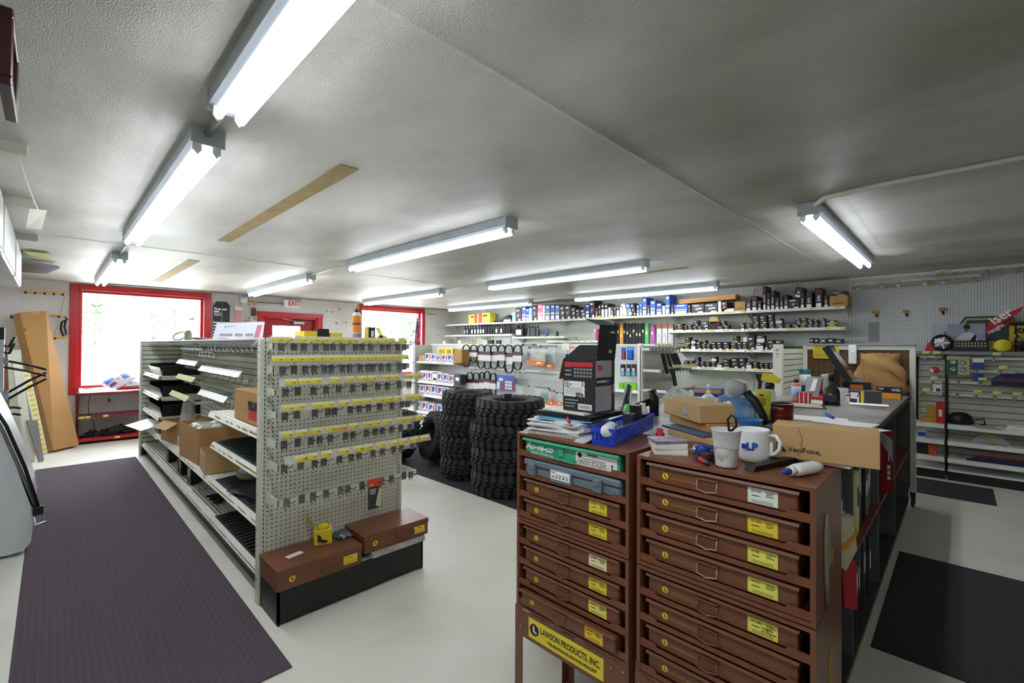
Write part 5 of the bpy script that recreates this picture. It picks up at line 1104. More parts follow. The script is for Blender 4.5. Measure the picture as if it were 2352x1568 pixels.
t = lathed('coffee_can', 1792, 969, 1.05, 'copper red ribbed coffee can with an open top', [('body', mat('copper_can', '7c2b18', .3, metal=.5), [(.068, 0), (.068, .02), (.066, .024), (.068, .03), (.068, .05), (.066, .054), (.068, .06), (.068, .108)]), ('rim', M_chrome, [(.068, .108), (.07, .112), (.066, .114), (.064, .1)])], 'can', n=28, rz=FX); text('Hot & Regular', .014, t, (-.045, -.0690, .09), M_wink)
t = lathed('spray_bottle', 1768, 950, 1.05, 'white spray bottle with a black and yellow trigger head', [('body', M_wcart, [(.045, 0), (.048, .01), (.045, .09), (.03, .15), (.024, .17)]), ('collar', M_black, [(.027, .165), (.028, .2), (.02, .205)])], rz=FX)
MB().prism([(-.05, -.018, .22), (.05, -.018, .205), (.065, -.018, .235), (.03, -.018, .265), (-.04, -.018, .265)], (0, .036, 0)).build('trigger_head', M_fyel, t); MB().prism([(-.05, -.012, .262), (-.085, -.012, .258), (-.08, -.012, .235), (-.065, -.012, .2), (-.07, -.012, .16), (-.055, -.012, .16), (-.045, -.012, .22)], (0, .024, 0)).build('trigger', M_black, t)
lathed('bowl', 1716, 990, 1.05, 'blue plastic bowl in front of the tissue box', [('bowl', mat('blue_plastic', '3f7fc0', .35), [(.045, 0), (.05, .01), (.075, .06), (.077, .065), (.07, .06), (.045, .014), (0, .012)])], 'bowl')
t = lathed('soap_pump', 1627, 945, 1.05, 'white soap pump bottle behind the flat brown box', [('body', M_wcart, [(.04, 0), (.042, .1), (.02, .12)]), ('pump', M_wcart, [(.014, .12), (.014, .14), (.005, .142), (.005, .17), (.012, .172), (.012, .185), (0, .185)])])
MB().tube([(0, 0, .178), (-.04, -.02, .172)], .006, 6).build('nozzle', M_wcart, t)
p = at(1690, 955, Z=1.05); t = thing('tape_dispenser', (2.73, .87, 1.0505), 'grey rounded tape dispenser with a curved black handle', 'dispenser', rz=FX)
MB().tube([(.12, 0, .024), (.10, 0, .07), (.06, 0, .14), (.02, 0, .19)], [.02, .022, .024, .026], 10).build('handle', M_black, t); MB().lathe([(.0, -.03), (.045, -.03), (.05, -.02), (.05, .02), (.045, .03), (0, .03)], 20, (-.035, 0, .21), M=Matrix.Rotation(R(90), 3, 'X')).build('head', mat('grey_shell', 'a3a6a6', .4), t); MB().box(.06, .19, -.05, .05, 0, .004).build('base', M_black, t)
# boxes left of it
p = at(1598, 983, Z=1.2); RZ = R(-38)
t = thing('flat_carton', (1.70, .63, 1.2135), 'closed flat brown box on top of the pile at the right cabinet', 'box', rz=RZ); MB().bev(-.068, .068, 0, .28, 0, .066, .0025).build('box', M_card2, t); MB().lathe([(.02, 0), (.012, .001), (0, .001)], 10, (-.0685, .10, .033), M=Matrix.Rotation(R(-90), 3, 'Y')).build('sticker', M_clear, t)
t = thing('flat_carton', (1.70, .60, 1.182), 'brown box under the closed flat box at the right cabinet', 'box', rz=RZ+.1); MB().bev(-.06, .07, .01, .26, 0, .03, .0025).build('box', M_card, t)
t = thing('binder', (1.69, .58, 1.172), 'thin blue and white binder between the boxes behind the cup', 'binder', rz=RZ+.2); MB().bev(-.10, .10, .02, .25, 0, .009, .002).build('cover', mat('blue_cover', '45607c', .4), t)
t = thing('flat_carton', (1.66, .56, 1.1505), 'lowest brown box of the pile behind the foam cup', 'box', rz=RZ+.3); MB().bev(-.07, .09, .0, .24, 0, .021, .002).build('box', M_card2, t)
# black pipes and fittings on the counter behind
t = thing('pipe_fitting', (2.72, 1.40, 1.0505), 'black plastic pipe fitting standing upright behind the brown box', 'pipe'); MB().tube([(0, 0, 0), (0, 0, .10), (.0, .02, .16)], .03, 14).build('pipe', M_black, t); MB().tube([(0, 0, .1), (-.05, .1, .05), (-.06, .16, .024)], .022, 10).build('branch', M_black, t)
t = thing('grease_gun', (2.62, 1.53, 1.0505), 'black grease gun leaning with a white stripe along it', 'tool', rz=R(20)); MB().tube([(-.12, .0, .025), (.12, .02, .17)], .022, 10).build('barrel', M_black, t); MB().tube([(-.1, -.022, .045), (.1, -.005, .165)], .004, 5).build('stripe', M_wink, t); MB().tube([(-.12, 0, .02), (-.15, .02, .06), (-.11, .06, .03)], .01, 6).build('lever', M_chrome, t)
t = thing('plastic_wrap', (3.12, 1.42, 1.075), 'crumpled clear plastic wrap on the counter behind the boxes', 'wrap'); MB().grid(lambda u, v: ((u-.5)*.34, (v-.5)*.22, .01+.12*math.sin(3.14*u)*math.sin(3.14*v)+.02*math.sin(13*u+7*v)), 16, 12).build('film', M_bag, t)
o = cbox_on('parts_carton', 1625, 928, .2, .14, .12, M_fnav, 'blue white and gold carton behind the soap pump', rz=FX+.2); stick(o, 0, .03, .19, .05, M_wink, 'panel'); stick(o, 0, .1, .19, .03, M_card2, 'panel')
lathed('soap_bottle', 1442, 965, 1.05, 'green bottle with a black nozzle beside the open black carton', [('body', mat('green_soap', '58b86a', .3), [(.024, 0), (.026, .01), (.026, .06), (.022, .085), (.01, .1)]), ('label', M_blueink, [(.0265, .015), (.0265, .05)]), ('nozzle', M_black, [(.007, .1), (.006, .118), (.002, .13)])])

# ------------------------------------------------------------------ on the left cabinet: papers, basket, open carton
ZT = 1.1505
def booklet(x, y, z, w, d, h, rz, m, label, curl=0, name='booklet', cat='booklet', grp='papers on the left cabinet'):
    b = MB(); n = 8
    def f(u, v, zz): return ((u-.5)*w, (v-.5)*d, zz+curl*(u*u)*.6+curl*.3*math.sin(2.2*v))
    t = thing(name, (x, y, z), label, cat, grp, rz=rz)
    tp, bt = [], []
    for j in range(n):
        for i in range(n): u, v = i/(n-1), j/(n-1); tp.append(f(u, v, h)); bt.append(f(u, v, 0))
    fs = []
    for j in range(n-1):
        for i in range(n-1): q = [j*n+i, j*n+i+1, (j+1)*n+i+1, (j+1)*n+i]; fs.append(q); fs.append([k+n*n for k in q][::-1])
    for i in range(n-1):
        for (a, c) in ((i, i+1), (n*n-n+i+1, n*n-n+i), ((i+1)*n, i*n), (i*n+n-1, (i+1)*n+n-1)): fs.append([a+n*n, c+n*n, c, a])
    b.add(tp+bt, fs, 0); b.build('pages', m, t); return t
MP = [mat('sheet_%d' % k, c, .8, noise=.3, nscale=14, col2=c2) for k, (c, c2) in enumerate((('e4e4e0', 'b9bcc0'), ('d9dbdc', '9aa2ae'), ('e8e6dc', 'c3b9a4'), ('cfd5da', '8292a4')))]
t = booklet(1.425, 1.105, ZT, .20, .23, .012, R(8), MP[0], 'spiral notebook at the bottom of the paper pile', name='notebook', cat='notebook')
b = MB()
for k in range(26): a = -.106+k*.0085; b.lathe([(.0072, -.0012), (.0072, .0012)], 8, (-.1015, a, .0075), M=Matrix.Rotation(R(90), 3, 'X'), caps=False)
stuff(b.build('spiral', mat('brass_wire', '8f8055', .4, metal=.6), t))
z = ZT+.0125
for i, (dx, dy, w, d, h, rz, k, curl) in enumerate(((.005, .005, .21, .28, .006, .06, 1, 0), (.0, .02, .22, .26, .005, .16, 0, .0), (.015, -.01, .21, .29, .007, -.04, 2, .0), (.01, .015, .22, .28, .005, .22, 3, .0), (-.004, .03, .2, .27, .006, .3, 0, .0), (.02, -.005, .22, .28, .004, -.12, 1, .0), (.01, .02, .21, .28, .005, .1, 0, .0), (.02, .0, .2, .26, .005, -.2, 2, .0))):
    booklet(1.43+dx, 1.10+dy*.6, z, w, d*.84, h, rz, MP[k], 'loose magazine in the paper pile, %s up from the notebook' % nth(i+1)); z += h+.0004
t = booklet(1.45, 1.10, z, .2, .22, .003, .35, M_flbl, 'blue folder lying on the paper pile'); z += .0034
t = thing('ring_binder', (1.50, 1.10, z), 'black binder under the open carton on the paper pile', 'binder', rz=.05); MB().bev(-.115, .12, -.13, .13, 0, .02, .003).build('cover', M_black, t); z += .0205
t = booklet(1.505, 1.09, z, .22, .22, .007, -.1, MP[2], 'cream booklet directly under the open carton'); z += .0075
tag(MB().tube([(-.05, .02, 0), (.0, 0, .0), (.06, -.03, .0)], .005, 8).build('red_pencil', M_redink, loc=(1.352, 1.04, ZT+.0665), rot=(0, 0, R(65))), 'red pencil lying on the papers below the open carton', 'pencil')
# open black earplug carton
cx0 = at(1366, 950, Z=z); ew, ed, eh = .148, .135, .20
t = thing('earplug_carton', (cx0.x, cx0.y+ew/2, z), 'open black carton with red band, white label and raised flaps', 'carton', rz=FX)
b = MB(); k = .003
b.box(-ew/2, ew/2, 0, k, 0, eh, 0); b.box(-ew/2, ew/2, ed-k, ed, 0, eh, 0); b.box(-ew/2, -ew/2+k, k, ed-k, 0, eh, 0); b.box(ew/2-k, ew/2, k, ed-k, 0, eh, 0); b.box(-ew/2, ew/2, k, ed-k, 0, k, 0); b.build('carton_body', M_fblk, t)
MB().box(ew/2, ew/2+.0008, .004, ed-.022, .004, eh-.004).build('silver_side', mat('silver_print2', 'b3aeb5', .4, metal=.1, noise=.2), t)
MB().box(ew/2+.0008, ew/2+.0016, .004, ed-.022, eh*.50, eh*.66).build('black_band', M_fblk, t); MB().lathe([(.011, 0), (.011, .001), (0, .001)], 14, (ew/2+.0017, ed*.66, eh*.57), M=Matrix.Rotation(R(90), 3, 'Y')).build('blue_plug', M_blueink, t)
RT = (R(90), 0, R(90))
text('200', .030, t, (ew/2+.0012, .012, eh*.84), M_redink, rot=RT, sx=.8, bold=.0006); text('FOAM EAR PLUGS', .012, t, (ew/2+.002, .010, eh*.58), M_wink, rot=RT, sx=.8); text('EAR', .02, t, (ew/2+.0012, ed-.008, eh*.52), M_wink, rot=(R(90), R(90), R(90)))
stick(t, 0, eh*.90, ew*.88, eh*.085, M_redink, 'red_band'); stick(t, -.02, eh*.43, ew*.66, eh*.30, M_wcart, 'white_label'); stick(t, .03, eh*.10, ew*.42, eh*.11, M_wcart, 'barcode_label')
text('32', .026, t, (.012, -.002, eh*.525), M_ink); text('EPA', .022, t, (-.012, -.002, eh*.315), M_ink, bold=.0006); text('Noise\nReduction\nRating', .0085, t, (-.064, -.002, eh*.52), M_ink)
b = MB()
for i in range(6):
    for j in range(3): b.box(-.022+i*.0145, -.012+i*.0145, -.0012, -.0004, eh*.66+j*.013, eh*.66+j*.013+.008)
for j in range(3): b.box(-.064, -.034, -.0012, -.0004, eh*.68+j*.017, eh*.68+j*.017+.006)
for j in range(3): b.box(-.064, -.02+.01*j, -.0012, -.0004, eh*.08+j*.012, eh*.08+j*.012+.005)
for j in range(14): b.box(.006+j*.0035, .008+j*.0035, -.0022, -.0016, eh*.07, eh*.13)
for j in range(4): b.box(-.060, .015+.005*(j % 2), -.0022, -.0016, eh*(.44-.035*j), eh*(.45-.035*j))
stuff(b.build('print', mat('grey_print', '8e8e8c', .6), t))
MB().prism([(-ew/2, .0, eh), (ew/2, 0, eh), (ew*.42, .05, eh+.055), (-ew*.22, .05, eh+.055)], (0, .002, 0)).build('flap', M_fblk, t)
fl = MB().prism([(ew/2-.002, .01, eh), (ew/2-.002, ed, eh), (ew/2+.012, ed, eh+.128), (ew/2+.012, .012, eh+.128)], (.003, 0, 0)).build('flap', M_fblk, t)
MB().prism([(ew/2+.012, .012, eh+.128), (ew/2+.012, ed, eh+.128), (ew/2-.05, ed, eh+.152), (ew/2-.05, .012, eh+.152)], (.001, 0, .003)).build('flap', M_fblk, t)
text('EAR', .018, fl, (ew/2+.0125, ed*.62, eh+.105), M_wink, rot=RT); text('SIS', .018, fl, (ew/2+.006, ed*.62, eh+.03), M_wink, rot=RT)
MB().prism([(-ew/2, 0, eh), (-ew/2, ed, eh), (-ew/2-.02, ed, eh-.08), (-ew/2-.02, 0, eh-.08)], (-.003, 0, 0)).build('flap', M_cardd, t)
# pamphlet fan and blue basket
for i in range(4): booklet(1.352+.004*i, .957-.002*i, ZT+.0035*i, .09, .045, .003, .0+.06*i, MP[(i*2+1) % 4], 'pamphlet in the small fan beside the blue basket, %s from the bottom' % nth(i+1))
ba, bb = at(1420, 1030, Z=ZT), at(1508, 986, Z=ZT); ang = math.atan2(bb.y-ba.y, bb.x-ba.x); L = (bb-ba).length
t = thing('blue_basket', (ba.x+.006, ba.y+.02, ZT), 'slotted blue plastic basket holding small bottles', 'basket', rz=ang); M_bb = mat('blue_basket', '1f45c8', .35)
bl, bw, bh = L, .075, .062; MB().box(0, bl, 0, bw, 0, .004).build('bottom', M_bb, t)
for nm_, ax, n in (('front', 0, 22), ('back', 1, 22), ('end', 2, 5), ('end', 3, 5)):
    b = MB(); ln = bl if ax < 2 else bw
    def pt(s, o_, z):
        e = .008*z/bh
        return {0: (s, -e+o_, z), 1: (s, bw+e+o_, z), 2: (-e+o_, s, z), 3: (bl+e+o_, s, z)}[ax]
    def strip(s0, s1, z0, z1):
        vs = [pt(s, o_, z) for o_ in (0, .0022) for s, z in ((s0, z0), (s1, z0), (s1, z1), (s0, z1))]; b.add(vs, [(0, 1, 2, 3), (7, 6, 5, 4), (0, 4, 5, 1), (1, 5, 6, 2), (2, 6, 7, 3), (3, 7, 4, 0)])
    strip(0, ln, 0, .016); strip(-.004, ln+.004, bh-.014, bh)
    for k in range(n+1): s0 = ln*k/(n+1); strip(s0, s0+ln/(n+1)*.5, .016, bh-.014)
    b.build(nm_+'_wall', M_bb, t)
def in_basket(s, y, z): return Vector(t.location)+Matrix.Rotation(ang, 3, 'Z') @ Vector((s, y, z))
BK = t
o = thing('white_bottle', in_basket(.045, .035, .052), 'white bottle lying on its side at the near end of the basket', 'bottle', rz=ang+.2); MB().lathe([(.0, -.055), (.02, -.055), (.022, -.045), (.022, .03), (.012, .045), (.012, .06)], 14, M=Matrix.Rotation(R(90), 3, 'Y')).build('body', M_wcart, o); ubox('label', M_flbl, (0, -.022, .004), (.04, .002, .02), o)
o = thing('white_bottle', in_basket(bl-.025, .035, .006), 'white bottle with a dark label upright at the far end of the basket', 'bottle', rz=ang); MB().lathe([(.02, 0), (.02, .075), (.012, .085), (.012, .1), (0, .1)], 14).build('body', M_wcart, o); MB().lathe([(.0203, .02), (.0203, .055)], 14, caps=False).build('label', M_ink, o)
o = carton('small_carton', .05, .035, .075, M_fgry, in_basket(bl*.6, .02, .006), 'small grey carton standing in the blue basket', rz=ang); o = carton('small_carton', .05, .035, .1, M_fblk, in_basket(bl*.76, .02, .006), 'small black carton standing in the blue basket', rz=ang)
o = lathed('red_stopper', 1516, 1003, 1.152, 'red bottle cap standing right of the blue basket', [('cap', M_redink, [(.016, 0), (.016, .014), (.011, .016), (.011, .03), (.006, .032), (0, .032)])], 'cap')

# ------------------------------------------------------------------ on the right cabinet
for i in range(5): booklet(1.405+.003*(i % 2), .672+.002*i, ZT+.0085*i, .10, .085, .008, R(-55)+.05*i, MP[2] if i < 4 else mat('photo_cover', '9a93a0', .4, noise=.8, nscale=22, col2='5b4a6e'), 'small booklet, %s from the bottom of the short stack on the right cabinet' % nth(i+1), grp='short booklet stack')
t = thing('tape_gun', (1.43, .575, ZT), 'blue tape roller with a silver wheel on the right cabinet', 'tape', rz=R(-60)); MB().lathe([(0, -.018), (.017, -.018), (.017, .018), (0, .018)], 16, (0, 0, .018), M=Matrix.Rotation(R(90), 3, 'X')).bev(-.02, .03, -.016, .016, .002, .034, .004).build('body', M_fnav, t); MB().lathe([(.0, 0), (.015, 0), (.013, .006), (.005, .008), (.003, .02), (0, .02)], 16, (-.02, 0, .018), M=Matrix.Rotation(R(-90), 3, 'Y')).build('wheel', M_chrome, t)
t = thing('red_marker', (1.36, .555, ZT+.0075), 'red marker pen with a black tip on the right cabinet', 'pen', rz=R(-135)); MB().tube([(0, 0, 0), (.045, 0, 0)], .007, 10).build('barrel', M_redink, t); MB().tube([(.045, 0, 0), (.062, 0, 0), (.066, 0, 0)], [.0072, .006, .002], 10).build('tip', M_black, t); MB().tube([(0, 0, 0), (-.02, 0, .002)], .007, 10).build('end', M_black, t)
o = carton('eraser_box', .035, .025, .026, M_card2, (1.46, .525, ZT), 'tiny beige box beside the binder clip', rz=R(-60))
t = thing('binder_clip', (1.375, .51, ZT), 'small black binder clip with wire arms', 'clip', rz=R(-50)); MB().prism([(-.012, 0, 0), (.012, 0, 0), (.004, 0, .02), (-.004, 0, .02)], (0, .022, 0)).build('clip', M_black, t); MB().tube([(-.004, .011, .019), (-.012, .011, .036), (-.004, .011, .036)], .001, 5).tube([(.004, .011, .019), (.012, .011, .036)], .001, 5).build('arms', M_chrome, t)
t = lathed('hex_nut', 1622, 1055, 1.152, 'rusty brown hexagonal nut left of the foam cup', [('nut', mat('rust', '5c3a28', .8, noise=.4, nscale=40), [(.014, 0), (.016, .003), (.016, .017), (.014, .02), (.008, .02), (.008, 0)])], 'nut', n=6)
t = lathed('foam_cup', 1668, 1070, 1.152, 'dented white plastic cup holding scissors', [('cup', mat('cup_plastic', 'dfe1e0', .4, trans=.15), [(.027, 0), (.0285, .003), (.031, .04), (.0315, .041), (.0315, .046), (.0325, .047), (.0325, .052), (.0335, .053), (.0335, .058), (.039, .1), (.041, .102), (.041, .105), (.038, .104), (.032, .055), (.026, .006), (0, .005)])], 'cup')
for v in t.children[0].data.vertices:
    if v.co.x < -.005 and abs(v.co.y) < .03 and .02 < v.co.z < .07: v.co.x += .012*(1-abs(v.co.y)/.03)*(1-abs(v.co.z-.045)/.025)
CUP = t
p = CUP.location; o = thing('scissors', (p.x, p.y, p.z+.008), 'black handled scissors standing in the white cup', 'scissors', rz=FX); MB().tube([(-.005, 0, 0), (.008, 0, .095), (.006, 0, .105), (.004, 0, .125), (.014, .0, .138), (.026, 0, .13), (.027, 0, .11), (.02, 0, .1), (.01, 0, .09)], .0035, 7).build('handle_loop', M_black, o); MB().box(-.012, -.004, .002, .004, 0, .09).build('blade', M_chrome, o)
t = lathed('mug', 1731, 1057, 1.152, 'white ceramic mug with blue lettering and a handle', [('mug_body', mat('ceramic', 'eff0ee', .2), [(.035, 0), (.04, .004), (.0415, .02), (.0415, .088), (.043, .094), (.041, .095), (.039, .088), (.038, .01), (0, .008)])], 'mug', n=32, rz=FX+.25)
MB().tube([(.040, -.004, .078), (.058, -.012, .080), (.068, -.016, .064), (.066, -.016, .042), (.054, -.011, .026), (.040, -.004, .02)], .0055, 10).build('handle', mat('ceramic', 'eff0ee'), t); text('LP', .030, t, (-.018, -.0416, .047), M_blueink, bold=.0012, ext=.001); MB().box(-.03, -.018, -.0405, -.038, .04, .054).build('blue_mark', M_blueink, t)
t = thing('black_tray', (1.45, .368, ZT), 'black plastic tray edge lying behind the glue bottle', 'tray', rz=R(-18)); MB().prism([(-.11, 0, 0), (.09, 0, 0), (.10, 0, .014), (.08, 0, .018), (-.1, 0, .014)], (0, .028, .0)).build('tray', M_black, t)
t = thing('glue_bottle', (1.405, .302, ZT+.017), 'white glue bottle with a blue cap lying on the right cabinet', 'bottle', rz=R(-20)); Mx = Matrix.Rotation(R(90), 3, 'Y')
MB().lathe([(0, -.035), (.017, -.033), (.019, -.02), (.019, .05), (.013, .075), (.0, .078)], 18, M=Mx, sx=.85).build('body', M_wcart, t); MB().lathe([(.010, -.052), (.012, -.05), (.012, -.035)], 14, M=Mx).build('collar', M_wcart, t); MB().lathe([(.002, -.085), (.006, -.07), (.009, -.052), (.0, -.052)], 12, M=Mx).build('cap', M_blueink, t)
t = thing('white_folder', (1.60, .345, ZT), 'white folder with a maroon edge under the long carton', 'folder', rz=FX-.02); MB().bev(-.17, .13, -.04, .16, 0, .004, .001).build('cover', mat('maroon_cover', '4d1820', .6), t); MB().box(-.17, .128, -.042, .15, .004, .012).build('pages', M_paper, t)
# long printed carton across the back of the right cabinet
za = 1.1635; fa, fb = at(1775, 1048, Z=za), at(2022, 1080, Z=za); L = (fa-fb).length
t = thing('long_carton', ((fa.x+fb.x)/2+.0, (fa.y+fb.y)/2, za), 'long brown printed carton lying across the back of the right cabinet', 'carton', rz=math.atan2(fb.y-fa.y, fb.x-fa.x))
MB().bev(-L/2, L/2, 0, .10, 0, .098, .002).build('carton', M_card2, t); text('VeriFone.', .021, t, (-L*.345, -.0012, .028), M_ink)
MB().prism([(-L*.46, -.0012, .022), (-L*.46, -.0012, .045), (-L*.44, -.0012, .056), (-L*.415, -.0012, .040), (-L*.43, -.0012, .036)], (0, .0008, 0)).prism([(-L*.46, -.0012, .02), (-L*.43, -.0012, .034), (-L*.395, -.0012, .034), (-L*.41, -.0012, .02)], (0, .0008, 0)).prism([(-L*.405, -.0012, .02), (-L*.39, -.0012, .033), (-L*.36, -.0012, .018)], (0, .0008, 0)).build('printed_mark', M_ink, t)
b = MB(); pts = [(-L*.24, -.001, .09), (-L*.22, -.001, .075), (-L*.20, -.001, .06), (-L*.215, -.001, .045), (-L*.21, -.001, .03), (-L*.25, -.001, .012)]; b.tube(pts, .0008, 4); b.build('stain_line', mat('stain', '7a5c30', .9), t)
# ------------------------------------------------------------------ red display shelves under the big window
D = thing('window_shelves', (1.12, 9.5, 0), 'red shelves with pegboard back under the big window', 'shelving unit')
M_mar = mat('maroon_shelf', '7d2c36', .45, noise=.2, nscale=5)
for z, m, yf in ((.745, M_mar, 9.32), (.40, M_mar, 9.3), (.075, M_red, 9.2)):
    s_ = MB().box(.28, 2.0, yf, YW-.03, z-.02, z).bev(.28, 2.0, yf-.012, yf, z-.032, z+.004, .002).build('shelf', m, D, world=True)
    for k, px in enumerate({.745: (), .40: (187, 202, 243), .075: (270,)}[z]):
        p = at(px, 955 if z > .1 else 1000, Y=yf-.014); link(TAG, 'price_tag', s_, Vector((p.x, yf-.0135, z-.012))-Vector(D.location))
for x in (.28, 1.97): MB().box(x, x+.03, YW-.04, YW-.006, 0, .75).build('upright', M_mar, D, world=True)
MB().box(.28, 2.0, 9.30, 9.31, 0, .045).build('kick_plate', M_dark, D, world=True)
# plastic sheet and salt bags on the sill
t = thing('plastic_sheet', (.42, 9.50, .775), 'white plastic sheet spread over the window shelf', 'sheet')
MB().grid(lambda u, v: (-.12+u*.42, -.2+v*.34-.03*math.sin(7*u), .012+.02*math.sin(9*u+5*v)*v+.02*math.sin(4*v)-(.06*(1-v)**3 if v < .3 else 0)*.6), 18, 12).build('sheet', mat('white_sheet', 'eceaea', .6, spec=.3), t)
M_salt = mat('salt_bag', 'dcdde6', .5, noise=.1)
def pillow(w, d, h): return lambda u, v: ((u-.5)*w*(1-.10*math.sin(3.14*v)), (v-.5)*d, h*.5*(math.sin(3.14*u)**.45)*(math.sin(3.14*v)**.45))
for i, (x, y, z, rz, ry, lb) in enumerate(((.76, 9.54, .80, .15, R(-32), 'white salt bag with blue and red print propped up on the window shelf'), (1.04, 9.56, .80, -.05, R(-4), 'white salt bag lying behind the first one on the window shelf'))):
    t = thing('salt_bag', (x, y, z+(.10 if i == 0 else .05)), lb, 'bag', 'salt bags', rot=(R(28) if i == 0 else R(8), ry, rz))
    f = pillow(.40, .30, .14); MB().grid(f, 15, 13).grid(lambda u, v: (f(u, v)[0], f(u, v)[1], -f(u, v)[2]), 15, 13).build('sack', M_salt, t)
    def pat(u0, u1, v0, v1, m, nm_): MB().grid(lambda u, v: (lambda q: (q[0], q[1], q[2]+.003))(f(u0+(u1-u0)*u, v0+(v1-v0)*v)), 6, 6).build(nm_, m, t)
    pat(.08, .42, .45, .88, M_blueink, 'blue_panel'); pat(.12, .36, .14, .34, mat('red_blue_print', '7a3a78', .5), 'print'); pat(.66, .88, .2, .6, M_blueink, 'blue_panel'); pat(.46, .62, .3, .8, mat('red_letters', 'b8404a', .6, noise=.9, nscale=30, col2='dcdde6'), 'print')
# heap of black parts on the lowest shelf
rh = random.Random(21)
for i in range(16):
    px = 195+i*7.6; p = at(px, 985, Y=9.42); L_ = rh.uniform(.10, .2); a = rh.uniform(-.5, .5); k = i % 4
    t = thing('black_part', (max(.36, min(1.12, p.x)), 9.36+.05*(i % 3), .0765+(.05 if i > 8 else 0)*(i % 2)), 'black plastic part on the red bottom shelf, %s from the left' % nth(i+1), 'part', 'black parts on the red shelf', rz=a)
    b = MB()
    if k == 0: b.tube([(-L_/2, 0, .02), (L_/2, .02, .045)], .02, 8)
    elif k == 1: b.prism([(-L_/2, 0, 0), (L_/2, 0, 0), (L_*.45, 0, .06), (L_*.1, 0, .09), (-L_*.3, 0, .05)], (0, .05, 0))
    elif k == 2: b.bev(-L_/2, L_/2, -.03, .03, 0, .05, .006); b.tube([(-L_*.2, 0, .05), (0, .02, .1)], .012, 6)
    else: b.prism([(-L_/2, 0, 0), (L_/2, 0, .0), (L_/2, .0, .03), (0, 0, .11), (-L_*.4, 0, .07)], (0, .02, 0))
    b.build('part_body', M_black, t)
tag(MB().tube([(0, 0, .34), (-.02, -.01, .2), (-.01, -.01, .05), (.05, .0, -.1), (.05, 0, -.3)], .005, 6).build('power_cord', M_black, loc=(.42, 9.30, .38)), 'black cord hanging in front of the red shelves', 'cord')
t = thing('padlock', (.635, 9.29, .60), 'small dark tag hanging below the window shelf', 'tag'); MB().box(-.016, .016, -.004, .004, 0, .05).build('plate', M_dark, t); MB().tube([(0, 0, .05), (0, .03, .13)], .002, 5).build('string', M_dark, t)

# ------------------------------------------------------------------ hooks on the window wall
def wallrail(px0, px1, py, n, label, tagm=None):
    a, b = at(px0, py, Y=YW-.06), at(px1, py+(px1-px0)*.07, Y=YW-.06); t = thing('hook_strip', ((a.x+b.x)/2, YW, a.z), label, 'hook strip', 'hook strips on the window wall'); w = b.x-a.x
    MB().box(-w/2, w/2, -.06, -.057, -.01, .02).build('label_strip', tagm or mat('tan_tags', 'd0a24e', .6, noise=.4, nscale=30, col2='e0c47a'), t)
    for i in range(n):
        x = -w/2+w*(i+.5)/n; MB().tube([(x, 0, -.02), (x, -.08, -.02), (x, -.1, -.005)], .0035, 5).box(x-.012, x+.012, -.004, 0, -.035, .0).build('hook', M_dark, t)
    return t
wallrail(47, 155, 667, 5, 'tan price strip with five hooks high on the wall left of the big window'); wallrail(117, 153, 723, 1, 'short tan strip with one hook beside the red window frame'); wallrail(36, 155, 772, 2, 'tan strip partly behind the leaning carton')
t = thing('cable', (at(148, 775, Y=YW-.07).x, YW-.06, at(148, 775, Y=YW).z), 'thick black cable looped on a hook beside the red window frame', 'cable'); hh = at(148, 728, Y=YW).z-t.location.z
MB().tube([(.0, 0, hh), (.03, 0, hh*.9), (-.03, 0, hh*.75), (-.04, 0, hh*.4), (-.01, 0, .02), (.02, -.01, .06), (.0, 0, hh*.5), (.01, 0, hh*.85)], .013, 7).build('cable_loop', M_black, t); MB().tube([(0, .06, hh), (0, 0, hh)], .004, 5).build('hook', M_chrome, t)
tag(MB().tube([(0, 0, 0), (-.12, .0, -.7), (-.15, .0, -.9)], .003, 5).build('wire', M_grey, loc=at(149, 680, Y=YW-.05)), 'thin wire hanging down the wall left of the big window', 'wire')
t = thing('peg_hook', (at(28, 728, Y=YW-.03).x, YW-.002, at(28, 728, Y=YW-.03).z), 'single dark hook alone on the pegboard at the far left', 'hook'); MB().tube([(0, 0, 0), (0, -.09, 0), (.02, -.11, .03)], .006, 6).build('prong', M_dark, t); MB().box(-.02, .02, -.006, 0, -.02, .03).build('plate', M_dark, t)
# torch kit card
p, q = at(490, 691, Y=YW-.05), at(527, 782, Y=YW-.05); w, h = q.x-p.x, p.z-1.50
t = thing('torch_kit_card', ((p.x+q.x)/2, YW-.05, 1.50), 'black display card with a cutting torch beside the big red window', 'display card')
MB().prism([(-w/2, 0, 0), (w/2, 0, 0), (w/2, 0, h*.9), (w*.3, 0, h), (-w*.3, 0, h), (-w/2, 0, h*.9)], (0, .01, 0)).build('card', M_fblk, t); text('Firepower', .062, t, (-w*.44, -.002, h*.82), M_wink, sx=.78, bold=.002); ubox('panel', M_wink, (-w*.3, -.001, h*.76), (w*.3, .002, h*.035), t); text('Ren-A-Flex', .036, t, (-w*.44, -.002, h*.715), M_wink, sx=.8, bold=.001); text('TORCH KIT', .03, t, (-w*.44, -.002, h*.67), M_wink, sx=.8, bold=.001)
for k in range(7): ubox('white_stripe', M_wink, (0, -.001, h*(.50-.068*k)), (w, .002, h*.028), t)
MB().tube([(0, -.02, h*.98), (.0, -.02, h*.5), (.08, -.02, h*.42)], .008, 6).build('torch', M_grey, t); MB().tube([(.08*math.cos(a*.5)-.02, -.03, h*.34+.09*math.sin(a*.5)) for a in range(13)], .014, 7, closed=True).build('hose', mat('hose_grey', '4a4a4c', .6), t); MB().tube([(0, .05, h*.99), (0, -.03, h*.99)], .004, 5).build('hook', M_chrome, t)
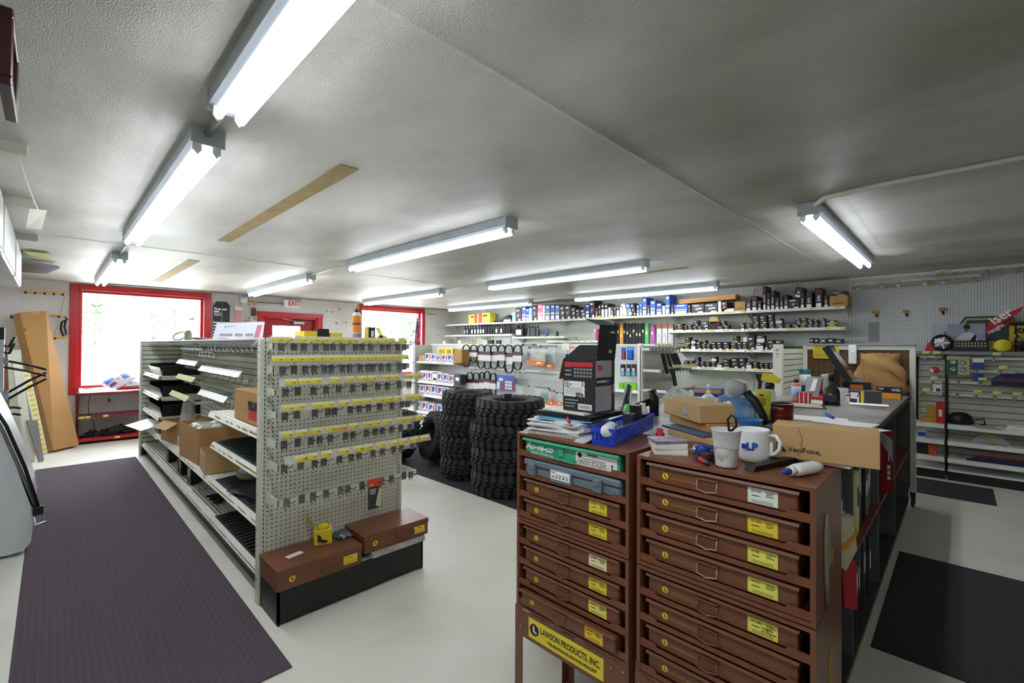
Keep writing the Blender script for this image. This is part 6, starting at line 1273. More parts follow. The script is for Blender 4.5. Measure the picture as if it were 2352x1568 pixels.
for i, (px0, px1, y0, y1, m, lb) in enumerate(((540, 556, 704, 745, 'd99a9a', 'clear bag with a pink card hanging left of the red door'), (577, 588, 704, 726, '3a3b48', 'small dark packet hanging by the red door frame'), (563, 574, 734, 746, '63a0a0', 'small teal packet on the wall before the red door'))):
    a, b = at(px0, y0, Y=YW-.06), at(px1, y1, Y=YW-.06); t = thing('wall_packet', ((a.x+b.x)/2, YW-.06, b.z), lb, 'packet', 'packets on the window wall'); w, h = b.x-a.x, a.z-b.z
    MB().box(-w/2, w/2, 0, .012, 0, h).build('packet', mat('packet_'+m, m, .4, alpha=.8 if i == 0 else 1), t); MB().box(-w/2, w/2, -.002, .014, h*.82, h).build('header', M_wcart if i == 0 else M_forange, t); MB().tube([(0, .06, h*.95), (0, -.02, h*.95)], .003, 5).build('hook', M_chrome, t)
k = 0
for (px, py) in ((572, 698), (585, 698), (572, 729), (585, 730), (585, 763), (752, 713), (764, 715), (781, 709), (774, 740), (796, 739), (986, 719), (991, 720), (996, 720), (1001, 719), (1006, 769)):
    k += 1; p = at(px, py, Y=YW-.03); t = thing('peg_hook', (p.x, YW-.001, p.z), ('yellow-tagged peg hook, %s of the group left of the red door' % nth(k)) if k < 6 else ('yellow-tagged peg hook, %s of the group right of the red door' % nth(k-5) if k < 11 else 'peg hook, %s of the row by the far corner' % nth(k-10)), 'hook', 'peg hooks on the window wall')
    MB().tube([(0, 0, -.01), (0, -.1, -.01), (.01, -.12, .01)], .0035, 5).box(-.014, .014, -.004, 0, -.03, .01).build('prong', M_zinc, t); MB().box(-.03, .03, -.1, -.098, .0, .035).build('tag', mat('amber_tag', 'e0b23a', .6) if k < 6 else M_pale, t)
# flag in the smaller window
p = at(960, 795, Y=9.62); t = thing('flag', (at(958, 790, Y=9.66).x, 9.66, 1.36), 'furled striped flag on a pole at the smaller red window', 'flag'); zt = at(958, 722, Y=9.66).z-1.36
MB().tube([(0, 0, 0), (0.02, 0, zt)], .008, 8).tube([(0.015, 0, zt*.8), (.015, .085, zt*.8)], .006, 6).build('pole', M_card, t)
def flagf(u, v): q = u*2*math.pi; r_ = .03+.055*(1-v)**.8; return (r_*math.cos(q)*1.1+.02*v+.008*math.sin(5*q), r_*math.sin(q)*.6+.006*math.sin(7*q), v*zt*.9)
MB().grid(flagf, 30, 10, closed_u=True).build('cloth', mat('flag_navy', '2a3560', .7, noise=.85, nscale=14, col2='c8c9cf', thr=(.42, .5), stretch=(2, 2, .4)), t)
MB().grid(lambda u, v: (lambda q: (q[0]*1.02+.004, q[1]*1.02-.004, q[2]))(flagf(.62+u*.16, .05+v*.8)), 6, 8).build('red_stripe', mat('flag_red', 'a5303a', .7), t)

# ------------------------------------------------------------------ tall carton and boards leaning at the left
def leaner(name, pts_b, pts_t, th, m, label, cat, extra=None):
    """slab from two floor points to two top points, pushed back by th"""
    a, b = [Vector(p) for p in pts_b]; c, d = [Vector(p) for p in pts_t]; t = thing(name, a, label, cat); nrm = (b-a).cross(d-a).normalized()
    if nrm.y < 0: nrm = -nrm
    MB().prism([(0, 0, 0), b-a, d-a, c-a], nrm*th).build(extra or 'body', m, t); return t, a, b-a, c-a, d-a, nrm
t, o0, bx_, tx_, td_, nn = leaner('tall_carton', ((.04, 8.80, .03), (.30, 9.06, .03)), ((-.315, 9.44, 1.92), (-.055, 9.50, 1.965)), .11, M_card, 'tall brown cardboard carton leaning against the pegboard left of the window', 'carton', 'carton')
def onface(u, v): return bx_*u*(1-v)+(tx_+(td_-tx_)*u)*v
for (u0, u1, v0, v1, m, nm_) in ((.42, .74, .42, .54, M_wcart, 'shipping_label'), (.70, .88, .38, .42, M_paper, 'sticker'), (.0, 1, .86, .885, M_cardd, 'tape'), (.4, .75, .93, 1, M_card2, 'tape')):
    b = MB(); b.prism([onface(u0, v0)-nn*.001, onface(u1, v0)-nn*.001, onface(u1, v1)-nn*.001, onface(u0, v1)-nn*.001], -nn*.0012); b.build(nm_, m, t)
t, o0, bx_, tx_, td_, nn = leaner('price_strip', ((-.085, 8.76, .008), (-.015, 8.80, .008)), ((-.27, 9.0, 1.10), (-.20, 9.04, 1.12)), .02, M_wcart, 'white shelf moulding with yellow price tags leaning beside the tall carton', 'moulding', 'moulding')
for i in range(16):
    v0 = .03+i*.06; b = MB(); b.prism([onface(.15, v0)-nn*.001, onface(.85, v0)-nn*.001, onface(.85, v0+.035)-nn*.001, onface(.15, v0+.035)-nn*.001], -nn*.001); b.build('price_tag', M_yel2, t)
leaner('steel_upright', ((-.195, 8.27, .012), (-.125, 8.30, .012)), ((-.34, 8.62, 1.24), (-.26, 8.64, 1.24)), .04, M_cream, 'cream steel upright leaning in the left corner', 'upright', 'upright')
leaner('grey_board', ((-.085, 8.20, .01), (-.045, 8.23, .01)), ((-.20, 8.40, .52), (-.11, 8.43, .50)), .02, mat('grey_board', '7c7a75', .5), 'short grey board leaning in the left corner', 'board', 'board')
leaner('wood_board', ((-.52, 8.75, .008), (-.33, 8.80, .008)), ((-.56, 9.1, 1.42), (-.36, 9.12, 1.42)), .03, mat('brown_wood', '8a5a38', .7, noise=.3, stretch=(8, 8, .6)), 'brown wooden board leaning behind the black hooks', 'board', 'board')
leaner('slotted_strip', ((-.33, 8.48, .01), (-.22, 8.5, .01)), ((-.40, 8.9, 1.40), (-.28, 8.92, 1.40)), .03, M_creamd, 'grey slotted shelf strip leaning behind the black hooks', 'strip', 'strip')
# rack of rubber covered storage hooks
t = thing('storage_rack', (-.315, 6.12, 0), 'grey rack post with black rubber storage hooks at the left edge', 'rack'); X0, Y0 = t.location.x, t.location.y
MB().bev(-.02, .02, -.03, .03, .0, 1.62, .004).build('post', mat('alu_post', 'aeb4b8', .35, metal=.6), t); MB().bev(-.022, .022, -.032, .032, 1.52, 1.63, .003).build('post_cap', M_black, t)
def hook2(y, z0, z1, x1):
    for dz in (0, -.06):
        b = MB(); b.tube([(.02, y, z0+dz), (.035, y, z0+dz-.012), (.05, y, z0+dz-.014), (.05+(x1-.05)*.5, y, z0+dz+(z1-z0)*.5), (x1, y, z1+dz)], .0105, 8, 0); b.tube([(x1, y, z1+dz), (x1+.006, y, z1+dz+.001)], .009, 8, 1); b.build('hook', [M_black, M_chrome], t)
hook2(0, 1.47, 1.545, .085); hook2(-.02, 1.34, 1.245, .285); hook2(.02, 1.06, 1.215, .285); hook2(0, .92, .895, .125)
MB().bev(.018, .05, -.03, .03, .98, 1.06, .003).build('bracket', M_zinc, t); MB().bev(.018, .05, -.03, .03, 1.30, 1.36, .003).build('bracket', M_zinc, t)
# white carrier shell with black rails leaning left
t = thing('roof_carrier', (-.25, 4.70, 0), 'white plastic carrier shell with black rails standing on edge at the left', 'carrier')
b = MB()
prf = [(.06, .02), (.13, .03), (.165, .08), (.175, .20), (.16, .34), (.09, .62), (.0, .92), (-.12, 1.25), (-.3, 1.30), (-.3, .4), (-.1, .03)]
for (y0, s) in ((0, 1),): b.prism([(x, 0, z) for x, z in prf], (0, 1.2, 0))
b.build('shell', mat('white_shell', 'd6dcdf', .3, noise=.08), t)
MB().prism([(.05, -.004, .05), (.12, -.004, .06), (.14, -.004, .2), (.05, -.004, .55), (-.06, -.004, .9), (-.14, -.004, .9)], (0, .006, 0)).build('shell_panel', mat('white_shell', 'd6dcdf'), t)
for k, off in enumerate((.0, .028, .052)): MB().tube([(.205-off*.4, -.02+off, .30), (.13-off, -.02+off, .62), (.04-off, -.02+off, .92), (-.12-off, -.02+off, 1.3)], .011, 6).build('rail', M_black if k != 1 else M_grey, t)
MB().bev(.17, .225, -.035, .01, .27, .33, .004).build('latch', M_black, t); MB().tube([(.18, -.02, .27), (.185, -.02, .2), (.24, -.04, .215)], .008, 6).build('clamp', M_chrome, t)
# ceiling brackets, bent sheets, overhead boxes, framed picture
for i, (y, lb) in enumerate(((3.17, 'nearest cream ceiling bracket at the left edge'), (4.35, 'second cream ceiling bracket at the left edge'), (5.75, 'third cream ceiling bracket at the left edge'), (6.9, 'farthest cream ceiling bracket at the left edge'))):
    t = thing('ceiling_bracket', (-.5, y, ZC), lb, 'bracket', 'ceiling brackets at the left'); MB().prism([(-.48, -.03, 0), (-.48, .03, 0), (-.48, .03, -.02), (-.48, -.022, -.02), (-.48, -.022, -.055), (-.48, -.03, -.055)], (.89, 0, 0)).build('channel', M_creamd, t)
    if i == 0: MB().grid(lambda u, v: (.40+.05*math.sin(1.5*v)-.02*u, .02+v*1.0+.0*u, -.07-.05*math.sin(3.1*v)+u*.10*(1-.4*v)-.06), 5, 14).build('bent_sheet', M_creamd, t)
    if i == 1: MB().prism([(.39, .02, -.05), (.47, .1, -.03), (.44, .62, -.075), (.36, .55, -.09)], (0, 0, -.003)).build('bent_sheet', M_cream, t)
    if i == 3: MB().prism([(.30, -.3, -.03), (.47, -.25, -.02), (.50, .1, -.03), (.36, .1, -.04)], (0, 0, -.003)).build('tag_sheet', mat('green_tag', 'b9b96a', .7), t)
for i, (y0, y1, lb) in enumerate(((3.25, 4.28, 'nearest overhead white box at the left edge'), (4.42, 5.68, 'middle overhead white box at the left edge'), (5.82, 6.83, 'farthest overhead white box at the left edge'))):
    t = thing('overhead_box', (-.6, (y0+y1)/2, 2.06), lb, 'overhead box', 'overhead boxes at the left'); L_ = (y1-y0)/2; MB().bev(-.35, .375, -L_, L_, 0, .37, .008).build('box', mat('box_enamel', 'cfd2d2', .35, noise=.1), t); MB().box(.375, .38, -L_+.01, L_-.01, .02, .33).build('lit_side', M_white, t); MB().box(-.34, .36, -L_-.004, -L_, .01, .36).build('end_panel', mat('box_end_shade', '9ea1a1', .45), t)  # side painted white as if lit, end painted grey as if shaded
t = thing('black_strip', (-.1, 7.6, ZC-.075), 'ragged black foam strip hanging near the ceiling at the left', 'strip'); MB().prism([(-.2, -.5, .03), (.16, -.1, .04), (.05, .2, .0), (-.2, .0, -.03)], (0, .01, -.03)).tube([(0, 0, .0), (0, 0, .075)], .003, 4).build('strip', M_black, t)
t = thing('ceiling_beam', (-.5, 1.78, ZC), 'beige ceiling beam behind the dark picture frame', 'beam'); MB().box(-.48, .37, -.1, .1, -.11, 0).build('beam', M_creamd, t)
t = thing('picture_frame', (-.085, 1.64, 2.115), 'small dark wood picture frame hanging at the top left corner', 'picture frame'); M_wood = mat('dark_wood', '3a1a1c', .3, noise=.3, stretch=(6, 6, 1))
fw, fh, fk = .27, .19, .022
for q in ((0, fw, 0, fk), (0, fw, fh-fk, fh), (0, fk, fk, fh-fk), (fw-fk, fw, fk, fh-fk)): MB().bev(-.012, .012, q[0], q[1], q[2], q[3], .003).build('frame_bar', M_wood, t)
MB().box(-.008, -.004, fk, fw-fk, fk, fh-fk).build('picture', mat('picture_glass', '8d8b84', .08), t); MB().tube([(-.013, .05, fh-.02), (-.03, fw/2, fh+.11), (-.013, fw-.05, fh-.02)], .0015, 4).build('hanging_wire', M_grey, t)

# ------------------------------------------------------------------ goods on the pegboard shelving unit
def open_tray(y0, y1, z, h, label, lids=True):
    t = thing('black_tray', (.90, (y0+y1)/2, z+.0005), label, 'tray', 'black trays on the far shelves'); L_ = (y1-y0)/2; b = MB()
    b.box(.02, .38, -L_, -L_+.012, 0, h); b.box(.02, .38, L_-.012, L_, 0, h); b.box(.02, .38, -L_, L_, 0, .008); b.box(.37, .38, -L_, L_, 0, h); b.build('tray_body', M_black, t)
    MB().prism([(.012, -L_, .0), (-.012, -L_, h*.8), (-.008, -L_, h*.8), (.02, -L_, 0)], (0, 2*L_, 0)).build('clear_front', mat('smoky_front', '6d7078', .3), t)
    MB().box(.02, .37, -.006, .006, .008, h*.85).build('divider', M_black, t); return t
open_tray(6.62, 7.6, 1.118, .12, 'black open tray on the top shelf at the far end of the unit'); open_tray(6.60, 7.62, .878, .12, 'black open tray on the second shelf at the far end of the unit'); open_tray(6.60, 7.62, .645, .14, 'black tray on the third shelf at the far end of the unit'); open_tray(6.75, 7.7, .4292, .1, 'black tray on the fourth shelf at the far end of the unit')
for i in range(5): tag(MB().grid(lambda u, v: ((u-.5)*.12, (v-.5)*.16, .012+.02*math.sin(5*u+i)*math.sin(4*v)), 6, 6).build('small_bag', M_bag, loc=(1.05+.05*(i % 2), 6.72+.17*i, 1.14+.03*(i % 2)), rz=i*.7), 'small clear parts bag in the top black tray, %s from the near end' % nth(i+1), 'bag', 'clear bags in the tray')
def open_box(name, x, y, z, w, d, h, m, label, rz=0, flaps=None):
    t = thing(name, (x, y, z+.0005), label, 'carton', None, rz=rz); b = MB(); k = .004
    for q in ((-w/2, w/2, -d/2, -d/2+k, 0, h), (-w/2, w/2, d/2-k, d/2, 0, h), (-w/2, -w/2+k, -d/2+k, d/2-k, 0, h), (w/2-k, w/2, -d/2+k, d/2-k, 0, h), (-w/2, w/2, -d/2, d/2, 0, k)): b.box(*q)
    b.build('carton_body', m, t); return t
t = open_box('open_carton', 1.07, 4.98, .4490, .38, .62, .31, M_card, 'large open brown carton with crumpled plastic on the lower shelf', .05)
MB().grid(lambda u, v: ((u-.5)*.33, (v-.5)*.55, .26+.06*math.sin(3.1*u)*math.sin(3.1*v)+.03*math.sin(11*u+6*v)*math.sin(9*v)), 14, 18).build('plastic', mat('greenish_film', 'c3cbb4', .25, noise=.3, nscale=12, alpha=.8), t)
t = open_box('open_carton', 1.03, 4.42, .4490, .30, .30, .165, M_card2, 'small open brown carton with a peeled label in front of the large one', -.08)
MB().box(-.12, .12, -.13, .13, .004, .09).build('contents', mat('brassy_parts', '9a8a4c', .5, noise=.6, nscale=30, col2='4d431f'), t); MB().box(-.1505, -.1495, -.11, .1, .02, .14).build('peeled_label', mat('peeled', 'a08a70', .9, noise=.6, nscale=20, col2='c8b8a0'), t)
t = open_box('open_carton', 1.07, 6.05, .4490, .36, .42, .22, M_card, 'open brown carton with white underside beyond the large carton', .2); MB().prism([(-.18, -.21, .21), (-.30, -.24, .16), (-.30, .1, .16), (-.18, .12, .21)], (0, 0, .003)).build('flap', M_card2, t); MB().box(-.18, .18, -.2145, -.2105, 0, .08).build('white_band', M_wcart, t)
t = thing('felt_carton', (1.08, 3.32, .9697), 'brown carton with a red and grey printed panel at the near shelf end', 'carton', rz=.0); MB().bev(-.16, .19, -.32, .34, 0, .21, .003).build('carton', M_card, t); MB().box(-.161, -.1602, -.31, .02, .03, .10).build('red_panel', M_redink, t); MB().box(-.161, -.1602, -.31, .0, .10, .15).build('grey_panel', mat('grey_ink', '55504a', .7), t)
text('FEL-PRO', .075, t, (-.163, .03, .118), M_ink, rot=(R(90), 0, R(-90)), bold=.003)
MB().bev(-.16, .19, .345, .352, 0, .21, .002).build('carton_end', M_card2, t); tag(MB().prism([(0, 0, 0), (.10, 0, 0), (.14, .02, .22), (.05, .02, .22)], (0, .008, .004)).build('metal_plate', M_zinc, loc=(1.14, 3.1, 1.180)), 'grey sheet metal plate standing in the brown carton', 'plate')
t = thing('clear_sack', (1.02, 5.78, .665), 'clear bag of small parts hanging above the cartons', 'bag'); MB().grid(lambda u, v: (.075*math.cos(6.28*u)*(1-.45*v)+.008*math.sin(20*u), .10*math.sin(6.28*u)*(1-.45*v), v*.23), 20, 9, closed_u=True).build('film', M_bag, t); MB().lathe([(0, 0), (.05, .01), (.06, .05), (.03, .09), (0, .1)], 12).build('contents', mat('mixed_parts', '8c6a78', .6, noise=.8, nscale=40, col2='d8d4d0'), t); MB().tube([(0, 0, .2), (.03, 0, .235)], .003, 5).build('tie', M_chrome, t)
t = thing('rope_bundle', (1.10, 3.92, .4665), 'white funnel on a coil of pale rope on the second shelf', 'funnel'); MB().lathe([(.0, .15), (.02, .15), (.10, .035)], 20).build('funnel', mat('pale_funnel', 'ccd4de', .4), t)
for k in range(4): MB().tube([((.085+.008*(k % 2))*math.cos(a*.4488), (.085+.008*(k % 2))*math.sin(a*.4488)*1.3, .012+k*.011) for a in range(14)], .009, 6, closed=True).build('rope_coil', mat('rope', 'a59c88', .9, bump=.6, bscale=90), t)
t = thing('mouse_pad', (1.06, 3.52, .4665), 'dark grey mouse pad lying on the second shelf', 'mouse pad', rz=.3); MB().bev(-.15, .15, -.17, .17, 0, .006, .002).build('pad', mat('pad_grey', '3c3b40', .7), t)
t = thing('computer_mouse', (1.10, 3.46, .4730), 'black computer mouse on the mouse pad', 'mouse', rz=.6); MB().lathe([(.045, 0), (.045, .012), (.035, .03), (.0, .036)], 16, sx=.75).build('mouse', M_black, t)
for i, (y, w_, h_, d_, m, lb) in enumerate(((6.35, .15, .12, .2, M_fblk, 'wide black box on the base shelf far along the aisle'), (5.75, .07, .13, .09, mat('brown_box', '7a5f45', .6), 'narrow brown box on the base shelf'), (5.62, .09, .17, .12, M_fblk, 'upright black box with a grey label on the base shelf'), (5.20, .16, .18, .2, M_fblk, 'black box with a white label below the cartons'))):
    o = carton('base_box', w_, d_, h_, m, (.93, y, .1697), lb, group='boxes on the base shelf')
    if i in (2, 3): stick(o, 0, h_*.6, w_*.4, h_*.4, M_wcart, 'label')
tag(MB().grid(lambda u, v: ((u-.5)*.22, (v-.5)*.34, .015+.03*math.sin(4*u+2)*math.sin(5*v+1)+.01*math.sin(17*v)), 9, 12).build('foil_bags', M_bag, loc=(1.0, 4.85, .195)), 'pile of crinkled clear bags on the base shelf', 'bag')
for i in range(5): tag(MB().bev(-.05, .05, -.02, .02, 0, .012, .003).build('dark_strip', M_dark, loc=(1.0+.02*(i % 2), 4.62-.05*i, .1745 if i else .1745), rz=.2*i), 'small dark stain-like strip on the base shelf, %s along' % nth(i+1), 'strip', 'dark strips on the base shelf')
tag(MB().bev(-.13, .12, -.30, .3, 0, .004, .001).build('white_card', M_wcart, loc=(.83, 7.15, .50), rot=(0, R(-14), .15)), 'long white card jutting from the fourth shelf at the far end', 'card')

# on top of the shelving unit
ZG = GH+.0125
p0, p1 = at(507, 775, X=1.15), at(580, 775, X=1.15); t = thing('card_sign', (1.15, 4.55, GH+.0105), 'folded white card sign with grey print on top of the shelving unit', 'sign', rz=R(-62)); MB().prism([(-.28, 0, 0), (.28, 0, 0), (.27, .035, .16), (-.27, .035, .15)], (0, .003, 0)).build('card', mat('sign_card', 'dcdde8', .5), t)
bb_ = MB(); rq = random.Random(9); mg = mat('pale_grey_ink', '8c8f9c', .6)
for k in range(9): x = -.17+.036*k; bb_.prism([(x, .0215, .085), (x+.026*rq.uniform(.5, 1), .0215, .085), (x+.024, .029, .125), (x, .029, .125)], (0, -.001, 0)) if k != 4 else None
for k in range(13): x = -.2+.029*k; bb_.prism([(x, .006, .03), (x+.022, .006, .03), (x+.022, .011, .055), (x, .011, .055)], (0, -.001, 0)) if k not in (5, 9) else None
stuff(bb_.build('faded_print', mg, t)); MB().prism([(.19, .002, .02), (.24, .002, .02), (.25, .03, .13), (.2, .03, .13)], (0, -.003, 0)).build('pink_mark', mat('pink_ink', 'c67a95', .6), t)
for i in range(6):
    tag(MB().prism([(-.09, -.11, 0), (.09, -.1, .0), (.08, .12, .012), (-.1, .1, .02)], (0, 0, .003)).build('paper_sheet', M_paper if i % 2 else mat('lilac_paper', 'd9d3e2', .7), loc=(1.02+.07*(i % 3), 3.95+.36*i, GH+.0105), rz=.5*i), 'loose pale sheet on top of the shelving unit, %s from the near end' % nth(i+1), 'paper', 'loose sheets on the unit')
t = thing('wire_coil', (1.1, 6.75, GH+.020), 'coil of pale wire on top of the far end of the shelving', 'coil'); MB().tube([(.07*math.cos(a*.5236), .07*math.sin(a*.5236), .05+.05*math.sin(a*.5236+.6)) for a in range(12)], .008, 6, closed=True).build('coil', M_grey, t)
t = thing('glass_jar', (1.05, 6.0, GH+.0105), 'small greenish jar on top of the shelving before the red window', 'jar'); MB().lathe([(.035, 0), (.035, .08), (.025, .09), (.025, .11), (0, .11)], 14).build('jar', mat('jar_glass', '8a9a7c', .3), t)
def topbox(px0, px1, y1, Y, h, d, m, label, name='small_carton'):
    a, b = at(px0, 770, Y=Y), at(px1, 770, Y=Y); return carton(name, b.x-a.x, d, h, m, ((a.x+b.x)/2, Y, ZG), label, rz=0)
o = topbox(699, 729, 0, 2.95, .045, .16, M_fyel, 'long yellow carton on top of the pegboard end, left one'); o = topbox(731, 756, 0, 2.95, .062, .07, M_fblk, 'small black carton between the yellow cartons on top'); o = topbox(759, 787, 0, 2.95, .038, .12, M_fyel, 'yellow carton right of the black one on top'); 
o = topbox(846, 862, 0, 3.0, .085, .05, M_fblk, 'black and yellow carton standing upright on top at the right'); MB().box(-.028, -.026, -.001, .05, .004, .08).build('yellow_side', M_fyel, o); stick(o, .005, .04, .02, .045, M_wcart, 'label')
o = topbox(874, 888, 0, 3.0, .025, .05, M_fyel, 'low yellow carton with raised flap at the right end on top'); MB().prism([(-.03, .0, .02), (-.005, .0, .02), (-.01, .04, .085), (-.04, .04, .085)], (0, .002, 0)).build('flap', M_fyel, o); stick(o, -.02, .02, .03, .02, M_fblk, 'label')
p = at(819, 775, Y=3.05); t = thing('spray_bottle', (p.x, 3.05, ZG), 'orange and white spray bottle with green cap on top of the unit', 'bottle')
MB().lathe([(.027, 0), (.029, .006), (.029, .175), (.02, .188), (.015, .19)], 18).build('body', M_wcart, t); MB().lathe([(.0293, .045), (.0293, .165)], 18, caps=False).build('label', mat('orange_label', 'e08a2c', .45), t); MB().lathe([(.0296, .10), (.0296, .115)], 18, caps=False).build('band', mat('olive_band', '6a5c3a', .5), t); MB().lathe([(.0294, .008), (.0294, .04)], 18, caps=False).build('barcode', mat('grey_label', '8a8fa0', .5), t)
MB().lathe([(.016, .188), (.016, .205), (.012, .21)], 14).build('collar', mat('dark_teal', '17403c', .4), t); MB().lathe([(.012, .21), (.014, .215), (.012, .25), (.01, .252), (0, .252)], 14).build('cap', mat('cap_green', '9bb05a', .3, alpha=.7), t)
# boxes on the end deck and the orange glove pack
def steelcase(x0, x1, y0, y1, z0, h, rz, label):
    t = thing('steel_case', ((x0+x1)/2, (y0+y1)/2, z0), label, 'case', 'brown steel cases', rz=rz); w, d = (x1-x0)/2, (y1-y0)/2
    MB().bev(-w, w, -d, d, 0, h, .003).build('case_body', M_brown, t); MB().bev(-w-.003, w+.003, -d-.003, d+.003, h-.03, h+.003, .003).build('lid', M_brown, t)
    MB().tube([(w*.0-.01, -d-.003, h*.62), (-.015, -d-.012, h*.5), (-.012, -d-.013, h*.32), (.05, -d-.014, h*.27), (.112, -d-.013, h*.32), (.115, -d-.012, h*.5), (.11, -d-.003, h*.62)], .003, 6).build('handle', M_brownd, t)
    logo(t, -w*.68, h*.45, .017, M_gold, M_brown, y=-d-.0005); text('LAWSON PRODUCTS, INC.', .012, t, (-w*.58, -d-.001, h*.43), M_goldd, ext=.0002)
    L = MB().box(w*.52, w*.88, -d-.002, -d, h*.22, h*.66).build('label', M_yel, t); ubox('print', M_ink, (w*.70, -d-.0024, h*.55), (w*.1, .0006, h*.03), t); ubox('print', M_ink, (w*.70, -d-.0024, h*.32), (w*.28, .0006, h*.015), t); return t
steelcase(.850, 1.325, 2.565, 2.85, .1805, .112, 0, 'brown steel case on the shelving base with a white slip on its lid, left one'); steelcase(1.355, 1.815, 2.585, 2.85, .215, .105, R(-1), 'brown steel case resting raised on the shelving base, right one')
tag(MB().box(-.045, .045, -.02, .02, 0, .001).build('paper_slip', M_paper, loc=(.985, 2.70, .2966), rz=.2), 'small white slip of paper on the left brown case', 'paper')
t = thing('white_block', (1.56, 2.70, .1805), 'white metal holders wedged under the raised brown case', 'holder'); MB().box(-.16, .22, -.13, .11, 0, .0335).build('holders', mat('pale_metal', 'b9bab4', .4, noise=.4, nscale=20), t)
t = thing('yellow_carton', (1.17, 2.755, .2962), 'yellow and brown carton with an open flap on the left brown case', 'carton', rz=R(-22)); MB().bev(-.05, .05, -.04, .05, 0, .085, .002).build('carton', M_fyel, t); MB().prism([(-.05, -.04, .085), (-.05, .05, .085), (-.085, .05, .16), (-.085, -.02, .16)], (-.002, 0, 0)).build('flap', M_card, t)
MB().prism([(-.03, -.0415, .065), (-.01, -.0415, .05), (-.01, -.0415, .035), (.03, -.0415, .02), (.015, -.0415, .008), (-.03, -.0415, .02)], (0, .001, 0)).build('brown_mark', mat('dark_brown_ink', '3a1d18', .6), t); text('LAWSON', .012, t, (-.03, -.0415, .006+.004), M_ink, ext=.0002); MB().box(.0505, .0515, -.02, .035, .035, .075).build('label', M_wcart, t); MB().lathe([(.0, 0), (.035, .0), (.03, .02), (0, .03)], 10, (0, .005, .085)).build('yellow_parts', M_fyel, t)
t = thing('foil_bag', (1.292, 2.76, .300), 'crinkled silver foil bag beside the yellow carton', 'bag'); MB().grid(lambda u, v: ((u-.5)*.10, (v-.5)*.12, .006+.022*math.sin(3.14*u)*math.sin(3.14*v)+.006*math.sin(14*u+9*v)), 12, 10).build('foil', mat('foil', '7d848c', .2, metal=.8, bump=.4), t)
p, q = at(845, 1103, Y=2.60), at(876, 1163, Y=2.60); w, h = q.x-p.x, p.z-q.z; t = thing('glove_pack', ((p.x+q.x)/2, 2.60, q.z), 'orange and grey hanging pack on the lowest hook rail', 'pack'); MB().prism([(-w*.5, 0, h*.74), (w*.5, 0, h*.74), (w*.5, 0, h), (-w*.5, 0, h)], (0, .008, 0)).build('header', mat('orange_card', 'd0502a', .5), t); MB().prism([(-w*.42, 0, 0), (w*.4, 0, 0), (w*.3, 0, h*.5), (w*.48, 0, h*.74), (-w*.46, 0, h*.74)], (0, .008, 0)).build('card', M_fgry, t); MB().prism([(w*.05, -.001, h*.1), (w*.38, -.001, .02*h), (w*.46, -.001, h*.55), (w*.3, -.001, h*.7)], (0, -.006, 0)).build('glove', mat('pale_glove', 'c3c7a8', .6), t)
for k in range(4): ubox('print', M_wink, (-w*.14, -.0008, h*(.66-.05*k)), (w*(.5-.05*k), .0016, h*.018), t)
ubox('print', M_wink, (-w*.28, -.0008, h*.83), (w*.3, .0016, h*.04), t)
# ------------------------------------------------------------------ slatted wall unit at the right
V = thing('slatwall_unit', (7.45, -.3, 0), 'grey slatted wall unit with white shelves at the right edge', 'shelving unit')
ys = [(.135, .47), (-1.08, .11), (-2.3, -1.11)]
M_slatg = mat('grey_slat', 'b9bbab', .5, noise=.12)
for i, (a, b) in enumerate(ys):
    bk = MB().box(7.47, 7.48, a, b, .1, 1.44).build('slat_backing', M_dark, V, world=True); S_ = MB().box(0, .012, 0, b-a, 0, .066).mesh('slat', M_slatg)
    for k in range(18): link(S_, 'slat', bk, Vector((7.457, a, .12+k*.0735))-Vector(V.location))
    for z in (.63, .445, .25): 
        s_ = MB().box(7.12, 7.455, a, b, z-.018, z).bev(7.105, 7.12, a, b, z-.045, z+.002, .002).build('shelf', M_white, V, world=True)
    MB().box(7.15, 7.46, a, b, .10, .12).build('base_deck', M_white, V, world=True); MB().box(7.16, 7.17, a, b, 0, .10).build('kick_plate', M_dark, V, world=True)
for y in (.12, -1.095): MB().box(7.44, 7.47, y-.014, y+.014, 0, 1.45).build('upright', M_dark, V, world=True)
MB().box(7.30, 7.56, -2.3, .47, 1.44, 1.455).build('top_shelf', mat('grey_shelf', '8d8f8c', .4), V, world=True); MB().box(7.29, 7.30, -2.3, .47, 1.42, 1.458).build('top_lip', mat('clear_lip', '7a8084', .3), V, world=True)
for (y0, y1, z, n) in ((-.9, .09, 1.38, 4), (.15, .44, 1.39, 3), (-.42, -.05, 1.235, 2), (-.95, .09, 1.10, 6), (-.95, .09, .955, 7), (.15, .44, 1.09, 2), (.15, .44, .95, 1)):
    rl = MB().box(7.36, 7.364, y0, y1, z-.014, z+.012).box(7.36, 7.456, y0, y0+.004, z-.014, z+.012).box(7.36, 7.456, y1-.004, y1, z-.014, z+.012).build('hook_rail', M_cream, V, world=True)
    for i in range(n): link(HOOK, 'hook', rl, Vector((7.36, y0+(y1-y0)*(i+.6)/n, z))-Vector(V.location), rot=(0, 0, FX))
    for i in range(max(1, n-1)): link(TAG, 'price_tag', rl, Vector((7.28, y0+(y1-y0)*(i+.5)/n, z+.05))-Vector(V.location), rot=(R(-20), 0, FX))
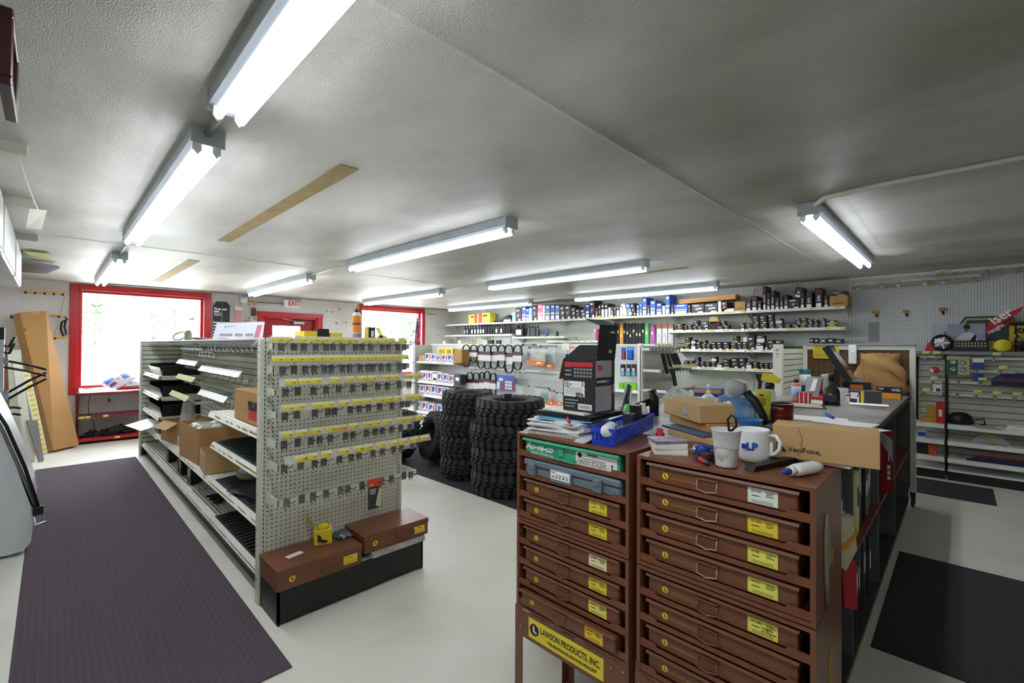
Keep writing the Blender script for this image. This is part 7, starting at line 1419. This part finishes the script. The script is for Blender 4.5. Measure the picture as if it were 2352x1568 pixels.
# hook rail high on the plain wall
for (px0, px1, z, n, lb) in ((1955, 2250, 2.285, 6, 'long cream hook bar under the ceiling on the right wall'), (2140, 2352, 2.36, 6, 'upper cream hook bar at the top right corner')):
    a, b = at(px0, 650, X=7.47).y, at(px1, 650, X=7.47).y; t = thing('hook_bar', (XR, (a+b)/2, z), lb, 'hook bar', 'hook bars on the right wall', rz=FX); w = a-b
    MB().box(-w/2, w/2, -.09, -.086, -.016, .012).build('bar', mat('tan_bar', 'a89f80', .5), t)
    for x in (-w/2+.02, w/2-.02): MB().box(x, x+.004, -.09, 0, -.016, .012).build('arm', M_zinc, t)
    for i in range(n): link(HOOK, 'hook', t, (-w*.44+w*.86*(i+.2*(i % 2))/(n-1), -.09, 0))
    MB().box(-w*.5, w*.5, -.165, -.163, .02, .055).build('tag_holder', M_clear, t); link(TAGO, 'price_tag', t, (-w*.38, -.167, .04))
for i, (px, py) in enumerate(((2012, 720), (2082, 718), (2166, 713))):
    p = at(px, py, X=7.48); t = thing('peg_hook', (XR, p.y, p.z), 'lone peg hook with an amber tag on the right wall, %s from the left' % nth(i+1), 'hook', 'amber tagged hooks', rz=FX); MB().tube([(0, 0, -.03), (0, -.1, -.03), (.01, -.12, -.01)], .0035, 5).box(-.012, .012, -.004, 0, -.045, 0).build('prong', M_dark, t); MB().box(-.035, .03, -.1, -.098, -.005, .035).build('tag', mat('amber_dull', 'a8761c', .6), t)
a, b = at(1995, 740, X=XR), at(2019, 784, X=XR); tag(MB().box(-(a.y-b.y)/2, (a.y-b.y)/2, -.006, 0, 0, a.z-b.z).build('wall_plate', mat('plate_grey', '8f9492', .5), loc=(XR, (a.y+b.y)/2, b.z), rz=FX), 'plain grey plate on the right wall above the counter screen', 'plate')
# signs standing on the top shelf
Z0 = 1.456
def sign(px0, px1, y0, X, m, label, th=.02, name='sign'):
    a, b = at(px0, y0, X=X), at(px1, y0, X=X); w, h = a.y-b.y, a.z-Z0; t = thing(name, (X, (a.y+b.y)/2, Z0), label, 'sign', 'signs on the right wall shelf', rz=FX); return t, w, h
t, w, h = sign(2196, 2352, 728, 7.44, None, 'dark green beer sign with a red slanted banner behind the portrait poster'); w2 = w
M_dgr = mat('dark_green_sign', '1e3d2a', .4); MB().prism([(-w*.5, 0, 0), (w*.2, 0, 0), (w*.36, 0, h*.72), (w*.36, 0, h), (-w*.36, 0, h), (-w*.5, 0, h*.7)], (0, .03, 0)).build('panel', M_dgr, t); MB().prism([(-w*.46, -.001, h*.70), (-w*.34, -.001, h*.95), (w*.3, -.001, h*.95), (w*.3, -.001, h*.90), (-w*.32, -.001, h*.90), (-w*.42, -.001, h*.70)], (0, .001, 0)).build('gold_border', mat('gold_line', 'a3a468', .4), t)
MB().prism([(-w*.08, -.02, h*.50), (w*.46, -.02, h*1.10), (w*.5, -.02, h*1.25), (-.0*w, -.02, h*.85)], (0, .015, 0)).build('banner', mat('banner_red', 'a8232a', .4), t); text('iser', .13, t, (w*.03, -.022, h*.83), M_wink, rot=(R(90), R(-38), 0), bold=.003); text('raught', .06, t, (-w*.02, -.022, h*.52), M_wink, rot=(R(90), R(-38), 0), bold=.001)
MB().prism([(-w*.08, -.015, h*.40), (w*.36, -.015, h*.8), (w*.38, -.015, h*.95), (-w*.08, -.015, h*.52)], (0, .01, 0)).build('banner', mat('banner_dark_red', '7e1a20', .4), t)
t, w, h = sign(2140, 2206, 746, 7.422, None, 'grey and white chart poster partly behind the portrait poster'); MB().box(-w/2, w/2, 0, .004, 0, h).build('sheet', mat('chart_grey', 'aeb2b4', .6), t); MB().box(w*.1, w*.5, -.002, 0, h*.1, h*.9).build('picture', M_fblk, t); text('WIX FI', .045, t, (-w*.02, -.003, h*.75), M_ink, rot=(R(90), R(90), 0), bold=.001)
a, b = at(2176, 744, X=7.41), at(2264, 782, X=7.41); w, h = a.y-b.y, a.z-b.z; t = thing('portrait_poster', (7.41, (a.y+b.y)/2, b.z), 'torn-edged poster of a person with sunglasses in a white racing suit', 'poster', rz=FX); M_pg = mat('poster_grey', '8d8ea2', .5, noise=.4, nscale=14, col2='adaec0')
MB().box(-w/2, w/2, 0, .004, 0, h).tube([(-w*.3, .004, .01), (-w*.3, .06, -.12), (-w*.3, .06, b.z*0-.0)], .003, 4).build('sheet', M_pg, t)
MB().prism([(-w*.32, -.0015, 0), (w*.3, -.0015, 0), (w*.26, -.0015, h*.34), (w*.1, -.0015, h*.5), (-w*.12, -.0015, h*.40)], (0, .001, 0)).build('suit', mat('suit_white', 'c9ccd4', .5), t); MB().prism([(.08*w*math.cos(q*.52)+.02*w, -.0016, h*.68+h*.2*math.sin(q*.52)) for q in range(12)], (0, .001, 0)).build('face', mat('skin_print', 'a27e68', .6), t); MB().prism([(-.07*w, -.0024, h*.74), (.11*w, -.0024, h*.74), (.10*w, -.0024, h*.92), (.02*w, -.0024, h*.97), (-.06*w, -.0024, h*.92)], (0, .001, 0)).build('hair', M_ink, t); MB().box(-.055*w, .09*w, -.003, -.0024, h*.68, h*.76).build('sunglasses', M_ink, t); MB().box(-.03*w, .07*w, -.003, -.0024, h*.57, h*.62).build('moustache', M_ink, t); MB().prism([(w*.1, -.0024, .0), (w*.22, -.0024, h*.36), (w*.28, -.0024, h*.3), (w*.24, -.0024, 0)], (0, .001, 0)).build('sleeve', M_ink, t)
t, w, h = sign(2318, 2400, 740, 7.40, None, 'yellow sign with bold black lettering at the right frame edge'); MB().bev(-w/2, w/2, 0, .02, 0, h, .003).build('panel', mat('sign_yellow', 'b8991c', .45), t); MB().box(-w/2, w/2, -.001, .0, h*.88, h).build('top_band', M_ink, t)
for k, s_ in enumerate(('ke', ')', 'lic', 'lio')): text(s_, .115, t, (-w*.36, -.002, h*(.74-.22*k)), M_ink, bold=.004)
a = at(2163, 795, X=7.37); t = thing('hub_wheel', (7.345, a.y, Z0), 'black tyre with a silver rim standing on the right wall shelf', 'wheel', rz=FX); MM = Matrix.Rotation(R(90), 3, 'X'); MB().lathe([(.07, -.03), (.09, -.04), (.098, 0), (.09, .04), (.07, .03)], 24, (0, 0, .1), M=MM, caps=False).build('tyre', M_rub, t); MB().lathe([(.07, -.02), (.062, -.03), (.02, -.02), (0, -.025)], 24, (0, -.0, .1), M=Matrix.Rotation(R(-90), 3, 'X')).build('rim', M_zinc, t)
for k in range(5): q = k*1.2566; MB().cbox((.04*math.cos(q), -.03, .1+.04*math.sin(q)), (.065, .01, .016), M=Matrix.Rotation(-q, 3, 'Y')).build('spoke', M_chrome, t)
t = thing('red_wedge', (7.31, at(2136, 800, X=7.31).y, Z0), 'small red wedge at the left end of the sign shelf', 'wedge', rz=FX); MB().prism([(-.05, 0, 0), (.05, 0, 0), (.02, 0, .1), (-.02, 0, .1)], (0, .03, 0)).build('wedge', M_fred, t)
t, w, h = sign(2186, 2286, 783, 7.35, None, 'long black chart board with rows of small figures below the portrait'); MB().bev(-w/2, w*.38, 0, .02, 0, h, .003).build('board', M_fblk, t); b = MB()
for i in range(10):
    for j in range(2): b.box(-w*.42+i*w*.075, -w*.42+i*w*.075+.012, -.0015, 0, h*(.45+.3*j), h*(.45+.3*j)+.012)
b.box(-w*.42, w*.34, -.0012, 0, h*.62, h*.64); stuff(b.build('figures', M_pale, t)); MB().box(w*.38, w*.5, -.001, .02, 0, h).build('yellow_end', mat('sign_yellow', 'b8991c'), t)
p, q = at(2287, 785, X=7.35), at(2318, 785, X=7.35); t = thing('yellow_disc_pack', (7.315, (p.y+q.y)/2, Z0), 'black and yellow round package beside the chart board', 'package', rz=FX); MB().bev(-.09, .0, 0, .03, 0, .14, .003).build('card', M_fblk, t); MB().lathe([(0, 0), (.07, 0), (.065, .025), (0, .03)], 24, (.0, 0, .07), M=MM).build('disc', M_fyel, t); text('WORST', .03, t, (-.075, -.002, .12), M_gold, rot=(R(90), R(90), 0))
MB().tube([(.10, .01, .16), (.14, .01, .10), (.12, .01, .03)], .022, 8).build('black_arm', M_fblk, t); text('IST', .028, t, (.115, -.014, .15), M_wink, rot=(R(90), R(70), 0))
# goods on the slats
def hang(px0, px1, y0, y1, X, label, build, cat='pack'):
    a, b = at(px0, y0, X=X), at(px1, y1, X=X); t = thing(cat.replace(' ', '_'), (X, (a.y+b.y)/2, b.z), label, cat, 'goods on the slatted unit', rz=FX); w, h = a.y-b.y, a.z-b.z; build(t, w, h); MB().tube([(0, 7.456-X, h*.95), (0, -.01, h*.95)], .003, 5).build('hook', M_chrome, t); return t
def g_reel(t, w, h): MB().lathe([(0, 0), (w/2, 0), (w/2, .02), (0, .025)], 24, (0, 0, h/2), M=MM, sy=h/w).build('disc', mat('red_reel', 'b8404a', .4), t); MB().prism([(-w*.48, -.026, h*.4), (-w*.1, -.026, h*.1), (-w*.0, -.026, h*.5), (-w*.3, -.026, h*.8)], (0, .001, 0)).build('white_panel', M_wcart, t); ubox('hole', M_ink, (0, -.026, h*.5), (w*.12, .002, h*.14), t)
hang(2133, 2159, 841, 858, 7.33, 'red and white round reel pack on the slatted wall', g_reel, 'reel pack')
def g_oil(t, w, h):
    MB().box(-w/2, w/2, 0, .004, 0, h).build('card', mat('card_buff', 'b5ad82', .6), t); MB().box(-w*.5, 0, -.001, 0, 0, h*.8).build('green_panel', mat('card_green', '1f5a44', .5), t)
    for (x, z) in ((-.2, .68), (.18, .68), (-.2, .3), (.2, .3)): MB().lathe([(w*.06, 0), (w*.15, .002), (w*.15, .012), (w*.1, .015), (w*.06, .012)], 18, (x*w, -.001, z*h), M=MM).build('washer', M_zinc, t)
hang(2174, 2227, 817, 862, 7.33, 'green and buff card with four metal washers', g_oil, 'washer card')
hang(2234, 2260, 822, 848, 7.31, 'blue and white packet on the upper slats', lambda t, w, h: (MB().box(-w/2, w/2, 0, .01, 0, h).build('packet', M_fnav, t), ubox('white_top', M_wcart, (0, -.001, h*.8), (w, .002, h*.36), t)), 'packet')
hang(2234, 2260, 857, 876, 7.31, 'dark blue packet below the blue and white one', lambda t, w, h: MB().box(-w/2, w/2, 0, .01, 0, h).build('packet', M_fnav, t), 'packet')
hang(2276, 2352, 857, 888, 7.28, 'dark blue bagged blade pack at the right edge', lambda t, w, h: (MB().grid(lambda u, v: ((u-.5)*w, -.03*math.sin(3.14*v), v*h*(.5+.5*min(1, u*3))), 10, 8).build('bag', mat('blue_bag', '2c3350', .3), t), ubox('red_line', M_redink, (w*.1, -.034, h*.45), (w*.8, .002, h*.06), t)), 'blade pack')
hang(2143, 2163, 882, 901, 7.33, 'small white and blue packet on the left slats', lambda t, w, h: (MB().box(-w/2, w/2, 0, .01, 0, h).build('packet', M_wcart, t), ubox('blue_print', M_fnav, (w*.1, -.001, h*.3), (w*.5, .002, h*.4), t)), 'packet')
for i in range(6): t = thing('trim_strip', (7.30+.01*(i % 3), .43-.013*i, .64), 'black rubber strip hanging left of the reel pack, %s of the bundle' % nth(i+1), 'strip', 'hanging black strips on the slats'); MB().tube([(0, 0, .75), (.005, .003*(i-3), .4), (0, .004*(i-3), .0)], .009, 6).build('strip', M_black, t); MB().tube([(0, 0, .75), (.16-.01*(i % 3), 0, .77)], .002, 4).build('hook', M_chrome, t)
def onshelf(name, px0, px1, z, h, X, m, label, d=.12, cat='box'):
    a, b = at(px0, 950, X=X), at(px1, 950, X=X); return carton(name, a.y-b.y, d, h, m, (X, (a.y+b.y)/2, z+.0005), label, cat)
onshelf('ochre_box', 2115, 2163, .63, .055, 7.2, mat('ochre_box', 'a8892c', .6), 'flat ochre box on the upper right shelf'); onshelf('ochre_box', 2127, 2152, .686, .13, 7.22, mat('ochre_box', 'a8892c'), 'ochre printed box standing on the flat ochre box')
o = onshelf('red_pack', 2150, 2170, .63, .25, 7.17, M_fred, 'red pack leaning beside the ochre boxes', .02); stick(o, 0, .12, .03, .08, M_pale, 'window')
p = at(2205, 970, Z=.63); t = thing('sun_visor', (7.315, p.y, .6305), 'black visor hat with a strap on the upper right shelf', 'hat'); MB().lathe([(.11, 0), (.12, .02), (.10, .09), (.06, .125), (0, .135)], 24, sx=.8).build('crown', M_black, t); MB().tube([(.0, -.12, .06), (-.05, -.19, .08), (-.02, -.2, .02), (0, -.14, .0)], .008, 6).build('strap', M_black, t)
tag(MB().prism([(-.14, -.08, 0), (.12, -.1, 0), (.16, .08, .0), (-.1, .1, 0)], (0, 0, .003)).build('newspaper', mat('newsprint', 'b9bab6', .8, noise=.3, nscale=30), loc=(7.2, at(2262, 985, X=7.2).y, .6345), rz=.3), 'folded newspaper on the upper right shelf', 'newspaper'); tag(MB().bev(-.1, .1, -.08, .08, 0, .04, .01).build('pale_pouch', M_wcart, loc=(7.25, at(2340, 975, X=7.2).y, .6305)), 'pale pouch at the right edge of the upper right shelf', 'pouch')
t = thing('tape_roll', (7.22, at(2275, 1015, X=7.22).y, .4455), 'yellow ring in a clear bag on the middle right shelf', 'ring'); MB().lathe([(.035, -.02), (.06, -.02), (.06, .02), (.035, .02), (.035, -.02)], 24, (0, 0, .06), M=Matrix.Rotation(R(70), 3, 'Y'), caps=False).build('ring', mat('dull_yellow', 'a8984a', .5), t); MB().grid(lambda u, v: (-.05+.03*math.sin(3*u), (u-.5)*.32, .01+.11*math.sin(3.1*u)*v), 8, 6).build('film', M_bag, t)
o = onshelf('blue_box', 2107, 2127, .445, .075, 7.2, M_wcart, 'small blue and white box on the middle right shelf'); stick(o, 0, .038, .07, .05, M_fblu, 'panel'); onshelf('sunset_box', 2133, 2152, .25, .14, 7.2, mat('sunset_box', 'd0702a', .5, noise=.8, nscale=6, col2='c02a22'), 'orange and red box on the lowest right shelf'); onshelf('black_carton', 2085, 2131, .25, .12, 7.22, M_fblk, 'long black carton left of the orange box')
t = thing('black_ball', (7.2, .425, .4455), 'black round speaker-like disc at the left end of the shelves', 'disc'); MB().lathe([(0, 0), (.03, 0), (.045, .04), (.045, .09), (.03, .125), (0, .125)], 20).build('disc', M_black, t)
for i in range(4): t = thing('wiper_pack', (7.2+.02*i, -.30-.03*i, .2505+.012*i), 'long striped blade pack lying on the lowest right shelf, %s up' % nth(i+1), 'pack', 'blade packs on the right shelf'); MB().bev(-.03, .05, -.3, .26, 0, .011, .003).build('pack', (M_fblk, M_fnav, M_fgry, M_fred)[i], t)
